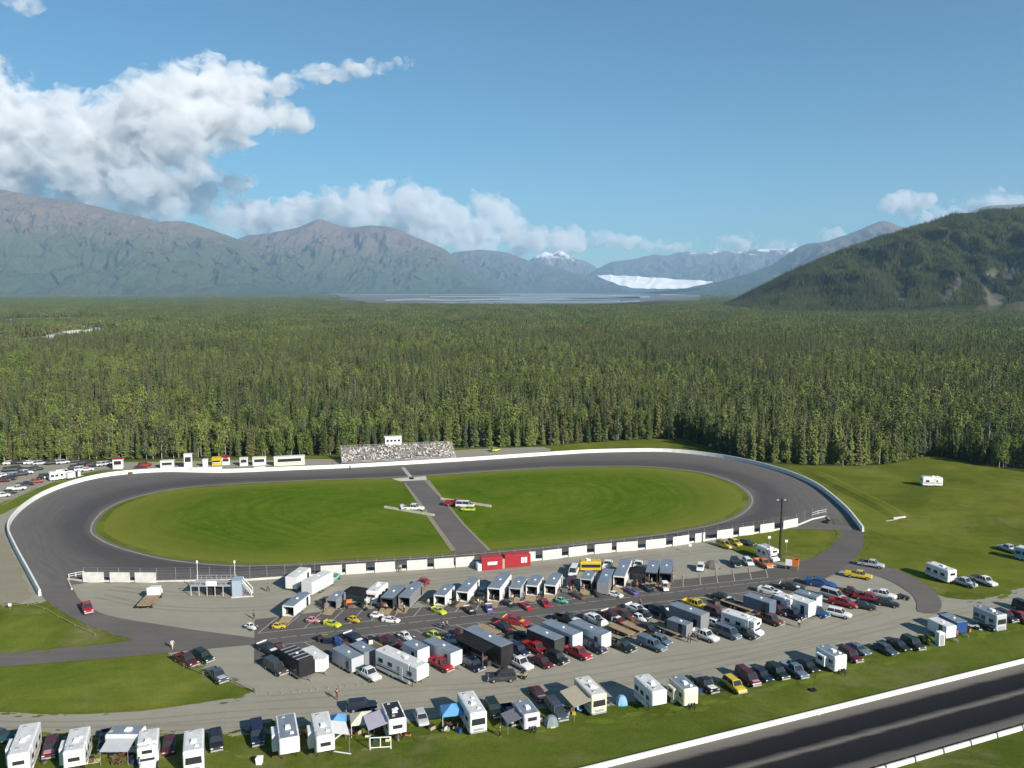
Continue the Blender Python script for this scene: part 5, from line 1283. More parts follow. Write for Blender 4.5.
def figure_mesh(pose, which):
    """body, shirt or trousers of one figure grown as a continuous skinned surface"""
    def f():
        walk = pose == 'walk'; sl = .22 if walk else .05
        J = {'pelvis': (0, 0, .95, .125), 'belly': (.01, 0, 1.12, .12), 'chest': (0, 0, 1.33, .145), 'neck': (.01, 0, 1.50, .055), 'head': (.03, 0, 1.62, .095), 'crown': (.03, 0, 1.70, .08)}
        E = [('pelvis', 'belly'), ('belly', 'chest'), ('chest', 'neck'), ('neck', 'head'), ('head', 'crown')]
        for s, n in ((1, 'a'), (-1, 'b')):
            J['hip' + n] = (0, s * .10, .90, .09); J['knee' + n] = (s * sl + .03, s * .11, .50, .062); J['ankle' + n] = (s * sl * 1.2 - (.05 if walk else 0), s * .11, .09, .042); J['toe' + n] = (s * sl * 1.2 + .16, s * .12, .04, .04)
            J['sh' + n] = (0, s * .19, 1.42, .06); J['elb' + n] = (-s * sl * .6 - .02, s * .26, 1.15, .045); J['wri' + n] = (-s * sl * .9 + .08, s * .27, .92, .032); J['hand' + n] = (-s * sl + .1, s * .26, .84, .035)
            E += [('pelvis', 'hip' + n), ('hip' + n, 'knee' + n), ('knee' + n, 'ankle' + n), ('ankle' + n, 'toe' + n), ('chest', 'sh' + n), ('sh' + n, 'elb' + n), ('elb' + n, 'wri' + n), ('wri' + n, 'hand' + n)]
        keep = {'body': None, 'shirt': ['belly', 'chest', 'sha', 'shb', 'elba', 'elbb', 'pelvis'], 'trousers': ['pelvis', 'hipa', 'hipb', 'kneea', 'kneeb', 'anklea', 'ankleb']}[which]
        names = [n for n in J if keep is None or n in keep]; names.sort(key=lambda n: n != 'pelvis')
        me = bpy.data.meshes.new(which); me.from_pydata([J[n][:3] for n in names], [(names.index(a), names.index(b)) for a, b in E if a in names and b in names], [])
        o = bpy.data.objects.new('fig', me); COL.objects.link(o); sk = o.modifiers.new('s', 'SKIN'); grow = 1.0 if which == 'body' else 1.16
        for i, n in enumerate(names): r = J[n][3] * grow; me.skin_vertices[0].data[i].radius = (r, r)
        me.skin_vertices[0].data[0].use_root = True
        sb = o.modifiers.new('b', 'SUBSURF'); sb.levels = sb.render_levels = 1
        dg = bpy.context.evaluated_depsgraph_get(); me2 = bpy.data.meshes.new_from_object(o.evaluated_get(dg)); bpy.data.objects.remove(o)
        me2.name = which; me2.materials.clear(); me2.materials.append(M['skin'] if which == 'body' else M['cloth']); me2.polygons.foreach_set('use_smooth', [True] * len(me2.polygons)); return me2
    return cached(('fig', pose, which), f)
def hair_mesh():
    def f():
        mb = MB(); mb.loft([[(.015 + r * math.cos(a), r * math.sin(a), z) for a in [k * math.pi / 4 for k in range(8)]] for r, z in ((.098, 1.64), (.108, 1.69), (.095, 1.75), (.05, 1.79))]); return mb.mesh('hair', M['hair'], smooth=True)
    return cached('hair', f)
def person(px, py, yaw, shirt, trousers, label, pose='stand', base=None):
    p = base if base is not None else G(px, py); root = link('person', figure_mesh(pose, 'body')); root.location = p; root.rotation_euler = (0, 0, yaw)
    part('shirt', figure_mesh(pose, 'shirt'), root, shirt); part('trousers', figure_mesh(pose, 'trousers'), root, trousers); part('hair', hair_mesh(), root)
    tag(root, label, 'person', 'people about the pits'); return root

# ------------------------------------------------------------------ placing by the place in the photograph
ROWS = {'A': -70.0, 'B': -47.0, 'C': 75.0}
LABELS = {}
def spot(rear, front, h, row=None, snap=0.8):
    a, b = G(*rear, h), G(*front, h); d = b - a; yaw = math.atan2(d.y, d.x)
    if row is not None:
        tgt = R(ROWS[row]) if isinstance(row, str) else R(row); diff = (tgt - yaw + math.pi) % (2 * math.pi) - math.pi
        if abs(diff) < R(60): yaw += diff * snap
    return Vector(((a.x + b.x) / 2, (a.y + b.y) / 2, 0)), yaw, d.length
def done(o, label, cat, group=None, z=0.0):
    assert label not in LABELS or group, label
    LABELS[label] = o; tag(o, label, cat, group); o.location.z = z; return o
ZG = {'A': 0.062, 'B': 0.082, 'C': 0.082}
CATN = {'pickup': 'pickup', 'suv': 'suv', 'van': 'van', 'sedan': 'car', 'hatch': 'car'}
GROUPN = {'A': 'vehicles parked along the grass by the drag strip', 'B': 'vehicles in the lower pit row', 'C': 'vehicles in the upper pit row'}
def V(kind, rear, front, col, label, row='B', z=None, group=None, **k):
    p, y, L = spot(rear, front, .8, row, k.pop('snap', .75)); return done(car(kind, p, y, col, **k), label, CATN[kind], group or GROUPN.get(row, 'vehicles on the grounds'), ZG.get(row, .06) if z is None else z)
def RC(kind, rear, front, col, label, row=None, trim='black', z=.125, scale=1.0):
    p, y, L = spot(rear, front, .5, row, .6); return done(race_car(kind, p, y, col, trim, scale), label, 'race car', 'race cars in the pit stalls', z)
def RV(kind, rear, front, label, row='A', z=None, minL=4.5, maxL=11.5, cat=None, snap=0.8, **k):
    H = k.get('H') or {'bus': 3.25, 'cabover': 3.05, 'trailer': 2.9, 'fifth': 3.5}[kind]; k['H'] = H
    p, y, L = spot(rear, front, H, row, snap); L = min(max(L, minL), maxL)
    return done(rv(kind, p, y, L, **k), label, cat or ('motorhome' if kind in ('bus', 'cabover') else 'camper trailer'), GROUPN.get(row, 'campers on the grounds'), ZG.get(row, .06) if z is None else z)
def TR(rear, front, label, row='B', z=None, minL=4.0, maxL=13.0, snap=.75, **k):
    H = k.get('H', 2.6); p, y, L = spot(rear, front, H, row, snap); L = min(max(L, minL), maxL)
    return done(trailer(p, y, L, **k), label, 'trailer', GROUPN.get(row, 'trailers on the grounds'), ZG.get(row, .06) if z is None else z)
# ================================================================== bottom row: campers and cars along the grass by the drag strip
V('sedan', (-13, 732), (11, 736), 'teal', 'dark teal car cut by the picture edge behind the first white camper', row=None)
RV('fifth', (29.2, 723.5), (18.9, 755), 'largest white camper in the corner with slide-outs and a dark front window', slide=2.6, slide_r=0, roof='roof_rubber', vents=3)
V('suv', (50.5, 738), (50.5, 757), 'maroon', 'dark purple-red car between the two white campers in the corner', row='A', hood='pink')
RV('fifth', (80, 727.5), (73.5, 752), 'white camper with a slide-out standing right of the purple-red car', slide=2.2, vents=3)
V('pickup', (107, 731), (105, 749), 'navy', 'black pickup with a blue bed and pale bumper beside the beige mat', row='A')
RV('trailer', (113.5, 730.5), (138, 730.5), 'small white trailer parked crosswise with a grey awning facing the grass', row=None, awning=(-1, 'silver', 3.6, 2.2, 0), minL=4.5, maxL=5, vents=1, roof='roof_metal')
RV('cabover', (149, 729.5), (146.5, 751), 'cream-fronted white camper right of the brown picnic clutter', roof='roof_rubber', col='white')
V('hatch', (169.5, 737), (168.5, 752), 'maroon', 'dark red car with a grey roof squeezed between two white campers', row='A')
RV('bus', (194.5, 731), (192.6, 750), 'short white motorhome with a striped windscreen facing the drag strip', vents=2, minL=5.5)
V('suv', (214.5, 733.5), (218, 747), 'black', 'black car with a pale bumper next to the short white motorhome', row='A')
V('pickup', (256, 725), (258.5, 742), 'navy', 'tall navy pickup with a pale bumper beside the widest white trailer', row='A', cap='navy')
RV('fifth', (286, 714), (288.7, 739), 'widest white trailer with a blank bright nose and a side slide-out', slide=2.4, front_window=False, W=2.55, roof='roof_metal')
RV('fifth', (320.5, 712), (324.5, 737), 'white trailer with a small nose window beside the blue and white awnings', slide=2.0, awning=(1, 'white', 3.4, 2.0, .4), W=2.35)
V('suv', (351, 706), (373, 703.5), 'navy', 'dark blue car standing crosswise in shade behind the cream tent', row=None)
RV('fifth', (390, 702), (397.5, 719.5), 'white-nosed camper with a dark roof and a big grey awning', roof='dark', awning=(-1, 'lavender', 4.0, 2.6, .3), slide=0, vents=3)
V('hatch', (419, 709.5), (423.5, 724), 'silver', 'silver estate car between the grey awning and the blue canopy', row='A')
RV('bus', (466.5, 691.5), (477.2, 713.5), 'long white motorhome with a green-tinted windscreen beside the blue canopy', vents=4, stripe='stripe')
V('suv', (490, 699), (498, 717), 'dkgreen', 'black-green car in the long shade right of the white motorhome', row='A')
V('pickup', (507, 704), (515.5, 724), 'navy', 'navy pickup under a grey awning with a white thing on its nose', row='A')
RV('trailer', (521.5, 701), (531.5, 713), 'small lavender-grey camper with a rounded nose beside the navy pickup', col='lavender', minL=4.5, maxL=5, roof='roof_metal', awning=(-1, 'grey', 3.0, 2.2, .4), vents=1, H=2.5)
V('sedan', (532, 687), (545, 699), 'maroon', 'dark red car with a glinting hood parked behind the lavender camper', row='A', hood='pink')  # pink hood panel paints in the sunlit glint
V('pickup', (551, 702.5), (562, 717), 'slate', 'grey-blue pickup parked right behind the small green tent', row='A', cap='dkgrey')
RV('bus', (580.5, 677), (600.2, 695), 'cream motorhome with white roof domes and a beige awning', col='cream', roof='roof_rubber', awning=(-1, 'beige', 5.0, 2.8, .8), vents=5)
RV('fifth', (641, 674.5), (660.3, 692), 'tall white trailer with a blank bright end beside the blue dome tent', front_window=False, vents=3)
RV('trailer', (677, 676.5), (690, 688.5), 'beige camper trailer with a dark slide window and a spare wheel', col='cream', slide=1.8, vents=2, front_window=False, roof='roof_metal', H=2.9)
V('pickup', (693, 676.5), (717, 690), 'black', 'black pickup with a grey bed cover and white bumper beside the beige camper', row='A', tonneau='grey', hood='white')
V('suv', (729, 680), (740, 689), 'yellow', 'yellow open-topped car with a dark cabin on the grass edge', row='A')
V('van', (741, 671.5), (755, 682.5), 'maroon', 'dark maroon van with a pinkish front right of the yellow car', row='A', hood='pink')
V('sedan', (756, 669.5), (767.5, 677.5), 'navy', 'dark navy car with one bright headlight right of the maroon van', row='A')
V('suv', (771, 666.5), (784, 676), 'dkgreen', 'dark green car with a bright bumper between navy car and silver-blue pickup', row='A')
V('pickup', (787, 663.5), (802, 674.5), 'steel', 'silver-blue pickup parked third from the last slide-out camper', row='A')
V('sedan', (803, 660), (813, 669), 'black', 'black car in the shade of the slide-out camper', row='A')
RV('trailer', (823, 646), (840, 655), 'boxy white camper with a framed slide window near the leaning post', slide=2.0, front_window=False, vents=2, roof='roof_metal', H=2.9)
V('suv', (844, 650.5), (857, 659), 'maroon', 'dark red car tucked against the boxy slide-out camper', row='A')
V('sedan', (851, 645), (866, 651), 'steel', 'steel-blue car right behind the dark red car', row='A')
V('sedan', (878, 643.5), (894, 652.5), 'slate', 'grey-blue sedan with a bright nose standing clear on the grass edge', row='A')
V('sedan', (893, 640.5), (905, 647.5), 'black', 'black sedan with a white bumper right of the grey-blue sedan', row='A')
V('suv', (908, 639), (918, 646.5), 'green', 'dark green car beside the bushes and the portable toilet', row='A')
TR((937, 619.5), (947, 624.5), 'small white box trailer with a bright end beside the blue one', row='A', col='white', roof='roof_rubber', H=2.5, W=2.2, vnose=False, minL=4, maxL=4.5)
TR((949, 615.5), (957, 620), 'small blue box trailer behind the white one', row='A', col='blue', H=2.4, vnose=False, minL=4, maxL=5)
RV('bus', (979, 605), (1001.5, 615.5), 'dark-sided motorhome with a white-edged roof facing the drag strip', col='silver', roof='roof_metal', vents=3, stripe='dark')
V('sedan', (983, 620), (993, 628.5), 'navy', 'dark car with a white hood in front of the dark-sided motorhome', row='A', hood='white')
V('suv', (1000, 611.5), (1012, 620), 'black', 'black car right of the dark-sided motorhome', row='A')
V('pickup', (1012, 613), (1028, 620.5), 'red', 'red pickup at the picture edge behind the last dark cars', row='A')
V('van', (1018, 604), (1034, 611), 'dkgreen', 'dark green van at the picture edge behind the red pickup', row='A')

# things lying and standing about the bottom row
def slab(px, py, w, d, h, col, name, label, cat, yaw=0.0, mat='cloth', z=0.063):
    p = G(px, py); mb = MB(); mb.box(-w / 2, w / 2, -d / 2, d / 2, 0, h, top=(.02, .02, .02, .02)); o = mb.build(name, M[mat]); o.location = (p.x, p.y, z); o.rotation_euler = (0, 0, yaw); paint(o, col); return tag(o, label, cat)
slab(93.5, 758.5, 1.9, 2.6, .03, 'beige', 'ground_mat', 'beige ground mat laid on the grass beside a white camper', 'mat', R(14))
def picnic(px, py, yaw, label):
    p = G(px, py); r_ = empty('picnic_table', (p.x, p.y, .063), yaw)
    def tp():
        mb = MB()
        for k in range(4): mb.box(-.9, .9, -.38 + .2 * k, -.20 + .2 * k, .70, .75)
        return mb.mesh('table_top', M['brown'])
    def bn():
        mb = MB(); mb.box(-.9, .9, -.13, .13, .42, .47); return mb.mesh('bench', M['brown'])
    def lg():
        mb = MB(); mb.tube((0, -.75, 0), (0, .25, .70), .05, .05, 4); mb.tube((0, .75, 0), (0, -.25, .70), .05, .05, 4); mb.box(-.04, .04, -.7, .7, .36, .42); return mb.mesh('leg', M['brown'])
    part('table_top', cached('ptop', tp), r_)
    for s in (-1, 1): part('bench', cached('pben', bn), r_, loc=(0, s * .68, 0)); part('leg', cached('pleg', lg), r_, loc=(s * .7, 0, 0))
    return tag(r_, label, 'table')
picnic(115, 752, R(10), 'brown picnic table in front of the crosswise white trailer')
picnic(125, 757, R(80), 'brown picnic table nearest the cream-fronted camper')
picnic(383, 733, R(20), 'brown picnic table in front of the grey awning')
picnic(352, 736, R(5), 'brown picnic table on the lawn below the cream tent')
def woodpile(px, py, label):
    p = G(px, py); mb = MB(); r_ = random.Random(int(px))
    for k in range(16):
        a = r_.uniform(0, 3.1); x, y, z = r_.uniform(-.9, .9), r_.uniform(-.6, .6), r_.uniform(.08, .55); mb.tube((x - .35 * math.cos(a), y - .35 * math.sin(a), z), (x + .35 * math.cos(a), y + .35 * math.sin(a), z + .05), .09, .08, 6)
    o = mb.build('firewood_pile', M['rubbish']); o.location = (p.x, p.y, .06); return tag(o, label, 'firewood')
woodpile(118, 763, 'brown heap of firewood at the lower edge beside the picnic tables')
woodpile(450, 727, 'brown heap on the ground under the blue canopy')
def chair(px, py, yaw, col, label, group='camp chairs by the parked campers'):
    p = G(px, py); r_ = empty('camp_chair', (p.x, p.y, .063), yaw)
    def st():
        mb = MB(); mb.box(-.28, .28, -.28, .28, .40, .45); return mb.mesh('seat', M['cloth'])
    def bk():
        mb = MB(); mb.add([(-.30, -.28, .45), (-.30, .28, .45), (-.42, .28, 1.0), (-.42, -.28, 1.0), (-.26, -.28, .45), (-.26, .28, .45), (-.38, .28, 1.0), (-.38, -.28, 1.0)], [(3, 2, 1, 0), (4, 5, 6, 7), (0, 1, 5, 4), (1, 2, 6, 5), (2, 3, 7, 6), (3, 0, 4, 7)]); return mb.mesh('backrest', M['cloth'])
    def lg():
        mb = MB(); mb.tube((0, 0, 0), (0, 0, .42), .02, .02, 5); return mb.mesh('leg', M['dark'])
    part('seat', cached('cs', st), r_, col); part('backrest', cached('cb', bk), r_, col)
    for a in (-.25, .25):
        for b in (-.25, .25): part('leg', cached('cl', lg), r_, loc=(a, b, 0))
    return tag(r_, label, 'chair', group)
for k, (x, y, c, l) in enumerate([(299, 737.5, 'pink', 'pink camp chair against the widest white trailer'), (580, 713, 'ltblue', 'light blue camp chair nearest the yellow box'), (585, 711, 'teal', 'teal camp chair in front of the cream motorhome'), (589.5, 709, 'ltblue', 'light blue camp chair nearest the cream motorhome bumper'),
                               (351, 726, 'yellow', 'pale yellow camp chair on the lawn under the cream tent'), (355, 727, 'cream', 'cream camp chair on the lawn beside the pale yellow one'), (444, 733, 'cream', 'cream camp chair before the blue canopy'), (455, 731, 'tan', 'tan camp chair before the blue canopy'), (337, 734, 'yellow', 'yellow camp chair at the end of the white plank')]):
    chair(x, y, R(-80 + 37 * k), c, l)
canopy(*(lambda p: ((p.x, p.y, .06), R(10)))(G(338.5, 733)), 'skyblue', 2.2, 2.6, 1.9); tag(bpy.data.objects['canopy_tent'], 'blue shade canopy beside the white trailer with the nose window', 'canopy')
o = canopy(*(lambda p: ((p.x, p.y, .06), R(15)))(G(362, 731)), 'cream', 3.1, 3.1, 1.9); tag(o, 'cream pointed canopy tent left of the grey awning', 'canopy', 'canopies')
o = canopy(*(lambda p: ((p.x, p.y, .06), R(12)))(G(452, 724)), 'skyblue', 3.0, 3.0, 2.1); tag(o, 'bright blue canopy tent left of the long white motorhome', 'canopy', 'canopies')
o = dome_tent(*(lambda p: ((p.x, p.y, .06), R(-75)))(G(551, 725)), (.20, .24, .26), 1.0, 1.3, 'lime'); tag(o, 'small grey tent with a bright lime front on the grass edge', 'tent')
o = dome_tent(*(lambda p: ((p.x, p.y, .06), R(-80)))(G(621.5, 704)), 'ltblue', .85, 1.25, 'skyblue'); tag(o, 'small light blue dome tent between the cream and white campers', 'tent')
slab(535, 725, .7, .5, .45, 'white', 'cool_box', 'white cool box on the grass below the lavender camper', 'cool box', R(10), 'panel')
slab(574, 715, .5, .4, .4, 'yellow', 'cool_box', 'yellow box on the grass by the light blue chairs', 'cool box', R(-10), 'panel')
mb = MB(); mb.box(-.35, .35, -.35, .35, .0, .85, top=(-.06, -.06, -.06, -.06)); mb.box(-.44, .44, -.44, .44, .851, .93, top=(.1, .1, .1, .1))
o = mb.build('litter_bin', M['white'], bevel=.03); q = G(259.5, 764); o.location = (q.x, q.y, .06); tag(o, 'white litter bin alone on the lawn near the lower edge', 'bin')
def plank(a, b, w, h, label, name='plank', mat='wood', z=.065):
    a, b = G(*a), G(*b); d = (b - a); o_ = MB(); L_ = d.length; o_.box(0, L_, -w / 2, w / 2, 0, h); o = o_.build(name, M[mat]); o.location = (a.x, a.y, z); o.rotation_euler = (0, 0, math.atan2(d.y, d.x)); return tag(o, label, 'plank')
plank((331, 743), (345, 731.5), .16, .08, 'pale plank lying slantwise on the lawn beside the white trailer', mat='white')
plank((334, 752), (351, 754.5), .16, .06, 'pale board on the lawn below the firewood and chairs', mat='white')
# white pipe frame on the lawn
r_ = empty('pipe_frame', G(380.5, 750), R(6)); 
for nm, a, b in (('post', (-1.35, 0, 0), (-1.35, 0, 1.75)), ('post', (0, 0, .35), (0, 0, 1.75)), ('post', (1.35, 0, 0), (1.35, 0, 1.75)), ('rail', (-1.35, 0, 1.75), (1.35, 0, 1.75)), ('rail', (-1.35, 0, .38), (1.35, 0, .38))):
    mb = MB(); mb.tube(a, b, .06, .06, 6); mb.build(nm, M['white'], r_)
tag(r_, 'white pipe frame standing on the lawn below the grey awning', 'frame')
# leaning post with a tyre at its foot, past the parked row
p = G(813, 691); r_ = empty('leaning_post', p)
mb = MB(); mb.tube((0, 0, 0), (.55, .4, 3.4), .03, .025, 6); mb.build('post', M['dark'], r_)
mb = MB(); n = 16; mb.loft([[((.42 + a) * math.cos(2 * math.pi * i / n), (.42 + a) * math.sin(2 * math.pi * i / n), z) for i in range(n)] for a, z in ((.05, .065), (.14, .12), (.14, .24), (.05, .30), (-.14, .28), (-.14, .08))]); mb.build('tyre', M['tyre'], r_)
tag(r_, 'thin leaning post with a black tyre at its foot on the lawn', 'post')
# portable toilet and bush at the right end of the row
def toilet(px, py, label, col='white', z=.06):
    p = G(px, py); r_ = empty('portable_toilet', (p.x, p.y, z), R(-80)); mb = MB(); mb.box(-.55, .55, -.55, .55, 0, 2.1); b = mb.build('cabin', M['panel'], r_, bevel=.03); paint(b, col)
    mb = MB(); mb.box(-.6, .6, -.6, .6, 2.101, 2.28, top=(.12, .12, .12, .12)); mb.build('roof', M['white'], r_); mb = MB(); mb.box(.551, .575, -.36, .36, .1, 1.95); mb.build('door', M['grey'], r_); return tag(r_, label, 'toilet')
toilet(939.5, 645, 'white portable toilet on the grass edge below the white box trailer', 'white')
def bush(px, py, s, label, seed):
    r_ = random.Random(seed); mb = MB(); tn = []
    for i in range(240):
        d = Vector((r_.gauss(0, 1), r_.gauss(0, 1), abs(r_.gauss(0, .9)))).normalized(); q = Vector((d.x * s, d.y * s, d.z * s * .8 + .1)) * r_.uniform(.4, 1); u = d.orthogonal().normalized(); v = d.cross(u); k = r_.uniform(.12, .28)
        mb.add([q + u * k, q + v * k, q - u * k, q - v * k], [(0, 1, 2, 3)]); tn.append(r_.random())
    o = link('bush', with_tone(nofix(mb, 'bush', M['spruce']), tn)); q = G(px, py); o.location = q; return tag(o, label, 'bush')
bush(925, 642, 1.3, 'dark bush left of the portable toilet', 4); bush(929, 645, .8, 'smaller dark bush touching the portable toilet', 5)
def quad(px, py, yaw, col, label, z=.06, row=None):
    p = G(px, py); r_ = empty('quad_bike', (p.x, p.y, z), yaw)
    def bd():
        mb = MB(); mb.box(-.75, .75, -.24, .24, .45, .75, top=(.1, .25, .06, .06)); mb.box(.35, .95, -.45, .45, .62, .72, top=(.05, .1, .05, .05)); mb.box(-.95, -.35, -.45, .45, .62, .72, top=(.1, .05, .05, .05)); return mb.mesh('body', M['car_paint'])
    def se():
        mb = MB(); mb.box(-.55, .15, -.18, .18, .755, .87, top=(.05, .1, .03, .03)); return mb.mesh('seat', M['dark'])
    def hb():
        mb = MB(); mb.tube((.4, 0, .72), (.3, 0, 1.02), .03, .03, 5); mb.tube((.3, -.38, 1.04), (.3, .38, 1.04), .025, .025, 5); return mb.mesh('handlebar', M['dark'])
    part('body', cached('qb', bd), r_, col); part('seat', cached('qs', se), r_); part('handlebar', cached('qh', hb), r_); wheels(r_, (-.62, .62), .55, .29, .24, rims=False)
    return tag(r_, label, 'quad bike')
quad(973, 629, R(-20), 'silver', 'silver quad bike on the grass between the blue trailer and motorhome')
quad(899, 598.5, R(30), 'black', 'black quad bike at the outer end of the lower pit row')
quad(904, 599.5, R(-40), 'dkgrey', 'dark grey quad bike last of the lower pit row on the gravel')

# ================================================================== cars by the left triangle of grass
V('pickup', (177, 655.5), (195, 663), 'maroon', 'maroon pickup nose to the pole fence by the grass triangle', row=-40)
V('suv', (194, 652), (213, 659.5), 'dkgreen', 'dark green car beside the maroon pickup by the grass triangle', row=-42)
V('pickup', (210, 669), (224, 680), 'slate', 'dark grey pickup with a bright bumper at the tip of the grass triangle', row=-48, hood='silver')
def pole_fence(pts, label, h=.75, name='pole_fence', mat='wood', rails=2, group=None, gap=3.0, z=.06):
    P_ = gpts(pts); r_ = empty(name, P_[0]); o0 = P_[0]
    C_ = catmull(P_, False, gap); 
    for p in C_:
        mb = MB(); mb.tube((p.x - o0.x, p.y - o0.y, 0), (p.x - o0.x, p.y - o0.y, h), .06, .06, 6); mb.build('post', M[mat], r_)
    mb = MB()
    for k in range(rails):
        z_ = h * (.92 - .45 * k)
        for a, b in zip(C_, C_[1:]): mb.tube((a.x - o0.x, a.y - o0.y, z_), (b.x - o0.x, b.y - o0.y, z_), .045, .045, 5)
    mb.build('rail', M[mat], r_); return tag(r_, label, 'fence', group)
pole_fence([(170, 659), (184, 667.5), (203, 675.5), (232, 682), (256, 694)], 'low pale pole fence along the edge of the grass triangle', gap=4.0)
pole_fence([(3, 608), (28, 606), (44, 610), (58, 618), (75, 627), (95, 636)], 'low timber rail along the upper lawn at the track exit', h=.55, rails=1, gap=4.0)
# low rope of tyres and stakes between pits and camping row
for k in range(12):
    x = 270 + k * 9.4 + (k * 37 % 5); y = 695 - k * 1.05
    p = G(x, y); r_ = empty('marker_stake', (p.x, p.y, .04)); mb = MB(); mb.tube((0, 0, 0), (0, 0, .6), .03, .025, 6); mb.build('stake', M['wood'], r_); mb = MB(); mb.tube((0, 0, 0), (0, 0, .10), .13, .10, 8); mb.build('base', M['wood'], r_)
    tag(r_, 'short pale stake in the line dividing the pits from the campers', 'stake', 'stakes dividing the pits from the camping row')

# ================================================================== lower pit row
V('pickup', (265, 660), (287, 674), 'dkgrey', 'dark grey pickup with a white cab roof left of the striped black trailer', cap='dkgrey')
TR((284, 647.5), (308, 658.5), 'black trailer with a striped rack covering its whole roof', col='black', roof='dark', stripes=True, H=3.3, W=2.5, vnose=False, awning=None)
TR((307, 647.5), (321, 658), 'short white trailer with a bulging white roof beside the striped one', col='white', roof='roof_rubber', H=2.5, W=2.4, minL=5, maxL=6.5)
RC('stock', (262, 647), (277, 652), 'black', 'black race car with a white nose at the left end of the lower stalls', row='B', trim='white')
TR((337, 647), (358.5, 656.5), 'plain grey trailer with a square pale end left of the white pickup', col='silver', H=2.7, vnose=False)
TR((355, 642.5), (370, 651.5), 'darker grey trailer half hidden behind the plain grey one', col='grey', H=2.6, vnose=False)
RC('small', (334, 639), (341, 645), 'blue', 'blue race car at the back end of the plain grey trailer', row='B', trim='white')
RC('stock', (350, 637), (361, 642), 'navy', 'navy race car with white trim at the pit road edge', row='B', trim='white')
RV('fifth', (379.5, 648.5), (425, 665), 'longest white trailer with side graphics in the lower pit row', row='B', z=.085, snap=.5, H=3.5, minL=9.5, maxL=11, front_window=False, windows=4, vents=4, stripe='dark', roof='roof_rubber')
V('pickup', (358, 667.5), (378, 678), 'white', 'white pickup with a dark bed in front of the plain grey trailer', tonneau='teal')
RC('stock', (383, 638), (399, 647), 'maroon', 'dark maroon race car under a dull cover by the pit road', row='B', trim='brown')
RC('small', (401, 634), (411, 640), 'white', 'white race car behind the white-ended trailer', row='B', trim='white')
TR((407.5, 641), (424, 648.5), 'short grey-roofed trailer with a bright white end beside the red pickup', col='white', H=3.0, W=2.4, vnose=False)
TR((429.5, 639.5), (455.5, 650.5), 'long grey-roofed trailer with a white end right of the red pickup', col='white', H=2.8, W=2.4, vnose=False, minL=7)
V('pickup', (433, 658), (449, 669), 'red', 'bright red pickup between the two white-ended trailers', tonneau='red')
RC('small', (431, 634), (439, 638), 'lime', 'lime yellow race car parked behind the long grey-roofed trailer', row='B', trim='yellow')
RC('small', (446, 637), (455, 643), 'silver', 'silver buggy between the lime car and the black hauler', row='B', trim='dkgrey')
TR((474, 628.5), (502, 643.5), 'big black hauler with a blue-grey roof and black awning', col='black', H=3.9, W=2.6, vnose=False, awning=(-1, 'black', 7.5, 2.6, -.3), minL=9.5, maxL=12)
V('suv', (466, 659), (481, 669), 'navy', 'dark navy car in the shade before the black hauler')
V('suv', (513, 675.5), (491, 676.5), 'dkgrey', 'dark grey car parked crosswise at the nose of the black hauler', row=None)
quad(521, 678, R(160), 'tan', 'tan quad bike beside the crosswise dark grey car')
V('pickup', (508, 655.5), (531, 669), 'white', 'white pickup with a dark load beside the black hauler', load=True)
V('sedan', (534, 656), (551, 666), 'maroon', 'dark red car right of the loaded white pickup')
V('suv', (511, 645), (526, 654), 'navy', 'navy car in the shade between the black hauler and the red one')
V('pickup', (528, 642.5), (543, 652), 'red', 'bright red covered pickup behind the dark red car', tonneau='red', hood='red')
RC('stock', (509, 623), (524, 626), 'red', 'red and yellow race car up on a trailer by the pit road', trim='yellow', z=.70)
q_ = spot((508, 627), (526, 631), .6, 'B', .5); o = flat_trailer(q_[0], q_[1], 6, 'tan'); done(o, 'tan open trailer carrying the red and yellow race car', 'trailer', None, .082)
RC('stock', (499, 626), (513, 632), 'black', 'black race car with red trim behind the black hauler', row='B', trim='red')
TR((531.5, 627), (559.5, 638.5), 'blue-grey-roofed trailer with dark gear along its side', col='dkgrey', H=2.9, W=2.4, vnose=False)
TR((547.5, 620.5), (576, 634), 'long pale-roofed trailer with a white nose panel', col='white', H=2.9, W=2.4, vnose=False)
TR((573, 620.5), (606.5, 634), 'longest blue-white trailer with a dark side door and bright end', col='white', H=2.9, W=2.45, vnose=False)
V('pickup', (568, 646), (588, 658), 'red', 'red pickup parked below the two long pale trailers')
V('pickup', (584, 641), (603, 650.5), 'navy', 'navy pickup beside the dark side door of the longest trailer', cap='navy')
V('suv', (548, 652), (566, 662.5), 'black', 'black car with a white tail left of the red pickup')
RC('stock', (588, 615.5), (604, 624), 'white', 'white race car with black panels above the longest trailer', row='B', trim='black')
V('pickup', (559, 616.5), (574, 620), 'black', 'black pickup with a white hood at the pit road edge', hood='white', row=None)
RC('stock', (606, 612.5), (621, 621.5), 'maroon', 'crimson race car with a pale nose right of the white one', row='B', trim='white')
RC('stock', (619, 612), (632, 618.5), 'rust', 'orange-brown race car right of the crimson one', row='B', trim='maroon')
RC('stock', (631, 607), (645, 613), 'white', 'white race car standing nearest the pit road dashes', row='B', trim='white')
RC('small', (640, 612), (648, 617), 'black', 'black race car with a white tail below the nearest white one', row='B', trim='white')
RC('small', (636, 616), (643, 621), 'white', 'small white race car beside the orange-brown one', row='B', trim='black')
V('suv', (653, 607), (667, 614), 'dkgrey', 'dark grey car piled with tyres left of the big grey hauler')
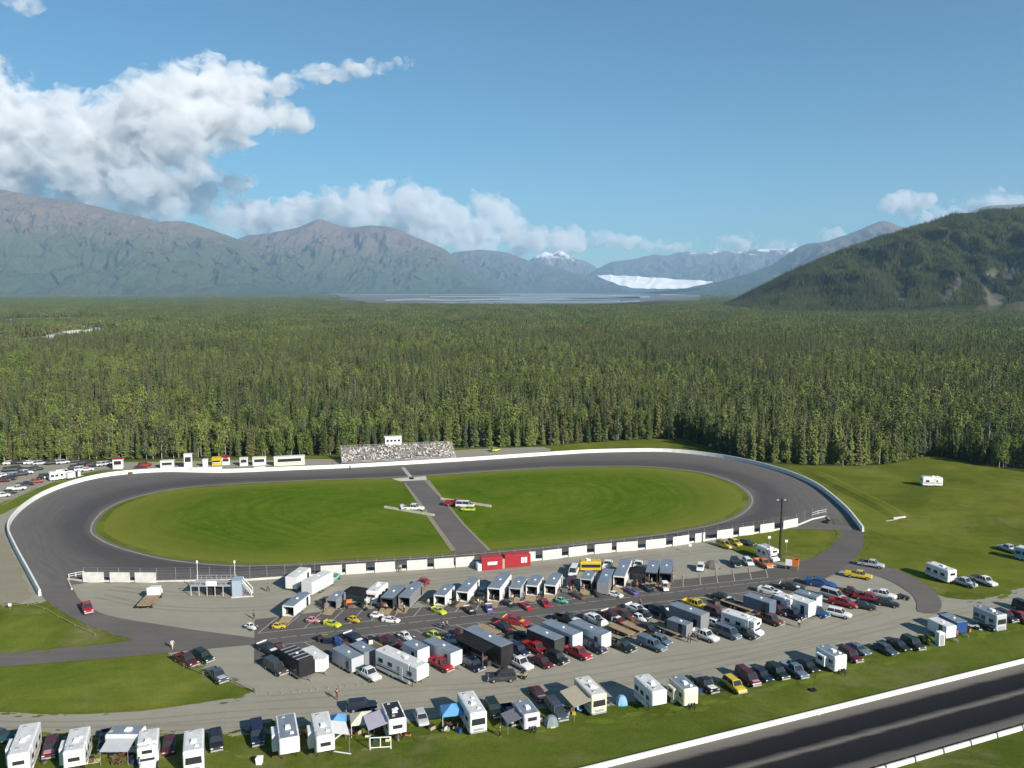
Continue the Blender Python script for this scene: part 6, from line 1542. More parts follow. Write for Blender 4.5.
for a, b, c, l in (((613, 625.5), (630, 634), 'rust', 'rusty empty flatbed trailer below the white race cars'), ((625, 622), (642, 631), 'brown', 'brown empty flatbed trailer beside the rusty one'), ((656, 622.5), (679, 635), 'slate', 'long slate-grey open trailer in the lower pit row'), ((724, 599.5), (751, 610.5), 'rust', 'rusty open trailer next to the blue-grey box trailer'), ((478, 624.5), (497, 634), 'tan', 'tan strip of open trailer right behind the black hauler')):
    q_ = spot(a, b, .6, 'B', .6); o = flat_trailer(q_[0], q_[1], min(9, max(5, q_[2])), c); done(o, l, 'trailer', None, .082)
V('pickup', (611, 640), (633, 649.5), 'dkgreen', 'dark green pickup with gear in the bed', load=True)
V('pickup', (642, 640), (662, 648), 'steel', 'silver-blue pickup at the edge of the gravel below the open trailer', cap='steel')
V('sedan', (642, 625), (655, 630), 'black', 'black car with a bright spot among the open trailers')
V('hatch', (655, 636), (668, 643), 'steel', 'steel-grey car between silver-blue pickup and small grey box')
TR((674.5, 602.5), (703.5, 615), 'big dark grey hauler with a pale end behind the white pickup', col='grey', H=3.4, W=2.5, vnose=False)
TR((673.5, 619), (686, 623), 'small grey box trailer in front of the big dark grey hauler', col='grey', H=2.5, W=2.0, vnose=False, minL=4, maxL=5)
V('pickup', (688, 600), (703, 607.5), 'yellow', 'yellow pickup behind the big grey hauler', row=-42)
V('pickup', (694, 630), (715, 639.5), 'white', 'white double-cab pickup with its bed towards the grey hauler')
V('sedan', (709, 618.5), (723, 626.5), 'white', 'white car between the grey hauler and the white motorhome')
V('van', (720, 628), (736, 637), 'steel', 'silver-blue van right of the white double-cab pickup')
RV('cabover', (725, 610), (762, 622), 'white motorhome with side windows at the front of the lower pit row', row='B', snap=.4, z=.085, windows=3, minL=7, maxL=9)
V('pickup', (735, 627.5), (755, 636.5), 'dkgrey', 'dark grey pickup in the shade before the white motorhome')
V('suv', (709, 609), (722, 615), 'maroon', 'dark maroon car behind the white motorhome')
V('sedan', (714, 594), (731, 598.5), 'black', 'black car with a white hood near the yellow road stroke', row=-35, hood='white')
TR((747.5, 593.5), (772, 602.5), 'blue-grey box trailer between the rusty trailer and small white camper', col='steel', H=2.8, vnose=False)
V('pickup', (760, 613), (780, 624.5), 'rust', 'reddish-brown pickup right of the white motorhome')
V('suv', (770, 607), (784, 612), 'maroon', 'dark red car between the reddish-brown pickup and the small camper')
RV('cabover', (783, 594.5), (792, 599), 'small white truck camper beside the tall white box trailer', row='B', z=.085, minL=4.5, maxL=5.5, windows=2, vents=1, H=2.9)
TR((797, 597), (806, 601.5), 'tall white box trailer with a bright end above the navy pickup', col='white', roof='roof_rubber', H=3.0, W=2.5, vnose=False, minL=4.5)
V('pickup', (782, 608.5), (801, 618), 'navy', 'navy pickup in front of the tall white box trailer')
V('pickup', (807, 606), (824, 616), 'blue', 'blue pickup left of the white car at the row front')
TR((796.5, 590.5), (819.5, 596.5), 'grey-roofed trailer with a white end behind the blue pickup', col='white', H=2.7, vnose=False)
RC('stock', (811, 581.5), (831, 586.5), 'blue', 'bright blue race car alone beside the bend of the pit road', row=-25, trim='blue', scale=1.2)
RC('stock', (785, 586), (799, 589), 'black', 'black race car with a white tail at the far stalls', row=-25, trim='white')
RC('stock', (764, 589.5), (776, 593), 'white', 'white race car beyond the blue-grey box trailer', row=-30, trim='black')
V('suv', (829, 609.5), (849, 616), 'white', 'white car at the front right end of the lower pit row', row=-30)
V('pickup', (834, 598.5), (853, 605.5), 'red', 'bright red pickup behind the white car', row=-35, tonneau='red')
V('pickup', (838, 589), (860, 594), 'maroon', 'dark maroon pickup hauling gear behind the bright red one', row=-25, load=True)
V('sedan', (855, 602.5), (873, 607), 'black', 'low black car right of the bright red pickup', row=-20)
V('pickup', (859, 593.5), (878, 600.5), 'red', 'second red pickup next to the white pickup at the far end', row=-30, hood='maroon')
V('pickup', (874, 590.5), (890, 597), 'white', 'white pickup at the outer end of the lower pit row', row=-30)
V('sedan', (880, 600), (895, 604), 'black', 'black car beside the quad bikes at the outer end', row=-25)
V('van', (828, 592), (838, 597), 'silver', 'grey van between the blue race car and the red pickup', row=-40)
V('pickup', (848.5, 571.5), (869, 577.5), 'yellow', 'yellow pickup alone on the gravel inside the road bend', row=-20, tonneau='yellow')
V('pickup', (863, 561), (879.5, 566), 'silver', 'silver pickup parked at the junction of the access road', row=-25, tonneau='dkgrey')

# ================================================================== upper pit row: open trailers backed up to the stalls
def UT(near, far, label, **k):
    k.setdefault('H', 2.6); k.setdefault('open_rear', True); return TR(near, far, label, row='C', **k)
UT((288, 606), (304.5, 593), 'white open trailer with a grey roof at the left end of the stalls', col='white', snap=.35)
TR((291, 577.5), (305, 567.5), 'white box trailer behind the end trailer of the upper row', row='C', col='white', roof='roof_rubber', H=2.9, W=2.5, vnose=False, snap=.35)
TR((308.5, 581), (326, 572.5), 'white hauler body behind the teal-green truck', row='C', col='white', roof='roof_rubber', H=3.0, W=2.5, vnose=False, snap=.2, minL=7, side_door=False)
q_ = spot((329, 577), (335, 572), 1.6, None); o = car('pickup', q_[0], q_[1], 'mint', name='towing_truck', scale=1.05, tonneau='white'); done(o, 'teal-green truck hitched to the white hauler', 'truck', None, .05)
UT((331, 600), (340.5, 592), 'small grey open trailer beside orange pit clutter', col='grey', H=2.3, W=2.1, maxL=6)
o = canopy(*(lambda p: ((p.x, p.y, .05), R(70)))(G(359, 602)), 'black', 3.4, 5.5, 2.2, name='canopy_tent'); tag(o, 'long black canopy left of the white camper in the upper pit row', 'canopy', 'canopies')
RV('trailer', (372.5, 591.5), (381.5, 582), 'white camper trailer standing between the black canopy and blue-roofed trailer', row='C', z=.06, windows=3, vents=2)
UT((388, 598), (398, 586), 'blue-roofed open trailer right of the white camper', col='dkgrey', W=2.5)
UT((405, 596.5), (417, 583), 'open trailer with the red pickup hitched to its nose', col='grey', W=2.3)
V('pickup', (420.5, 587), (424.5, 579.5), 'red', 'red pickup hitched to an upper row trailer', row='C', z=.05)
UT((439.5, 595), (449, 585.5), 'short white-sided open trailer behind the bright lime racer', col='white', W=2.3)
UT((461.5, 591.5), (474.5, 578.5), 'long white-sided open trailer above the black racer', col='white')
V('hatch', (480.5, 594), (487, 586), 'steel', 'steel-blue car between two white-sided trailers', row='C', z=.05)
UT((493.5, 588), (505.5, 573.5), 'tallest white open trailer with a white header in the upper row', col='white', H=3.2, W=2.5)
UT((515.5, 588), (521, 577.5), 'short grey-roofed open trailer behind the red racers', col='silver', W=2.3)
UT((532, 585.5), (537.5, 576), 'short blue-roofed open trailer with white door posts', col='white', W=2.3)
UT((549.5, 585), (557.5, 574), 'blue-roofed open trailer with a bright white side and clutter', col='white', W=2.3)
V('van', (575.5, 567), (571.5, 575.5), 'white', 'white van facing down the pit lane beside the yellow bus', row=None, z=.05)
V('suv', (571.5, 579), (570.5, 586.5), 'maroon', 'dark red car behind the white van in the pit lane', row=None, z=.05)
RV('bus', (599, 560.5), (581.5, 560.5), 'yellow bus parked crosswise behind the upper pit row', row=None, z=.05, col='yellow', roof='paint_y', stripe='dark', windows=4, vents=1, H=2.3, W=2.0, name='small_bus', minL=4.5, maxL=5, cat='bus')
UT((585, 579), (591, 571.5), 'short open trailer with a pale frame behind the yellow bus', col='silver', W=2.2, H=2.7)
TR((603, 586), (608.5, 567), 'long closed grey trailer right of the pale-framed one', row='C', col='grey', H=2.6, W=2.3, vnose=False, maxL=9)
V('pickup', (607, 568), (608, 561), 'white', 'white pickup at the nose of the long closed grey trailer', row='C', z=.05)
UT((617.5, 576.5), (628, 559), 'longest white open trailer in the upper pit row', col='white', H=2.8, maxL=11)
V('pickup', (637, 569), (639, 561), 'white', 'white pickup in deep shade right of the longest open trailer', row='C', z=.05)
o = canopy(*(lambda p: ((p.x, p.y, .05), R(80)))(G(639, 581)), 'black', 3.2, 4.2, 2.3, name='canopy_tent'); tag(o, 'black canopy shading the space beside the longest open trailer', 'canopy', 'canopies')
UT((652, 572.5), (653.5, 561), 'blue-grey-roofed open trailer above the brown ground mat', col='dkgrey', W=2.4)
UT((666.5, 573), (666.5, 560), 'last dark grey open trailer at the right end of the upper row', col='dkgrey', W=2.4)
slab(651.5, 584, 3.0, 3.4, .03, 'tan', 'ground_mat', 'brown mat spread behind the blue-grey-roofed trailer', 'mat', R(78), z=.13)
slab(628, 582.5, 3.6, 2.2, .03, (.30, .28, .22), 'ground_mat', 'pale mat beside the longest white open trailer', 'mat', R(15), z=.13)
# golf cart
p = G(665, 591); r_ = empty('golf_cart', (p.x, p.y, .125), R(-85)); mb = MB(); mb.box(-1.1, 1.1, -.55, .55, .3, .7, top=(.05, .25, .05, .05)); paint(mb.build('body', M['car_paint'], r_), 'white'); mb = MB(); mb.box(-.8, .7, -.58, .58, 1.75, 1.82, top=(.06, .06, .06, .06)); mb.build('roof', M['white'], r_)
mb = MB(); mb.box(-.5, -.1, -.5, .5, .72, .9); mb.box(-.6, -.5, -.5, .5, .72, 1.25); mb.build('seat', M['dark'], r_)
for a in (-.75, .65):
    for b in (-.52, .52): mb = MB(); mb.tube((a, b, .6), (a, b, 1.76), .025, .025, 5); mb.build('post', M['metal'], r_)
wheels(r_, (-.7, .75), .56, .22, .18, rims=False); tag(r_, 'white golf cart with a roof at the last stall', 'golf cart')
# racers lined up in the stalls, noses to the pit road
for k, (x, y, c, tr_, kind, l) in enumerate([
        (251, 627, 'white', 'white', 'small', 'white racer first at the left end of the stalls'), (279, 626.5, 'yellow', 'black', 'small', 'black and yellow racer second in the stalls'),
        (313, 620.5, 'pink', 'white', 'small', 'white and pink racer below the orange clutter'), (332.5, 624, 'lime', 'yellow', 'stock', 'lime yellow racer left of the deep yellow one'),
        (354, 620, 'yellow', 'orange', 'small', 'deep yellow racer beside the lime yellow one'), (377, 615.5, 'white', 'white', 'small', 'small white racer below the white camper'),
        (391, 620, 'white', 'red', 'stock', 'white racer with red and green ends'), (439, 611, 'lime', 'lime', 'stock', 'brightest lime racer standing alone in its stall'),
        (470, 610.5, 'black', 'white', 'stock', 'black racer with white trim left of the purple one'), (489.5, 609, 'purple', 'white', 'stock', 'purple and white racer below the tallest white trailer'),
        (508, 603.5, 'black', 'silver', 'stock', 'black and silver racer right of the purple one'), (526, 606.5, 'red', 'pink', 'stock', 'red racer below the short grey-roofed trailer'),
        (545.5, 603.5, 'red', 'maroon', 'stock', 'darker red racer between the red one and the mint one'), (562, 601, 'mint', 'mint', 'small', 'mint green racer in the middle of the stalls'),
        (579, 596, 'brown', 'black', 'stock', 'dark brown racer right of the mint one'), (598, 593.5, 'dkgrey', 'maroon', 'stock', 'dark grey racer behind the long closed trailer'),
        (615, 594.5, 'white', 'maroon', 'stock', 'white racer with a maroon hood below the longest white trailer'), (631, 591.5, 'purple', 'black', 'stock', 'dark purple racer right of the maroon-hooded one'),
        (648, 588.5, 'dkgreen', 'purple', 'stock', 'dark green racer just before the golf cart')]):
    p = G(x, y, .4); yw = R(-60 + (k * 41 % 60 - 30)) if k > 6 else R(-20 + (k * 31 % 40 - 20)); o = race_car(kind, p, yw, c, tr_, .68 if kind == 'stock' else .80); done(o, l, 'race car', 'race cars in the pit stalls', .13)
# tool carts, tyre stacks and shade cloth by the stalls
def tyre_stack(px, py, n, label, z=.125):
    p = G(px, py); r_ = empty('tyre_stack', (p.x, p.y, z))
    for k in range(n):
        o = part('tyre', wheel_mesh(.33, .25), r_, loc=(.03 * (k % 2), .02 * k, .125 + .25 * k)); o.rotation_euler = (R(90), 0, 0)
    return tag(r_, label, 'tyres', 'tyre stacks by the stalls')
def cart(px, py, c, label, z=.125, yaw=.3):
    p = G(px, py); r_ = empty('tool_cart', (p.x, p.y, z), yaw); mb = MB(); mb.box(-.55, .55, -.3, .3, .15, .95, top=(.02, .02, .02, .02)); paint(mb.build('cabinet', M['panel'], r_), c)
    mb = MB(); mb.box(-.6, .6, -.34, .34, .951, 1.0); mb.build('worktop', M['dark'], r_); wheels(r_, (-.42, .42), .30, .10, .06, rims=False); return tag(r_, label, 'tool cart', 'tool carts by the stalls')
for x, y, c, l in ((327, 606, 'orange', 'orange tool cart left of the small grey open trailer'), (344, 607, 'rust', 'rusty tool cart by the small grey open trailer'), (349, 604, 'orange', 'orange tool cart nearest the black canopy'), (384, 608, 'red', 'red tool cart behind the blue-roofed trailer'), (402, 607, 'tan', 'tan tool cart behind the trailer with the red pickup'),
                  (446, 606, 'tan', 'tan tool cart behind the short white-sided trailer'), (500, 598, 'pink', 'pink tool cart behind the tallest white trailer'), (518, 599, 'tan', 'tan tool cart behind the short grey-roofed trailer'), (553, 594, 'orange', 'orange tool cart behind the cluttered white-sided trailer'), (586, 589, 'tan', 'tan tool cart behind the pale-framed trailer'), (640, 586, 'maroon', 'maroon tool cart on the pale mat')): cart(x, y, c, l, yaw=x * .37)
for x, y, n, l in ((336, 608, 3, 'tyre stack behind the small grey open trailer'), (362, 608, 4, 'tyre stack behind the black canopy'), (366, 611, 2, 'low tyre stack before the white camper'), (396, 610, 3, 'tyre stack between the two white racers'), (428, 602, 3, 'tyre stack beside the mat left of the brightest lime racer'), (478, 602, 3, 'tyre stack behind the black racer with white trim'), (512, 597, 4, 'tyre stack between the tallest and the short grey trailer'), (537, 598, 3, 'tyre stack behind the darker red racer'), (592, 587, 3, 'tyre stack behind the dark grey racer'), (660, 586, 2, 'low tyre stack left of the golf cart')): tyre_stack(x, y, n, l)
slab(404, 603.5, 3.4, 3.0, .03, 'tan', 'ground_mat', 'tan mat behind the trailer with the red pickup', 'mat', R(70), z=.13)
slab(419, 605, 4.4, 3.0, .03, (.26, .25, .20), 'ground_mat', 'dull green-brown mat beside the short white-sided trailer', 'mat', R(15), z=.13)
slab(460, 601, 3.0, 2.6, .03, (.38, .36, .24), 'ground_mat', 'pale yellowish mat behind the long white-sided trailer', 'mat', R(72), z=.13)
slab(480, 600, 3.0, 2.6, .03, (.42, .37, .26), 'ground_mat', 'sandy mat spread left of the purple racer', 'mat', R(40), z=.13)
slab(370, 606, 3.2, 2.6, .03, (.30, .27, .20), 'ground_mat', 'dusty mat in front of the white camper trailer', 'mat', R(70), z=.13)

# ================================================================== right end of the pits
V('hatch', (701, 563), (699.5, 570), 'white', 'white car facing the pit road beside the grey covered car', row=None, z=.05)
o = dome_tent(*(lambda p: ((p.x, p.y, .05), R(-40)))(G(712.5, 567.5)), (.16, .145, .14), 1.7, 1.45, 'dkgrey', name='covered_car'); tag(o, 'rounded car under a grey-brown cover beside the white car', 'covered car')
V('suv', (734, 559.5), (738, 565), 'dkgreen', 'dark green car facing the pit road left of a small white car', row=None, z=.05)
V('hatch', (745.5, 558.5), (751, 563.5), 'white', 'small white car next to the dark green one', row=None, z=.05)
V('suv', (719.5, 542.5), (730, 546), 'yellow', 'yellow car nearest the white boards at the pit corner', row=None, z=.05)
V('hatch', (732, 540.5), (738, 543), 'yellow', 'smaller yellow car right behind the first yellow one', row=None, z=.05)
V('sedan', (741, 540.5), (752, 543), 'dkgrey', 'dark grey car on the gravel right of the yellow cars', row=None, z=.05)
RV('cabover', (762, 544.5), (776, 550.5), 'white van-cab camper at the corner of the grass island', row=None, z=.05, H=2.9, minL=5.5, maxL=6.5)
V('pickup', (759, 560), (768, 565), 'orange', 'orange truck in front of the white van-cab camper', row=None, z=.05)
# flag stand beside the pit road bend
p = G(792, 570); r_ = empty('marshal_stand', (p.x, p.y, .08), R(-25))
mb = MB(); mb.box(-1.3, 1.3, -.9, .9, 1.0, 1.12); mb.build('platform', M['wood'], r_)
for a in (-1.2, 1.2):
    for b in (-.8, .8): mb = MB(); mb.tube((a, b, 0), (a, b, 1.0), .07, .07, 6); mb.build('post', M['wood'], r_)
mb = MB(); mb.box(-1.3, .05, -.92, -.86, 1.121, 2.5); mb.build('white_board', M['white'], r_)
mb = MB(); mb.box(.051, 1.3, -.92, -.86, 1.121, 2.5); mb.box(1.24, 1.3, -.85, .9, 1.121, 2.5); mb.box(-.05, 1.3, .8, .86, 1.121, 2.5); paint(mb.build('orange_board', M['panel'], r_), 'orange')
tag(r_, 'small marshal stand with white and orange boards at the pit road bend', 'stand')
# floodlight pole
M['pole'] = plain('tarred pole', (.035, .03, .026), .8, .2, var=.3)
p = G(779.5, 561.5); r_ = empty('floodlight_pole', p); mb = MB(); mb.tube((0, 0, 0), (.1, 0, 14.2), .32, .20, 10); mb.build('pole', M['pole'], r_)
mb = MB(); mb.box(-1.1, 1.1, -.08, .08, 13.6, 13.75); mb.build('crossbar', M['pole'], r_)
for a in (-.8, 0, .8): mb = MB(); mb.box(a - .25, a + .25, .1, .45, 13.76, 14.15, top=(.05, .05, .0, .15)); mb.build('floodlight', M['metal'], r_)
for k in range(8): mb = MB(); mb.tube((.0, -.42, 2 + 1.4 * k), (0, .42, 2 + 1.4 * k), .03, .03, 4); mb.build('rung', M['metal'], r_)
tag(r_, 'tall dark floodlight pole on the grass island', 'light pole')
def sign_post(px, py, h, label, z=.05):
    p = G(px, py); r_ = empty('marker_post', (p.x, p.y, z)); mb = MB(); mb.tube((0, 0, 0), (0, 0, h), .05, .05, 6); mb.build('post', M['metal'], r_); mb = MB(); mb.box(-.3, .3, -.03, .03, h - .5, h + .05); mb.build('plate', M['white'], r_); return tag(r_, label, 'post')
sign_post(690, 553, 2.0, 'white plate on a thin post alone on the pit gravel')
sign_post(769, 550, 3.2, 'thin post left of the floodlight pole'); sign_post(786, 553, 3.0, 'thin post right of the floodlight pole'); sign_post(10, 609, 1.0, 'short yellowish post in the upper left lawn')

# ================================================================== pit wall with boards and catch fence
PITW = gpts([(72, 590), (67.5, 580), (84, 582), (157, 582.5), (176, 582), (250, 580.5), (315, 576), (342, 574.4), (395, 571), (455, 567), (474, 565.5), (543, 560), (586, 554.5), (611, 552), (637, 550), (665, 547), (688, 543.5), (704, 541), (732, 537), (753, 534), (773, 531), (796, 526.5), (812, 520), (826, 517), (830, 521)])
pit_wall = empty('pit_wall', PITW[0]); o0 = PITW[0].copy()
mb = MB(); rings = []
for i, p in enumerate(PITW):
    d = PITW[min(i + 1, len(PITW) - 1)] - PITW[max(i - 1, 0)]; d.normalize(); s = Vector((-d.y, d.x, 0)); q = p - o0
    rings.append([(q.x - s.x * .22, q.y - s.y * .22, 0), (q.x + s.x * .22, q.y + s.y * .22, 0), (q.x + s.x * .12, q.y + s.y * .12, .42), (q.x - s.x * .12, q.y - s.y * .12, .42)])
mb.loft(rings); mb.build('base', M['concrete'], pit_wall)
PWP = np.array([[512 + FPX * p.x / p.y, i] for i, p in enumerate(PITW)])
def on_wall(px):
    """point of the wall's foot in the direction of a column of the photograph"""
    for a, b in list(zip(PITW, PITW[1:]))[2:]:
        A_ = lambda p: CX + (p.x / p.y) * FPX * math.cos(PITCH) / 1.0
        xa, xb = [CX + FPX * p.x / (p.y * math.cos(PITCH) + CAM_H * math.sin(PITCH)) for p in (a, b)]
        if xa <= px <= xb: 
            t = (px - xa) / (xb - xa); k = (1 / a.y) / ((1 / a.y) * (1 - t) + (1 / b.y) * t) ; tt = t * (1 / b.y) / ((1 / a.y) * (1 - t) + (1 / b.y) * t) if False else t * a.y / (a.y * t + b.y * (1 - t))
            return a.lerp(b, tt)
    return PITW[-2]
M['board'] = plain('white sheet boards', (0.55, 0.53, 0.50), .6, .3, var=.22, scale=.8)
for x0, x1 in ((84, 105), (111, 131), (136, 157), (321, 342), (346, 366), (375, 395), (407, 427), (434, 453.5), (455.5, 474), (485, 504), (517, 535), (542, 561), (568, 586), (594, 611), (616, 637), (645, 665), (672, 688), (694, 704), (716, 732), (738, 753), (759, 773), (782, 796.5)):
    a, b = on_wall(x0), on_wall(x1); d = b - a; L_ = d.length; d.normalize(); n_ = Vector((d.y, -d.x, 0)); n_ = n_ if n_.y < 0 else -n_
    c = (a + b) / 2 + n_ * .36 - o0; mb = MB(); mb.box(-L_ / 2, L_ / 2, -.05, .05, .05, 2.25)
    for k in range(1, 3): xx = -L_ / 2 + L_ * k / 3; mb.box(xx - .02, xx + .02, -.065, -.0501, .05, 2.25)
    mb.box(-L_ / 2, L_ / 2, -.065, -.0502, 1.1, 1.14)
    o = mb.build('board', M['board'], pit_wall); o.location = (c.x, c.y, 0); o.rotation_euler = (0, 0, math.atan2(d.y, d.x)); 
mb = MB()
posts = catmull(PITW[2:-1], False, 3.1)
for i, p in enumerate(posts):
    q = p - o0; mb.tube((q.x, q.y, .75), (q.x, q.y, 3.1), .035, .035, 5)
    if i: 
        w = posts[i - 1] - o0
        for z in (1.3, 1.9, 2.5, 3.05): mb.tube((w.x, w.y, z), (q.x, q.y, z), .012, .012, 3)
mb.build('catch_fence', M['metal'], pit_wall)
tag(pit_wall, 'long pit wall hung with white boards between the pits and the oval', 'wall')
# tyres and end rail at the right tip of the wall
for k, (x, y) in enumerate(((824, 523), (826.5, 523.5), (828.5, 521.5))):
    p = G(x, y); o = link('barrier_tyre', wheel_mesh(.55, .4)); o.location = (p.x, p.y, .2 + .12); o.rotation_euler = (R(90), 0, 0); tag(o, 'black tyre lying at the tip of the pit wall', 'tyre', 'tyres at the tip of the pit wall')
pole_fence([(812, 517), (818, 515), (826, 513.5)], 'short white rail at the tip of the pit wall', h=1.2, mat='white', gap=1.8)
pole_fence([(84, 575.5), (76, 577), (69, 578.5)], 'short white rail at the left end of the pit wall', h=1.0, mat='white', gap=2.0)

# timing stand over the pit wall
M['plank_grey'] = plain('weathered pale timber', (.46, .44, .40), .8, .2, var=.25)
a, b = G(191, 596), G(232, 596); r_ = empty('viewing_stand', (a + b) / 2, math.atan2((b - a).y, (b - a).x)); w_ = (b - a).length / 2
mb = MB(); mb.box(-w_, w_, -.2, 3.2, 2.0, 2.15); mb.build('platform', M['grey'], r_)
for k in range(6):
    for yy in (-.15, 3.1): mb = MB(); x = -w_ + .1 + (2 * w_ - .2) * k / 5; mb.tube((x, yy, 0), (x, yy, 2.0), .08, .08, 6); mb.build('post', M['plank_grey'], r_)
mb = MB(); mb.box(-w_, w_, -.22, -.17, 2.151, 2.35); mb.box(-w_, w_, -.22, -.17, 2.98, 3.1)
for z in (2.6, 3.1): mb.box(-w_, w_, 3.15, 3.2, z, z + .08)
for k in range(9): mb.box(-w_ + 2 * w_ * k / 8 - .04, -w_ + 2 * w_ * k / 8 + .04, 3.14, 3.21, 2.151, 3.1)
for k in range(9): x = -w_ + 2 * w_ * k / 8; mb.box(x - .04, x + .04, -.23, -.16, 2.151, 3.1)
mb.build('railing', M['metal'], r_)
mb = MB(); mb.box(-.9, 1.2, -.28, -.24, 2.2, 3.15); mb.build('sign_board', M['white'], r_)
for x in (-w_ + .3, w_ - .3): mb = MB(); mb.tube((x, 3.0, 2.15), (x, 3.0, 6.0), .05, .04, 6); mb.box(x - .14, x + .14, 2.9, 3.1, 5.7, 6.2); mb.build('mast', M['white'], r_)
mb = MB(); mb.box(-w_ + 2.9, -w_ + 4.4, .4, 2.8, .05, 1.5); mb.box(w_ - 4.0, w_ - 2.6, .5, 2.5, .05, 1.3); mb.build('stored_gear', M['dark'], r_)
tag(r_, 'raised grey-railed viewing stand with two masts at the pit wall', 'stand')
p = G(237, 597); r_ = empty('stair_tower', p, R(8)); mb = MB(); mb.box(-.9, .9, 0, 2.6, 0, 3.3); paint(mb.build('cladding', M['panel'], r_), (.30, .36, .44)); mb = MB()
for k in range(8): mb.box(1.0 + .22 * k, 1.22 + .22 * k, .1, 1.6, 2.6 - .32 * k - .05, 2.6 - .32 * k)
mb.tube((1.0, .1, 3.4), (2.8, .1, 1.1), .05, .05, 5); mb.tube((1.0, 1.6, 3.4), (2.8, 1.6, 1.1), .05, .05, 5); mb.tube((2.75, .1, 0), (2.75, .1, 1.2), .05, .05, 5); mb.tube((2.75, 1.6, 0), (2.75, 1.6, 1.2), .05, .05, 5); mb.build('stairs', M['white'], r_)
mb = MB(); mb.box(-1.0, 3.2, -.6, -.2, 0, .25); mb.build('footing', M['concrete'], r_); tag(r_, 'blue-grey stair tower joined to the viewing stand', 'stairs')

# red safety sheds against the wall
def shed(px, py, w, d, h, label, yaw, extra):
    p = G(px, py); r_ = empty('red_shed', (p.x, p.y, .05), yaw); mb = MB(); mb.box(-w / 2, w / 2, -d / 2, d / 2, 0, h); paint(mb.build('body', M['panel'], r_, bevel=.03), 'red')
    mb = MB(); mb.box(-w / 2 - .05, w / 2 + .05, -d / 2 - .05, d / 2 + .05, h + .002, h + .1, top=(.1, .1, .1, .1)); paint(mb.build('roof', M['panel'], r_), (.40, .03, .03)); extra(r_, w, d, h); return tag(r_, label, 'shed')
def ex1(r_, w, d, h):
    mb = MB(); mb.box(-1.0, 1.1, -d / 2 - .035, -d / 2 - .012, 1.15, 1.8); mb.build('sign', M['white'], r_); mb = MB(); mb.box(-w / 2 - .85, -w / 2 - .02, -d / 2 + .1, d / 2 - .1, .0, 1.5); mb.build('side_locker', M['white'], r_)
def ex2(r_, w, d, h):
    mb = MB(); y = -d / 2 - .012
    for a in (.75, 1.5): mb.box(a, a + .55, y - .02, y, .9, 2.1)
    mb.build('white_marks', M['white'], r_)
shed(491, 568.4, 4.6, 2.3, 2.6, 'red shed with a white name strip and a white side locker', R(15), ex1)
shed(516.5, 565.6, 5.8, 2.3, 2.6, 'red shed with two white marks on its end', R(15), ex2)
slab(502.3, 568.2, .9, .9, 2.1, 'tan', 'shed_door', 'beige upright panel standing between the two red sheds', 'panel', R(15), 'panel', .05)

# rollback truck on the gravel
q_ = spot((144, 604.5), (156, 591.5), 1.2, None); r_ = empty('flatbed_truck', q_[0], q_[1]); mb = MB(); mb.box(1.9, 3.9, -1.1, 1.1, .7, 2.4, top=(.1, .45, .1, .1)); mb.box(3.4, 4.3, -1.05, 1.05, .6, 1.5, top=(0, .1, .05, .05)); paint(mb.build('cab', M['car_paint'], r_, bevel=.06), 'white')
mb = MB(); mb.box(-3.6, 1.7, -1.2, 1.2, .95, 1.08); 
for s in (-1, 1): mb.box(-3.6, 1.7, s * 1.2 - .04, s * 1.2 + .04, 1.081, 1.2)
mb.build('deck', M['wood'], r_); mb = MB(); mb.box(1.72, 1.84, -1.15, 1.15, 1.08, 2.55); mb.build('headboard', M['white'], r_); mb = MB(); mb.box(3.0, 3.55, -.95, .95, 1.65, 2.2, top=(0, .2, .05, .05)); mb.build('windscreen', M['glass'], r_); wheels(r_, (-2.2, 3.2), 1.15, .45, .3); done(r_, 'white flatbed recovery truck with a timber deck on the left gravel', 'truck', None, .045)
# red tractor unit on the exit road
o = car('pickup', G(87, 611), R(-55), 'red', name='towing_truck', load=True); done(o, 'red truck with upright gear driving off the oval', 'truck', None, .085)

# infield rescue vehicles and low barriers
M['tanboard'] = plain('dusty pale timber', (.46, .43, .33), .85, .15, var=.2)
def barrier(a, b, label):
    a, b = G(*a), G(*b); d = b - a; L_ = d.length; mb = MB(); mb.prism([(-.3, 0), (.3, 0), (.16, .55), (-.16, .55)], 0, L_); 
    for k in range(1, int(L_ / 3)): mb.box(-.31, .31, 3 * k - .02, 3 * k + .02, .05, .12)
    o = mb.build('low_barrier', M['tanboard']); o.location = (a.x, a.y, .145); o.rotation_euler = (0, 0, math.atan2(d.y, d.x) - math.pi / 2); return tag(o, label, 'barrier')
barrier((384.5, 508.2), (434, 516.5), 'pale low barrier on the infield left of the crossing lane')
barrier((441, 500), (491, 507.5), 'pale low barrier on the infield behind the red vehicles')
o = car('pickup', G(413, 511), R(-8), 'white', name='wrecker_truck', load=True, scale=1.15); done(o, 'white wrecker truck with dark gear behind the left barrier', 'truck', None, .145)
slab(402, 510.5, .9, .9, 1.6, 'silver', 'equipment_box', 'pale upright box behind the left infield barrier', 'box', R(5), 'panel', .145)
o = car('pickup', G(456.5, 506.5), R(-12), 'red', name='fire_truck', tonneau='red', scale=1.25, hood='red'); done(o, 'red fire truck on the infield beside the crossing lane', 'truck', None, .145)
o = car('van', G(465, 508), R(-10), 'white', name='ambulance', hood='red', scale=1.05); done(o, 'white ambulance with a red hood beside the fire truck', 'ambulance', None, .145)
o = car('hatch', G(468, 511.5), R(170), 'lime', name='safety_car'); done(o, 'small yellow-green safety car in front of the ambulance', 'car', None, .145)

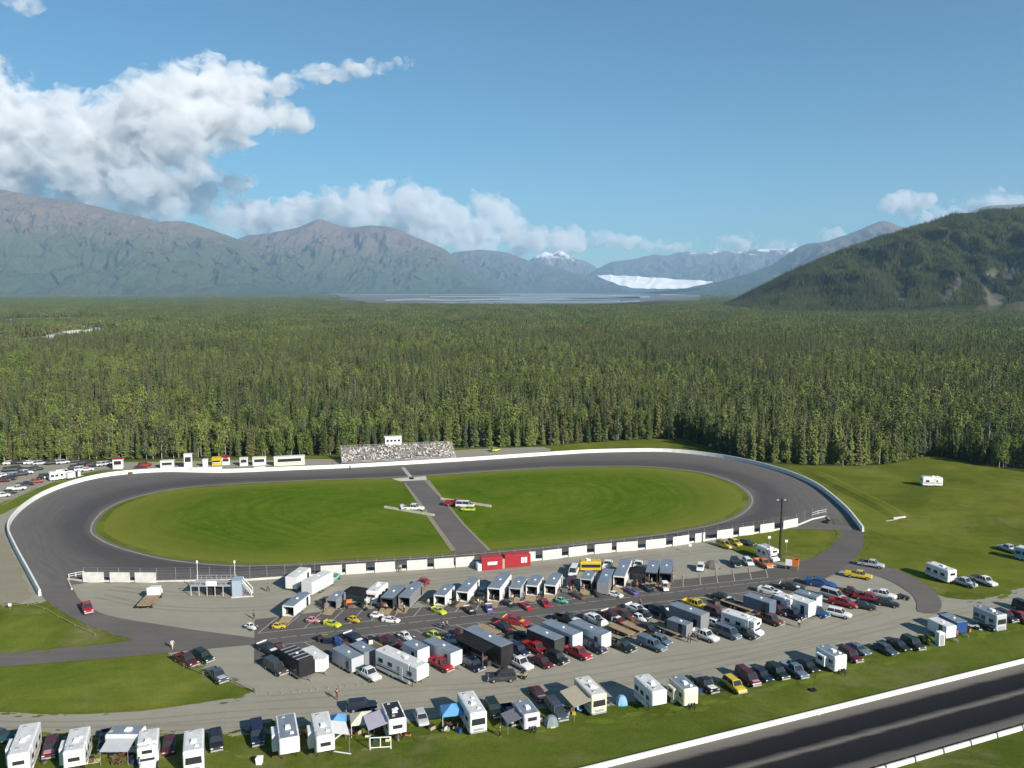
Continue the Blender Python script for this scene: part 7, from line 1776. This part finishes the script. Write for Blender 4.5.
# ================================================================== right field
RV('trailer', (921, 476.5), (942, 477), 'white camper trailer alone high in the right field near the trees', row=None, z=.025, windows=2, maxL=7)
RV('trailer', (929.5, 561.5), (953, 570.5), 'long pale camper trailer hitched to a silver pickup in the right field', row=None, z=.025, maxL=9.5, vents=3)
V('pickup', (953, 578), (973.5, 584.5), 'silver', 'silver pickup towing the long pale camper in the right field', row=None, z=.025)
V('pickup', (975, 576.5), (993.5, 583.5), 'white', 'white pickup with a dark bed beside the towing silver one', row=None, z=.025, tonneau='dkgrey')
V('pickup', (1018, 551), (1001, 545.5), 'silver', 'pale pickup at the picture edge high in the field', row=None, z=.025)
RV('trailer', (1019, 546), (1037, 550), 'blue-white camper trailer cut by the picture edge', row=None, z=.025, col='ltblue', maxL=7)
def bank(pts, w, h, name, mat, label):
    C_ = catmull(gpts(pts), False, 3); mb = MB(); rings = []
    for i, p in enumerate(C_):
        d = C_[min(i + 1, len(C_) - 1)] - C_[max(i - 1, 0)]; d.normalize(); s = Vector((-d.y, d.x, 0)); e = min(1, i / 3, (len(C_) - 1 - i) / 3); hh = h * e * (1 + .25 * mnoise.noise(p * .2)) + .03
        rings.append([(p.x - s.x * w, p.y - s.y * w, .0), (p.x + s.x * w, p.y + s.y * w, .0), (p.x + s.x * w * .35, p.y + s.y * w * .35, hh), (p.x - s.x * w * .35, p.y - s.y * w * .35, hh)])
    mb.loft(rings); o = mb.build(name, mat); o['kind'] = 'structure'; o['label'] = label; return o
bank([(806, 470), (826, 479), (850, 491), (875, 503), (903, 518)], 3.6, .6, 'grass_ridge', M['field'], 'low grass ridge slanting across the right field')
plank((893, 519), (905, 517.5), .5, .35, 'pale block at the end of the grass ridge', name='concrete_block', mat='concrete', z=.03)
plank((886, 521.5), (898, 519.5), .25, .2, 'weathered pole lying near the end of the grass ridge', name='fallen_pole', mat='metal', z=.03)

# drag strip walls
for (a, b, h, lab) in ((W1a, W1b, .85, 'white concrete wall along the near side of the pits by the drag strip'), (W2a, W2b, .9, 'segmented white wall along the outer side of the drag strip')):
    r_ = [a + dd * k for k in np.arange(-45, 120, 3.0)]
    if h < .88: wall('drag_strip_wall', r_, .75, .42, M['white_wall'], lab)
    else:
        ow = empty('drag_strip_wall', a)
        for k in np.arange(-45, 120, 5.0):
            mb = MB(); mb.prism([(-.24, 0), (.24, 0), (.10, .55), (-.10, .55)], .14, 4.86); o = mb.build('segment', M['board'], ow); q = dd * k; o.location = (q.x, q.y, .06); o.rotation_euler = (0, 0, math.atan2(dd.y, dd.x) - math.pi / 2)
        tag(ow, lab, 'wall')
p = G(818, 715); mb = MB(); mb.box(-.25, .25, -.2, .2, 0, .5, top=(.05, .05, .05, .05)); o = mb.build('marker_box', M['white']); o.location = (p.x, p.y, .06); tag(o, 'tiny pale box on the grass beside the drag strip wall', 'box')

# ================================================================== grandstand and vendor stalls
a, b = G(341.5, 464.5), G(456, 459); gs_w = (b - a).length; gs = empty('grandstand', a, math.atan2((b - a).y, (b - a).x))
NT_, RISE, RUN = 11, .31, .80
M['plank_al'] = plain('bleacher boards', (.66, .64, .60), .6, .3, var=.15)
for i in range(NT_):
    mb = MB(); y = RUN * i; z = .6 + RISE * i; mb.box(0, gs_w, y, y + RUN * .62, z - .06, z); mb.box(0, gs_w, y + RUN * .42, y + RUN * .92, z + .36, z + .42); mb.build('bench_row', M['plank_al'], gs)
mb = MB()
for k in range(24):
    x = gs_w * k / 23; mb.tube((x, 0, 0), (x, RUN * NT_, .5 + RISE * NT_), .06, .06, 4); mb.tube((x, RUN * NT_, 0), (x, RUN * NT_, 1.6 + RISE * NT_), .06, .06, 5); mb.tube((x, RUN * 5, 0), (x, RUN * 5, .5 + RISE * 5), .05, .05, 4)
mb.build('frame', M['metal'], gs)
mb = MB()
for z in (.5, 1.0, 1.5): mb.tube((0, RUN * NT_, z + RISE * NT_), (gs_w, RUN * NT_, z + RISE * NT_), .045, .045, 5)
for x in (0, gs_w): mb.tube((x, 0, 1.5), (x, RUN * NT_, 1.5 + RISE * NT_), .05, .05, 5)
mb.tube((0, -.5, 1.0), (gs_w, -.5, 1.0), .04, .04, 5)
for k in range(30): mb.tube((gs_w * k / 29, -.5, 0), (gs_w * k / 29, -.5, 1.0), .03, .03, 4)
mb.build('railing', M['metal'], gs)
for k in range(4):
    mb = MB(); x = gs_w * (k + .5) / 4
    for i in range(NT_): mb.box(x - .6, x + .6, RUN * i - .25, RUN * i + .05, .45 + RISE * i, .62 + RISE * i)
    mb.build('aisle_steps', M['grey'], gs)
tag(gs, 'long open bleacher grandstand full of spectators before the forest', 'grandstand')
# press box
c = a.lerp(b, .47); nrm = Vector((-(b - a).y, (b - a).x, 0)).normalized(); c = c + nrm * (RUN * NT_ + 2.0)
pb = empty('press_box', c, math.atan2((b - a).y, (b - a).x)); mb = MB(); mb.box(-2.9, 2.9, -1.5, 1.5, 4.1, 7.0); mb.build('cabin', M['white'], pb, bevel=.03); mb = MB(); mb.box(-3.1, 3.1, -1.8, 1.7, 7.002, 7.15); mb.build('roof', M['white'], pb)
for k in range(4): mb = MB(); x = -2.05 + 1.35 * k; mb.box(x - .45, x + .45, -1.53, -1.49, 5.5, 6.3); mb.build('window', M['glass'], pb)
for x in (-2.7, 0, 2.7):
    for y in (-1.3, 1.3): mb = MB(); mb.tube((x, y, 0), (x, y, 4.1), .12, .12, 6); mb.build('post', M['grey'], pb)
tag(pb, 'white press box with four dark windows above the grandstand', 'press box')
# crowd on the benches
m, t = newmat('spectator clothes'); al = t.n('ShaderNodeAttribute'); al.attribute_name = 'dress'; t.bsdf(al.outputs['Color'], .85, .1)
mb = MB(); cols = []; rc = random.Random(4)
def seated(mb, x, y, z):
    c1 = rc.choice([(.62, .60, .57), (.58, .55, .53), (.66, .63, .60), (.48, .45, .43), (.16, .16, .18), (.12, .13, .16), (.24, .22, .21), (.18, .17, .17), (.30, .26, .24), (.40, .31, .28)]); c2 = rc.choice([(.05, .06, .10), (.10, .12, .2), (.07, .07, .07), (.25, .2, .15), (.5, .47, .42)]); n0 = len(mb.f)
    w = .22
    mb.loft([[(x - w * .8, y - .10, z), (x + w * .8, y - .10, z), (x + w * .8, y + .12, z), (x - w * .8, y + .12, z)], [(x - w, y - .12, z + .34), (x + w, y - .12, z + .34), (x + w, y + .10, z + .34), (x - w, y + .10, z + .34)], [(x - w * .5, y - .06, z + .55), (x + w * .5, y - .06, z + .55), (x + w * .5, y + .08, z + .55), (x - w * .5, y + .08, z + .55)]]); cols.extend([c1] * (len(mb.f) - n0)); n0 = len(mb.f)
    for s in (-1, 1): mb.tube((x + s * .1, y, z + .08), (x + s * .11, y - .42, z + .10), .08, .07, 5); mb.tube((x + s * .11, y - .42, z + .12), (x + s * .11, y - .45, z - .30), .06, .05, 5)
    cols.extend([c2] * (len(mb.f) - n0)); n0 = len(mb.f)
    mb.tube((x, y, z + .54), (x, y, z + .62), .05, .05, 5); mb.loft([[(x + r * math.cos(q), y + r * math.sin(q), z + h) for q in [i * 1.047 for i in range(6)]] for r, h in ((.06, .60), (.10, .70), (.10, .78), (.05, .85))]); cols.extend([rc.choice([(.42, .26, .19), (.06, .045, .03), (.5, .48, .45), (.2, .13, .07)])] * (len(mb.f) - n0))
for i in range(NT_):
    x = .4
    while x < gs_w - .4:
        dens_ = min(.92, max(.05, (.66 if x / gs_w < .55 else .40) + 1.3 * mnoise.noise(Vector((x * .16, i * .35, 3.1)))))
        if rc.random() < dens_: seated(mb, x, RUN * i + RUN * .6, .6 + RISE * i + .43)
        x += rc.uniform(.46, .62)
me = bpy.data.meshes.new('crowd'); me.from_pydata(mb.v, [], mb.f); me.materials.append(m); ca = me.attributes.new('dress', 'FLOAT_COLOR', 'FACE'); ca.data.foreach_set('color', [v for c_ in cols for v in (*c_, 1)])
o = link('crowd', me); o.location = gs.location; o.rotation_euler = gs.rotation_euler; tag(o, 'crowd of seated spectators in pale and dark clothes filling the grandstand', 'crowd', kind='stuff')

def stall(px, py, w, d, h, col, roof, label, counter=True, sign=None, tall=False, yaw=R(15), awn=None):
    p = G(px, py); r_ = empty('vendor_stall', (p.x, p.y, .05), yaw); mb = MB(); mb.box(-w / 2, w / 2, -d / 2, d / 2, .0 if not tall else .3, h); paint(mb.build('body', M['panel'], r_, bevel=.03), col)
    mb = MB(); mb.box(-w / 2 - .15, w / 2 + .15, -d / 2 - .3, d / 2 + .15, h + .002, h + .14, top=(.1, .1, .1, .1)); paint(mb.build('roof', M['panel'], r_), roof)
    if counter:
        mb = MB(); mb.box(-w * .38, w * .38, -d / 2 - .03, -d / 2 - .005, h * .45, h * .82); mb.build('hatch', M['glass'], r_); mb = MB(); mb.box(-w * .40, w * .40, -d / 2 - .38, -d / 2 - .032, h * .40, h * .45); mb.build('counter', M['white'], r_)
    if sign: mb = MB(); mb.box(-w * .3, w * .3, -d / 2 - .03, -d / 2 - .006, h * .85, h * 1.02); paint(mb.build('sign_board', M['panel'], r_), sign)
    if awn:
        mb = MB(); mb.add([(-w / 2, -d / 2 - .01, h * .9), (w / 2, -d / 2 - .01, h * .9), (w / 2, -d / 2 - 1.3, h * .75), (-w / 2, -d / 2 - 1.3, h * .75), (-w / 2, -d / 2 - .01, h * .93), (w / 2, -d / 2 - .01, h * .93), (w / 2, -d / 2 - 1.3, h * .78), (-w / 2, -d / 2 - 1.3, h * .78)], [(3, 2, 1, 0), (4, 5, 6, 7), (0, 1, 5, 4), (1, 2, 6, 5), (2, 3, 7, 6), (3, 0, 4, 7)]); paint(mb.build('awning', M['cloth'], r_), awn)
    return tag(r_, label, 'stall', 'vendor stalls behind the far wall')
stall(118.5, 468.5, 3.0, 2.6, 3.4, 'white', 'red', 'white stall with a red top next to the spectators parking')
stall(167.5, 467.5, 4.2, 2.4, 2.3, 'white', 'white', 'low white stall left of the tall white booth')
stall(188.5, 467.5, 2.5, 2.2, 4.6, 'white', 'white', 'tall narrow white booth in the vendor strip', counter=True)
stall(205.5, 466.5, 1.6, 1.6, 2.4, 'white', 'white', 'tiny white booth right of the tall booth', counter=False)
stall(217, 465, 3.0, 2.2, 2.6, 'yellow', 'yellow', 'yellow stall in the vendor strip', awn='yellow')
stall(226, 464.5, 2.6, 2.2, 2.7, 'white', 'red', 'red and white stall beside the yellow one', sign='red')
stall(244, 465.5, 2.6, 2.2, 2.6, 'white', 'white', 'narrow white stall right of the red and white one', sign='pink')
stall(259.5, 465, 4.4, 2.3, 2.7, 'white', 'cream', 'white stall with a wide dark hatch left of the long stall')
stall(289.5, 464.8, 10.2, 2.5, 2.9, 'cream', 'white', 'longest cream stall with two hatches left of the grandstand', sign='white')
V('hatch', (490.5, 450), (500, 448.5), 'lime', 'small yellow-green car on the gravel right of the grandstand', row=None, z=.05, small=True)
for a_, b_, l in (((168, 470.3), (189, 469.4), 'low white counter before the tall white booth'), ((254, 469.5), (265.5, 468.9), 'low white counter before the wide-hatched stall'), ((192, 470.2), (222, 469.2), 'low pale counter before the yellow stall')):
    plank(a_, b_, .6, .8, l, name='counter', mat='white', z=.05)
V('suv', (137, 469), (144.5, 468), 'maroon', 'dark red car left of the low white vendor stall', row=None, z=.05, small=True)
V('suv', (141, 465), (149, 463.8), 'red', 'bright red car behind the dark red one near the vendor stalls', row=None, z=.05, small=True)
slab(122, 474, 7, 2.2, .7, 'brown', 'dirt_heap', 'low brown heap beside the far wall below the red-topped stall', 'heap', R(10), 'cloth', .05)

# spectators' cars at the far left, too small to show more than body, glass and wheels
TL = [(3, 497, 'white', 'near'), (10, 494, 'black', 'near'), (17, 490.5, 'white', 'near'), (22, 487.5, 'dkgrey', 'near'), (28, 485.5, 'black', 'near'), (37, 483, 'red', 'near'), (46, 478.5, 'black', 'near'), (52, 478.5, 'white', 'near'),
      (4, 482, 'maroon', 'second'), (9, 480.5, 'black', 'second'), (3, 477, 'white', 'second'), (14, 476.5, 'silver', 'second'), (20, 476, 'dkgrey', 'second'), (26, 474.5, 'white', 'second'), (10, 471.5, 'black', 'second'), (18, 470.5, 'black', 'second'), (30, 471.5, 'navy', 'second'), (37, 470.5, 'black', 'second'),
      (10, 464.5, 'white', 'third'), (17, 464, 'black', 'third'), (23, 463.5, 'dkgrey', 'third'), (30, 464, 'white', 'third'), (40, 465, 'silver', 'third'), (47, 464, 'navy', 'third'), (53, 464.5, 'black', 'third'), (58, 463.5, 'white', 'third'), (63, 464, 'silver', 'third'), (75, 462.5, 'dkgrey', 'third'),
      (57, 476.5, 'black', 'bend'), (66, 474, 'white', 'bend'), (76, 469.5, 'black', 'bend'), (81, 471, 'white', 'bend'), (87, 471, 'white', 'bend'), (86, 464.5, 'black', 'bend'), (92, 466.5, 'maroon', 'bend'), (98, 466.5, 'black', 'bend'), (103, 466, 'white', 'bend'), (107, 465.5, 'silver', 'bend'), (111, 464.5, 'black', 'bend')]
rl = random.Random(9); prev = None
ROWTXT = {'near': 'in the row nearest the oval wall', 'second': 'in the middle spectator rows', 'third': 'in the spectator row along the trees', 'bend': 'at the vendor end of the parking'}
CT = {}
for x, y, c, rw in TL: CT.setdefault((c, rw), []).append((x, y))
names = {'dkgrey': 'dark grey'}
ORD = ['outermost', 'next innermost', 'third', 'fourth', 'fifth', 'sixth']
for (c, rw), L_ in CT.items():
    L_.sort()
    for i, (x, y) in enumerate(L_):
        kd = rl.choice(['sedan', 'suv', 'pickup', 'hatch', 'suv']); yw = R(25 + rl.uniform(-8, 8)) if rw == 'near' else R(35 + rl.uniform(-10, 10))
        o = car(kd, G(x, y), yw, c, small=True, name='parked_car'); cn = names.get(c, c)
        lab = ('only %s car %s' % (cn, ROWTXT[rw])) if len(L_) == 1 else ('%s %s car %s, counted from picture edge' % (('first', 'second', 'third', 'fourth', 'fifth', 'sixth')[i], cn, ROWTXT[rw]))
        done(o, lab, 'car', 'spectator cars parked beyond the far turn', .05)
RV('trailer', (50.5, 472), (62, 470.5), 'white camper trailer among the spectator cars beyond the far turn', row=None, z=.05, maxL=6.5)
TR((69.5, 472.5), (75, 471.5), 'small white box trailer at the bend of the spectator parking', row=None, z=.05, col='white', roof='roof_rubber', H=2.2, W=2.0, vnose=False, maxL=4.5)

# far roofs in the forest clearing
for x, y, w, d, h, c, l in ((60, 338.5, 26, 14, 5, 'silver', 'long pale shed at the left of the forest clearing'), (79, 336, 34, 16, 6, 'white', 'white-roofed building in the middle of the forest clearing'), (96, 333.5, 20, 14, 6, 'cream', 'cream gabled building at the right of the forest clearing'), (8, 349, 12, 9, 5, 'cream', 'small pale cabin roof among the trees below the clearing')):
    p = G(x, y); r_ = empty('far_building', p, R(12)); mb = MB(); mb.box(-w / 2, w / 2, -d / 2, d / 2, 0, h); paint(mb.build('wall', M['panel'], r_), c)
    mb = MB(); mb.prism([(-w / 2 - .5, h + .01), (w / 2 + .5, h + .01), (w / 2 + .5, h + .3), (0, h + 2.4), (-w / 2 - .5, h + .3)], -d / 2 - .5, d / 2 + .5); mb.build('roof', M['roof_rubber'] if c == 'white' else M['roof_metal'], r_)
    mb = MB(); mb.box(-w * .2, w * .2, -d / 2 - .1, -d / 2 - .01, 0, h * .6); mb.build('door', M['grey'], r_); tag(r_, l, 'building')

# ================================================================== people
for k, (x, y, sh, tr_, l, ps) in enumerate([
        (172.5, 649, 'white', 'cream', 'person in pale clothes walking on the road left of the pits', 'walk'), (268, 592, 'dkgrey', 'black', 'person in dark clothes walking near the viewing stand', 'walk'), (254, 619.5, 'dkgrey', 'navy', 'person in dark clothes behind the first white racer', 'stand'),
        (443, 630, 'blue', 'navy', 'person in blue standing on the pit road by the lime car', 'stand'), (447, 629, 'yellow', 'black', 'person in yellow beside the one in blue on the pit road', 'walk'), (306, 740, 'orange', 'navy', 'person in orange beside the pink camp chair', 'stand'),
        (317, 752, 'orange', 'brown', 'person in orange on the lawn below a white trailer', 'stand'), (398, 742, 'red', 'grey', 'person in red nearest the white pipe frame', 'stand'), (395, 739, 'orange', 'brown', 'person in orange before the dark-roofed camper', 'stand'), (401, 740, 'pink', 'navy', 'person in pink right of the pipe frame', 'walk'), (404, 613, 'white', 'navy', 'person in white at the tan mat by the stalls', 'stand'),
        (741, 536, 'black', 'navy', 'person in black standing by the wall at the pit corner', 'stand'), (401, 571.5, 'white', 'tan', 'person in white at a gap in the pit wall boards', 'stand'), (399, 572, 'pink', 'navy', 'person in pink at a gap in the pit wall boards', 'walk'), (366, 606, 'white', 'grey', 'person in white before the white camper trailer', 'stand'), (340, 607, 'white', 'black', 'person in white by the orange tool carts', 'stand'),
        (516, 596, 'white', 'navy', 'person in white behind the short grey-roofed trailer', 'walk'), (452, 598, 'cream', 'navy', 'person in cream beside the short white-sided trailer', 'stand'), (640, 607, 'grey', 'navy', 'person in grey on the pit road above the white race cars', 'stand'), (298, 675, 'cream', 'tan', 'person in cream at the nose of the striped trailer', 'stand'), (345, 663, 'maroon', 'navy', 'person in dark red walking between the lower row trailers', 'walk'),
        (460, 645, 'white', 'black', 'person in white left of the black hauler', 'stand'), (689, 643, 'dkgrey', 'black', 'person in dark clothes on the gravel before the white pickup', 'walk'), (698, 642, 'black', 'navy', 'person in black at the nose of the white pickup', 'stand'), (799, 628, 'white', 'navy', 'person in white crossing the gravel below the navy pickup', 'walk'), (957, 639, 'orange', 'brown', 'person in orange on the grass below the blue trailer', 'stand'),
        (974, 589.5, 'cream', 'grey', 'person in cream standing on the field edge below the silver pickup', 'stand'), (337, 700, 'maroon', 'brown', 'person in dark red on the gravel behind the cream tent', 'walk'), (500, 737, 'brown', 'black', 'person in brown on the lawn below the black-green car', 'stand'), (350, 470, 'navy', 'black', 'person in navy standing at the left foot of the grandstand', 'stand'), (333, 466.5, 'black', 'navy', 'person in black between the stalls and the grandstand', 'stand'), (338, 467, 'grey', 'navy', 'person in grey between the stalls and the grandstand', 'walk')]):
    person(x, y, R(-90 + (k * 67 % 180)), sh, tr_, l, ps)
# loose gear: generators, fuel cans and boxes round the trailers and campers
def gear(px, py, c, z, label, grp, w=.7, d=.5, h=.6):
    p = G(px, py); r_ = empty('gear_box', (p.x, p.y, z), px * .7)
    def bx():
        mb = MB(); mb.box(-.35, .35, -.25, .25, .06, .6, top=(.03, .03, .03, .03)); return mb.mesh('case', M['panel'])
    def hd():
        mb = MB(); mb.box(-.38, .38, -.28, .28, .601, .66, top=(.03, .03, .03, .03)); return mb.mesh('lid', M['dark'])
    part('case', cached('gbx', bx), r_, c); part('lid', cached('gbl', hd), r_); r_.scale = (w / .7, d / .5, h / .66); return tag(r_, label, 'box', grp)
rg = random.Random(31); STALLG = [(296, 612), (322, 604), (338, 603), (352, 608), (358, 606), (368, 602), (381, 606), (388, 604), (399, 604), (410, 603), (432, 604), (436, 606), (449, 604), (456, 606), (471, 602), (489, 598), (497, 601), (507, 595), (515, 600), (521, 597), (529, 596), (541, 594), (549, 592), (556, 596), (566, 592), (572, 590), (582, 590), (589, 592), (596, 589), (604, 590), (612, 588), (622, 585), (634, 586), (644, 584), (655, 580), (657, 586), (668, 580), (670, 585)]
for x, y in STALLG:
    gear(x + rg.uniform(-2, 2), y + rg.uniform(-1, 1), rg.choice(['brown', 'rust', 'tan', 'dkgrey', 'grey', 'maroon', 'brown', 'silver', 'black', 'orange']), .125, 'small box of pit gear lying behind the open trailers', 'pit gear behind the open trailers', rg.uniform(.7, 1.5), rg.uniform(.5, .9), rg.uniform(.5, 1.2))
for x, y in [(272, 653), (279, 650), (318, 641), (328, 643), (346, 645), (371, 643), (391, 650), (413, 655), (440, 640), (451, 637), (456, 634), (461, 640), (464, 648), (466, 654), (471, 661), (485, 663), (489, 667), (496, 662), (505, 668), (512, 640), (521, 638), (531, 640), (541, 645), (548, 648), (562, 640), (601, 627), (612, 622), (622, 620), (634, 618), (646, 609), (650, 618), (661, 619), (665, 612), (667, 627), (690, 625), (718, 604), (735, 606), (757, 612), (776, 602), (812, 600), (826, 595), (846, 597)]:
    gear(x + rg.uniform(-2, 2), y + rg.uniform(-1, 1), rg.choice(['brown', 'black', 'dkgrey', 'grey', 'maroon', 'black', 'navy', 'rust', 'white']), .125, 'small box of gear on the asphalt of the lower pit row', 'gear in the lower pit row', rg.uniform(.7, 1.6), rg.uniform(.5, 1.0), rg.uniform(.5, 1.3))
for x, y in [(40, 760), (44, 764), (90, 763), (112, 758), (121, 753), (131, 760), (134, 764), (158, 758), (296, 743), (310, 745), (345, 728), (349, 731), (358, 734), (368, 737), (375, 741), (388, 741), (408, 736), (432, 730), (447, 731), (459, 733), (483, 727), (506, 726), (536, 719), (541, 722), (567, 716), (571, 711), (578, 709), (592, 712), (606, 706), (674, 703), (700, 693), (722, 693), (962, 634), (968, 632), (980, 630)]:
    gear(x, y, rg.choice(['brown', 'white', 'tan', 'grey', 'teal', 'blue', 'orange', 'black', 'cream']), .075, 'small box or cooler on the grass beside the campers', 'camping boxes beside the campers', rg.uniform(.5, 1.0), rg.uniform(.4, .7), rg.uniform(.35, .8))
for k, (x, y) in enumerate([(300, 612), (325, 611), (347, 609), (371, 606), (386, 611), (394, 606), (413, 604), (430, 606), (458, 606), (477, 606), (485, 601), (495, 604), (503, 600), (513, 603), (524, 600), (535, 597), (547, 596), (558, 594), (569, 593), (585, 592), (594, 588), (606, 589), (625, 587), (636, 588), (653, 586), (672, 582)]):
    person(x + rg.uniform(-2, 2), y + rg.uniform(-1, 1), R(rg.uniform(0, 360)), rg.choice(['white', 'black', 'navy', 'grey', 'red', 'cream', 'dkgrey', 'orange']), rg.choice(['navy', 'black', 'grey', 'tan']), 'crew member standing among the gear behind the racers in the stalls', rg.choice(['stand', 'walk']))
print('labels', len(LABELS), 'objects', len(bpy.data.objects))
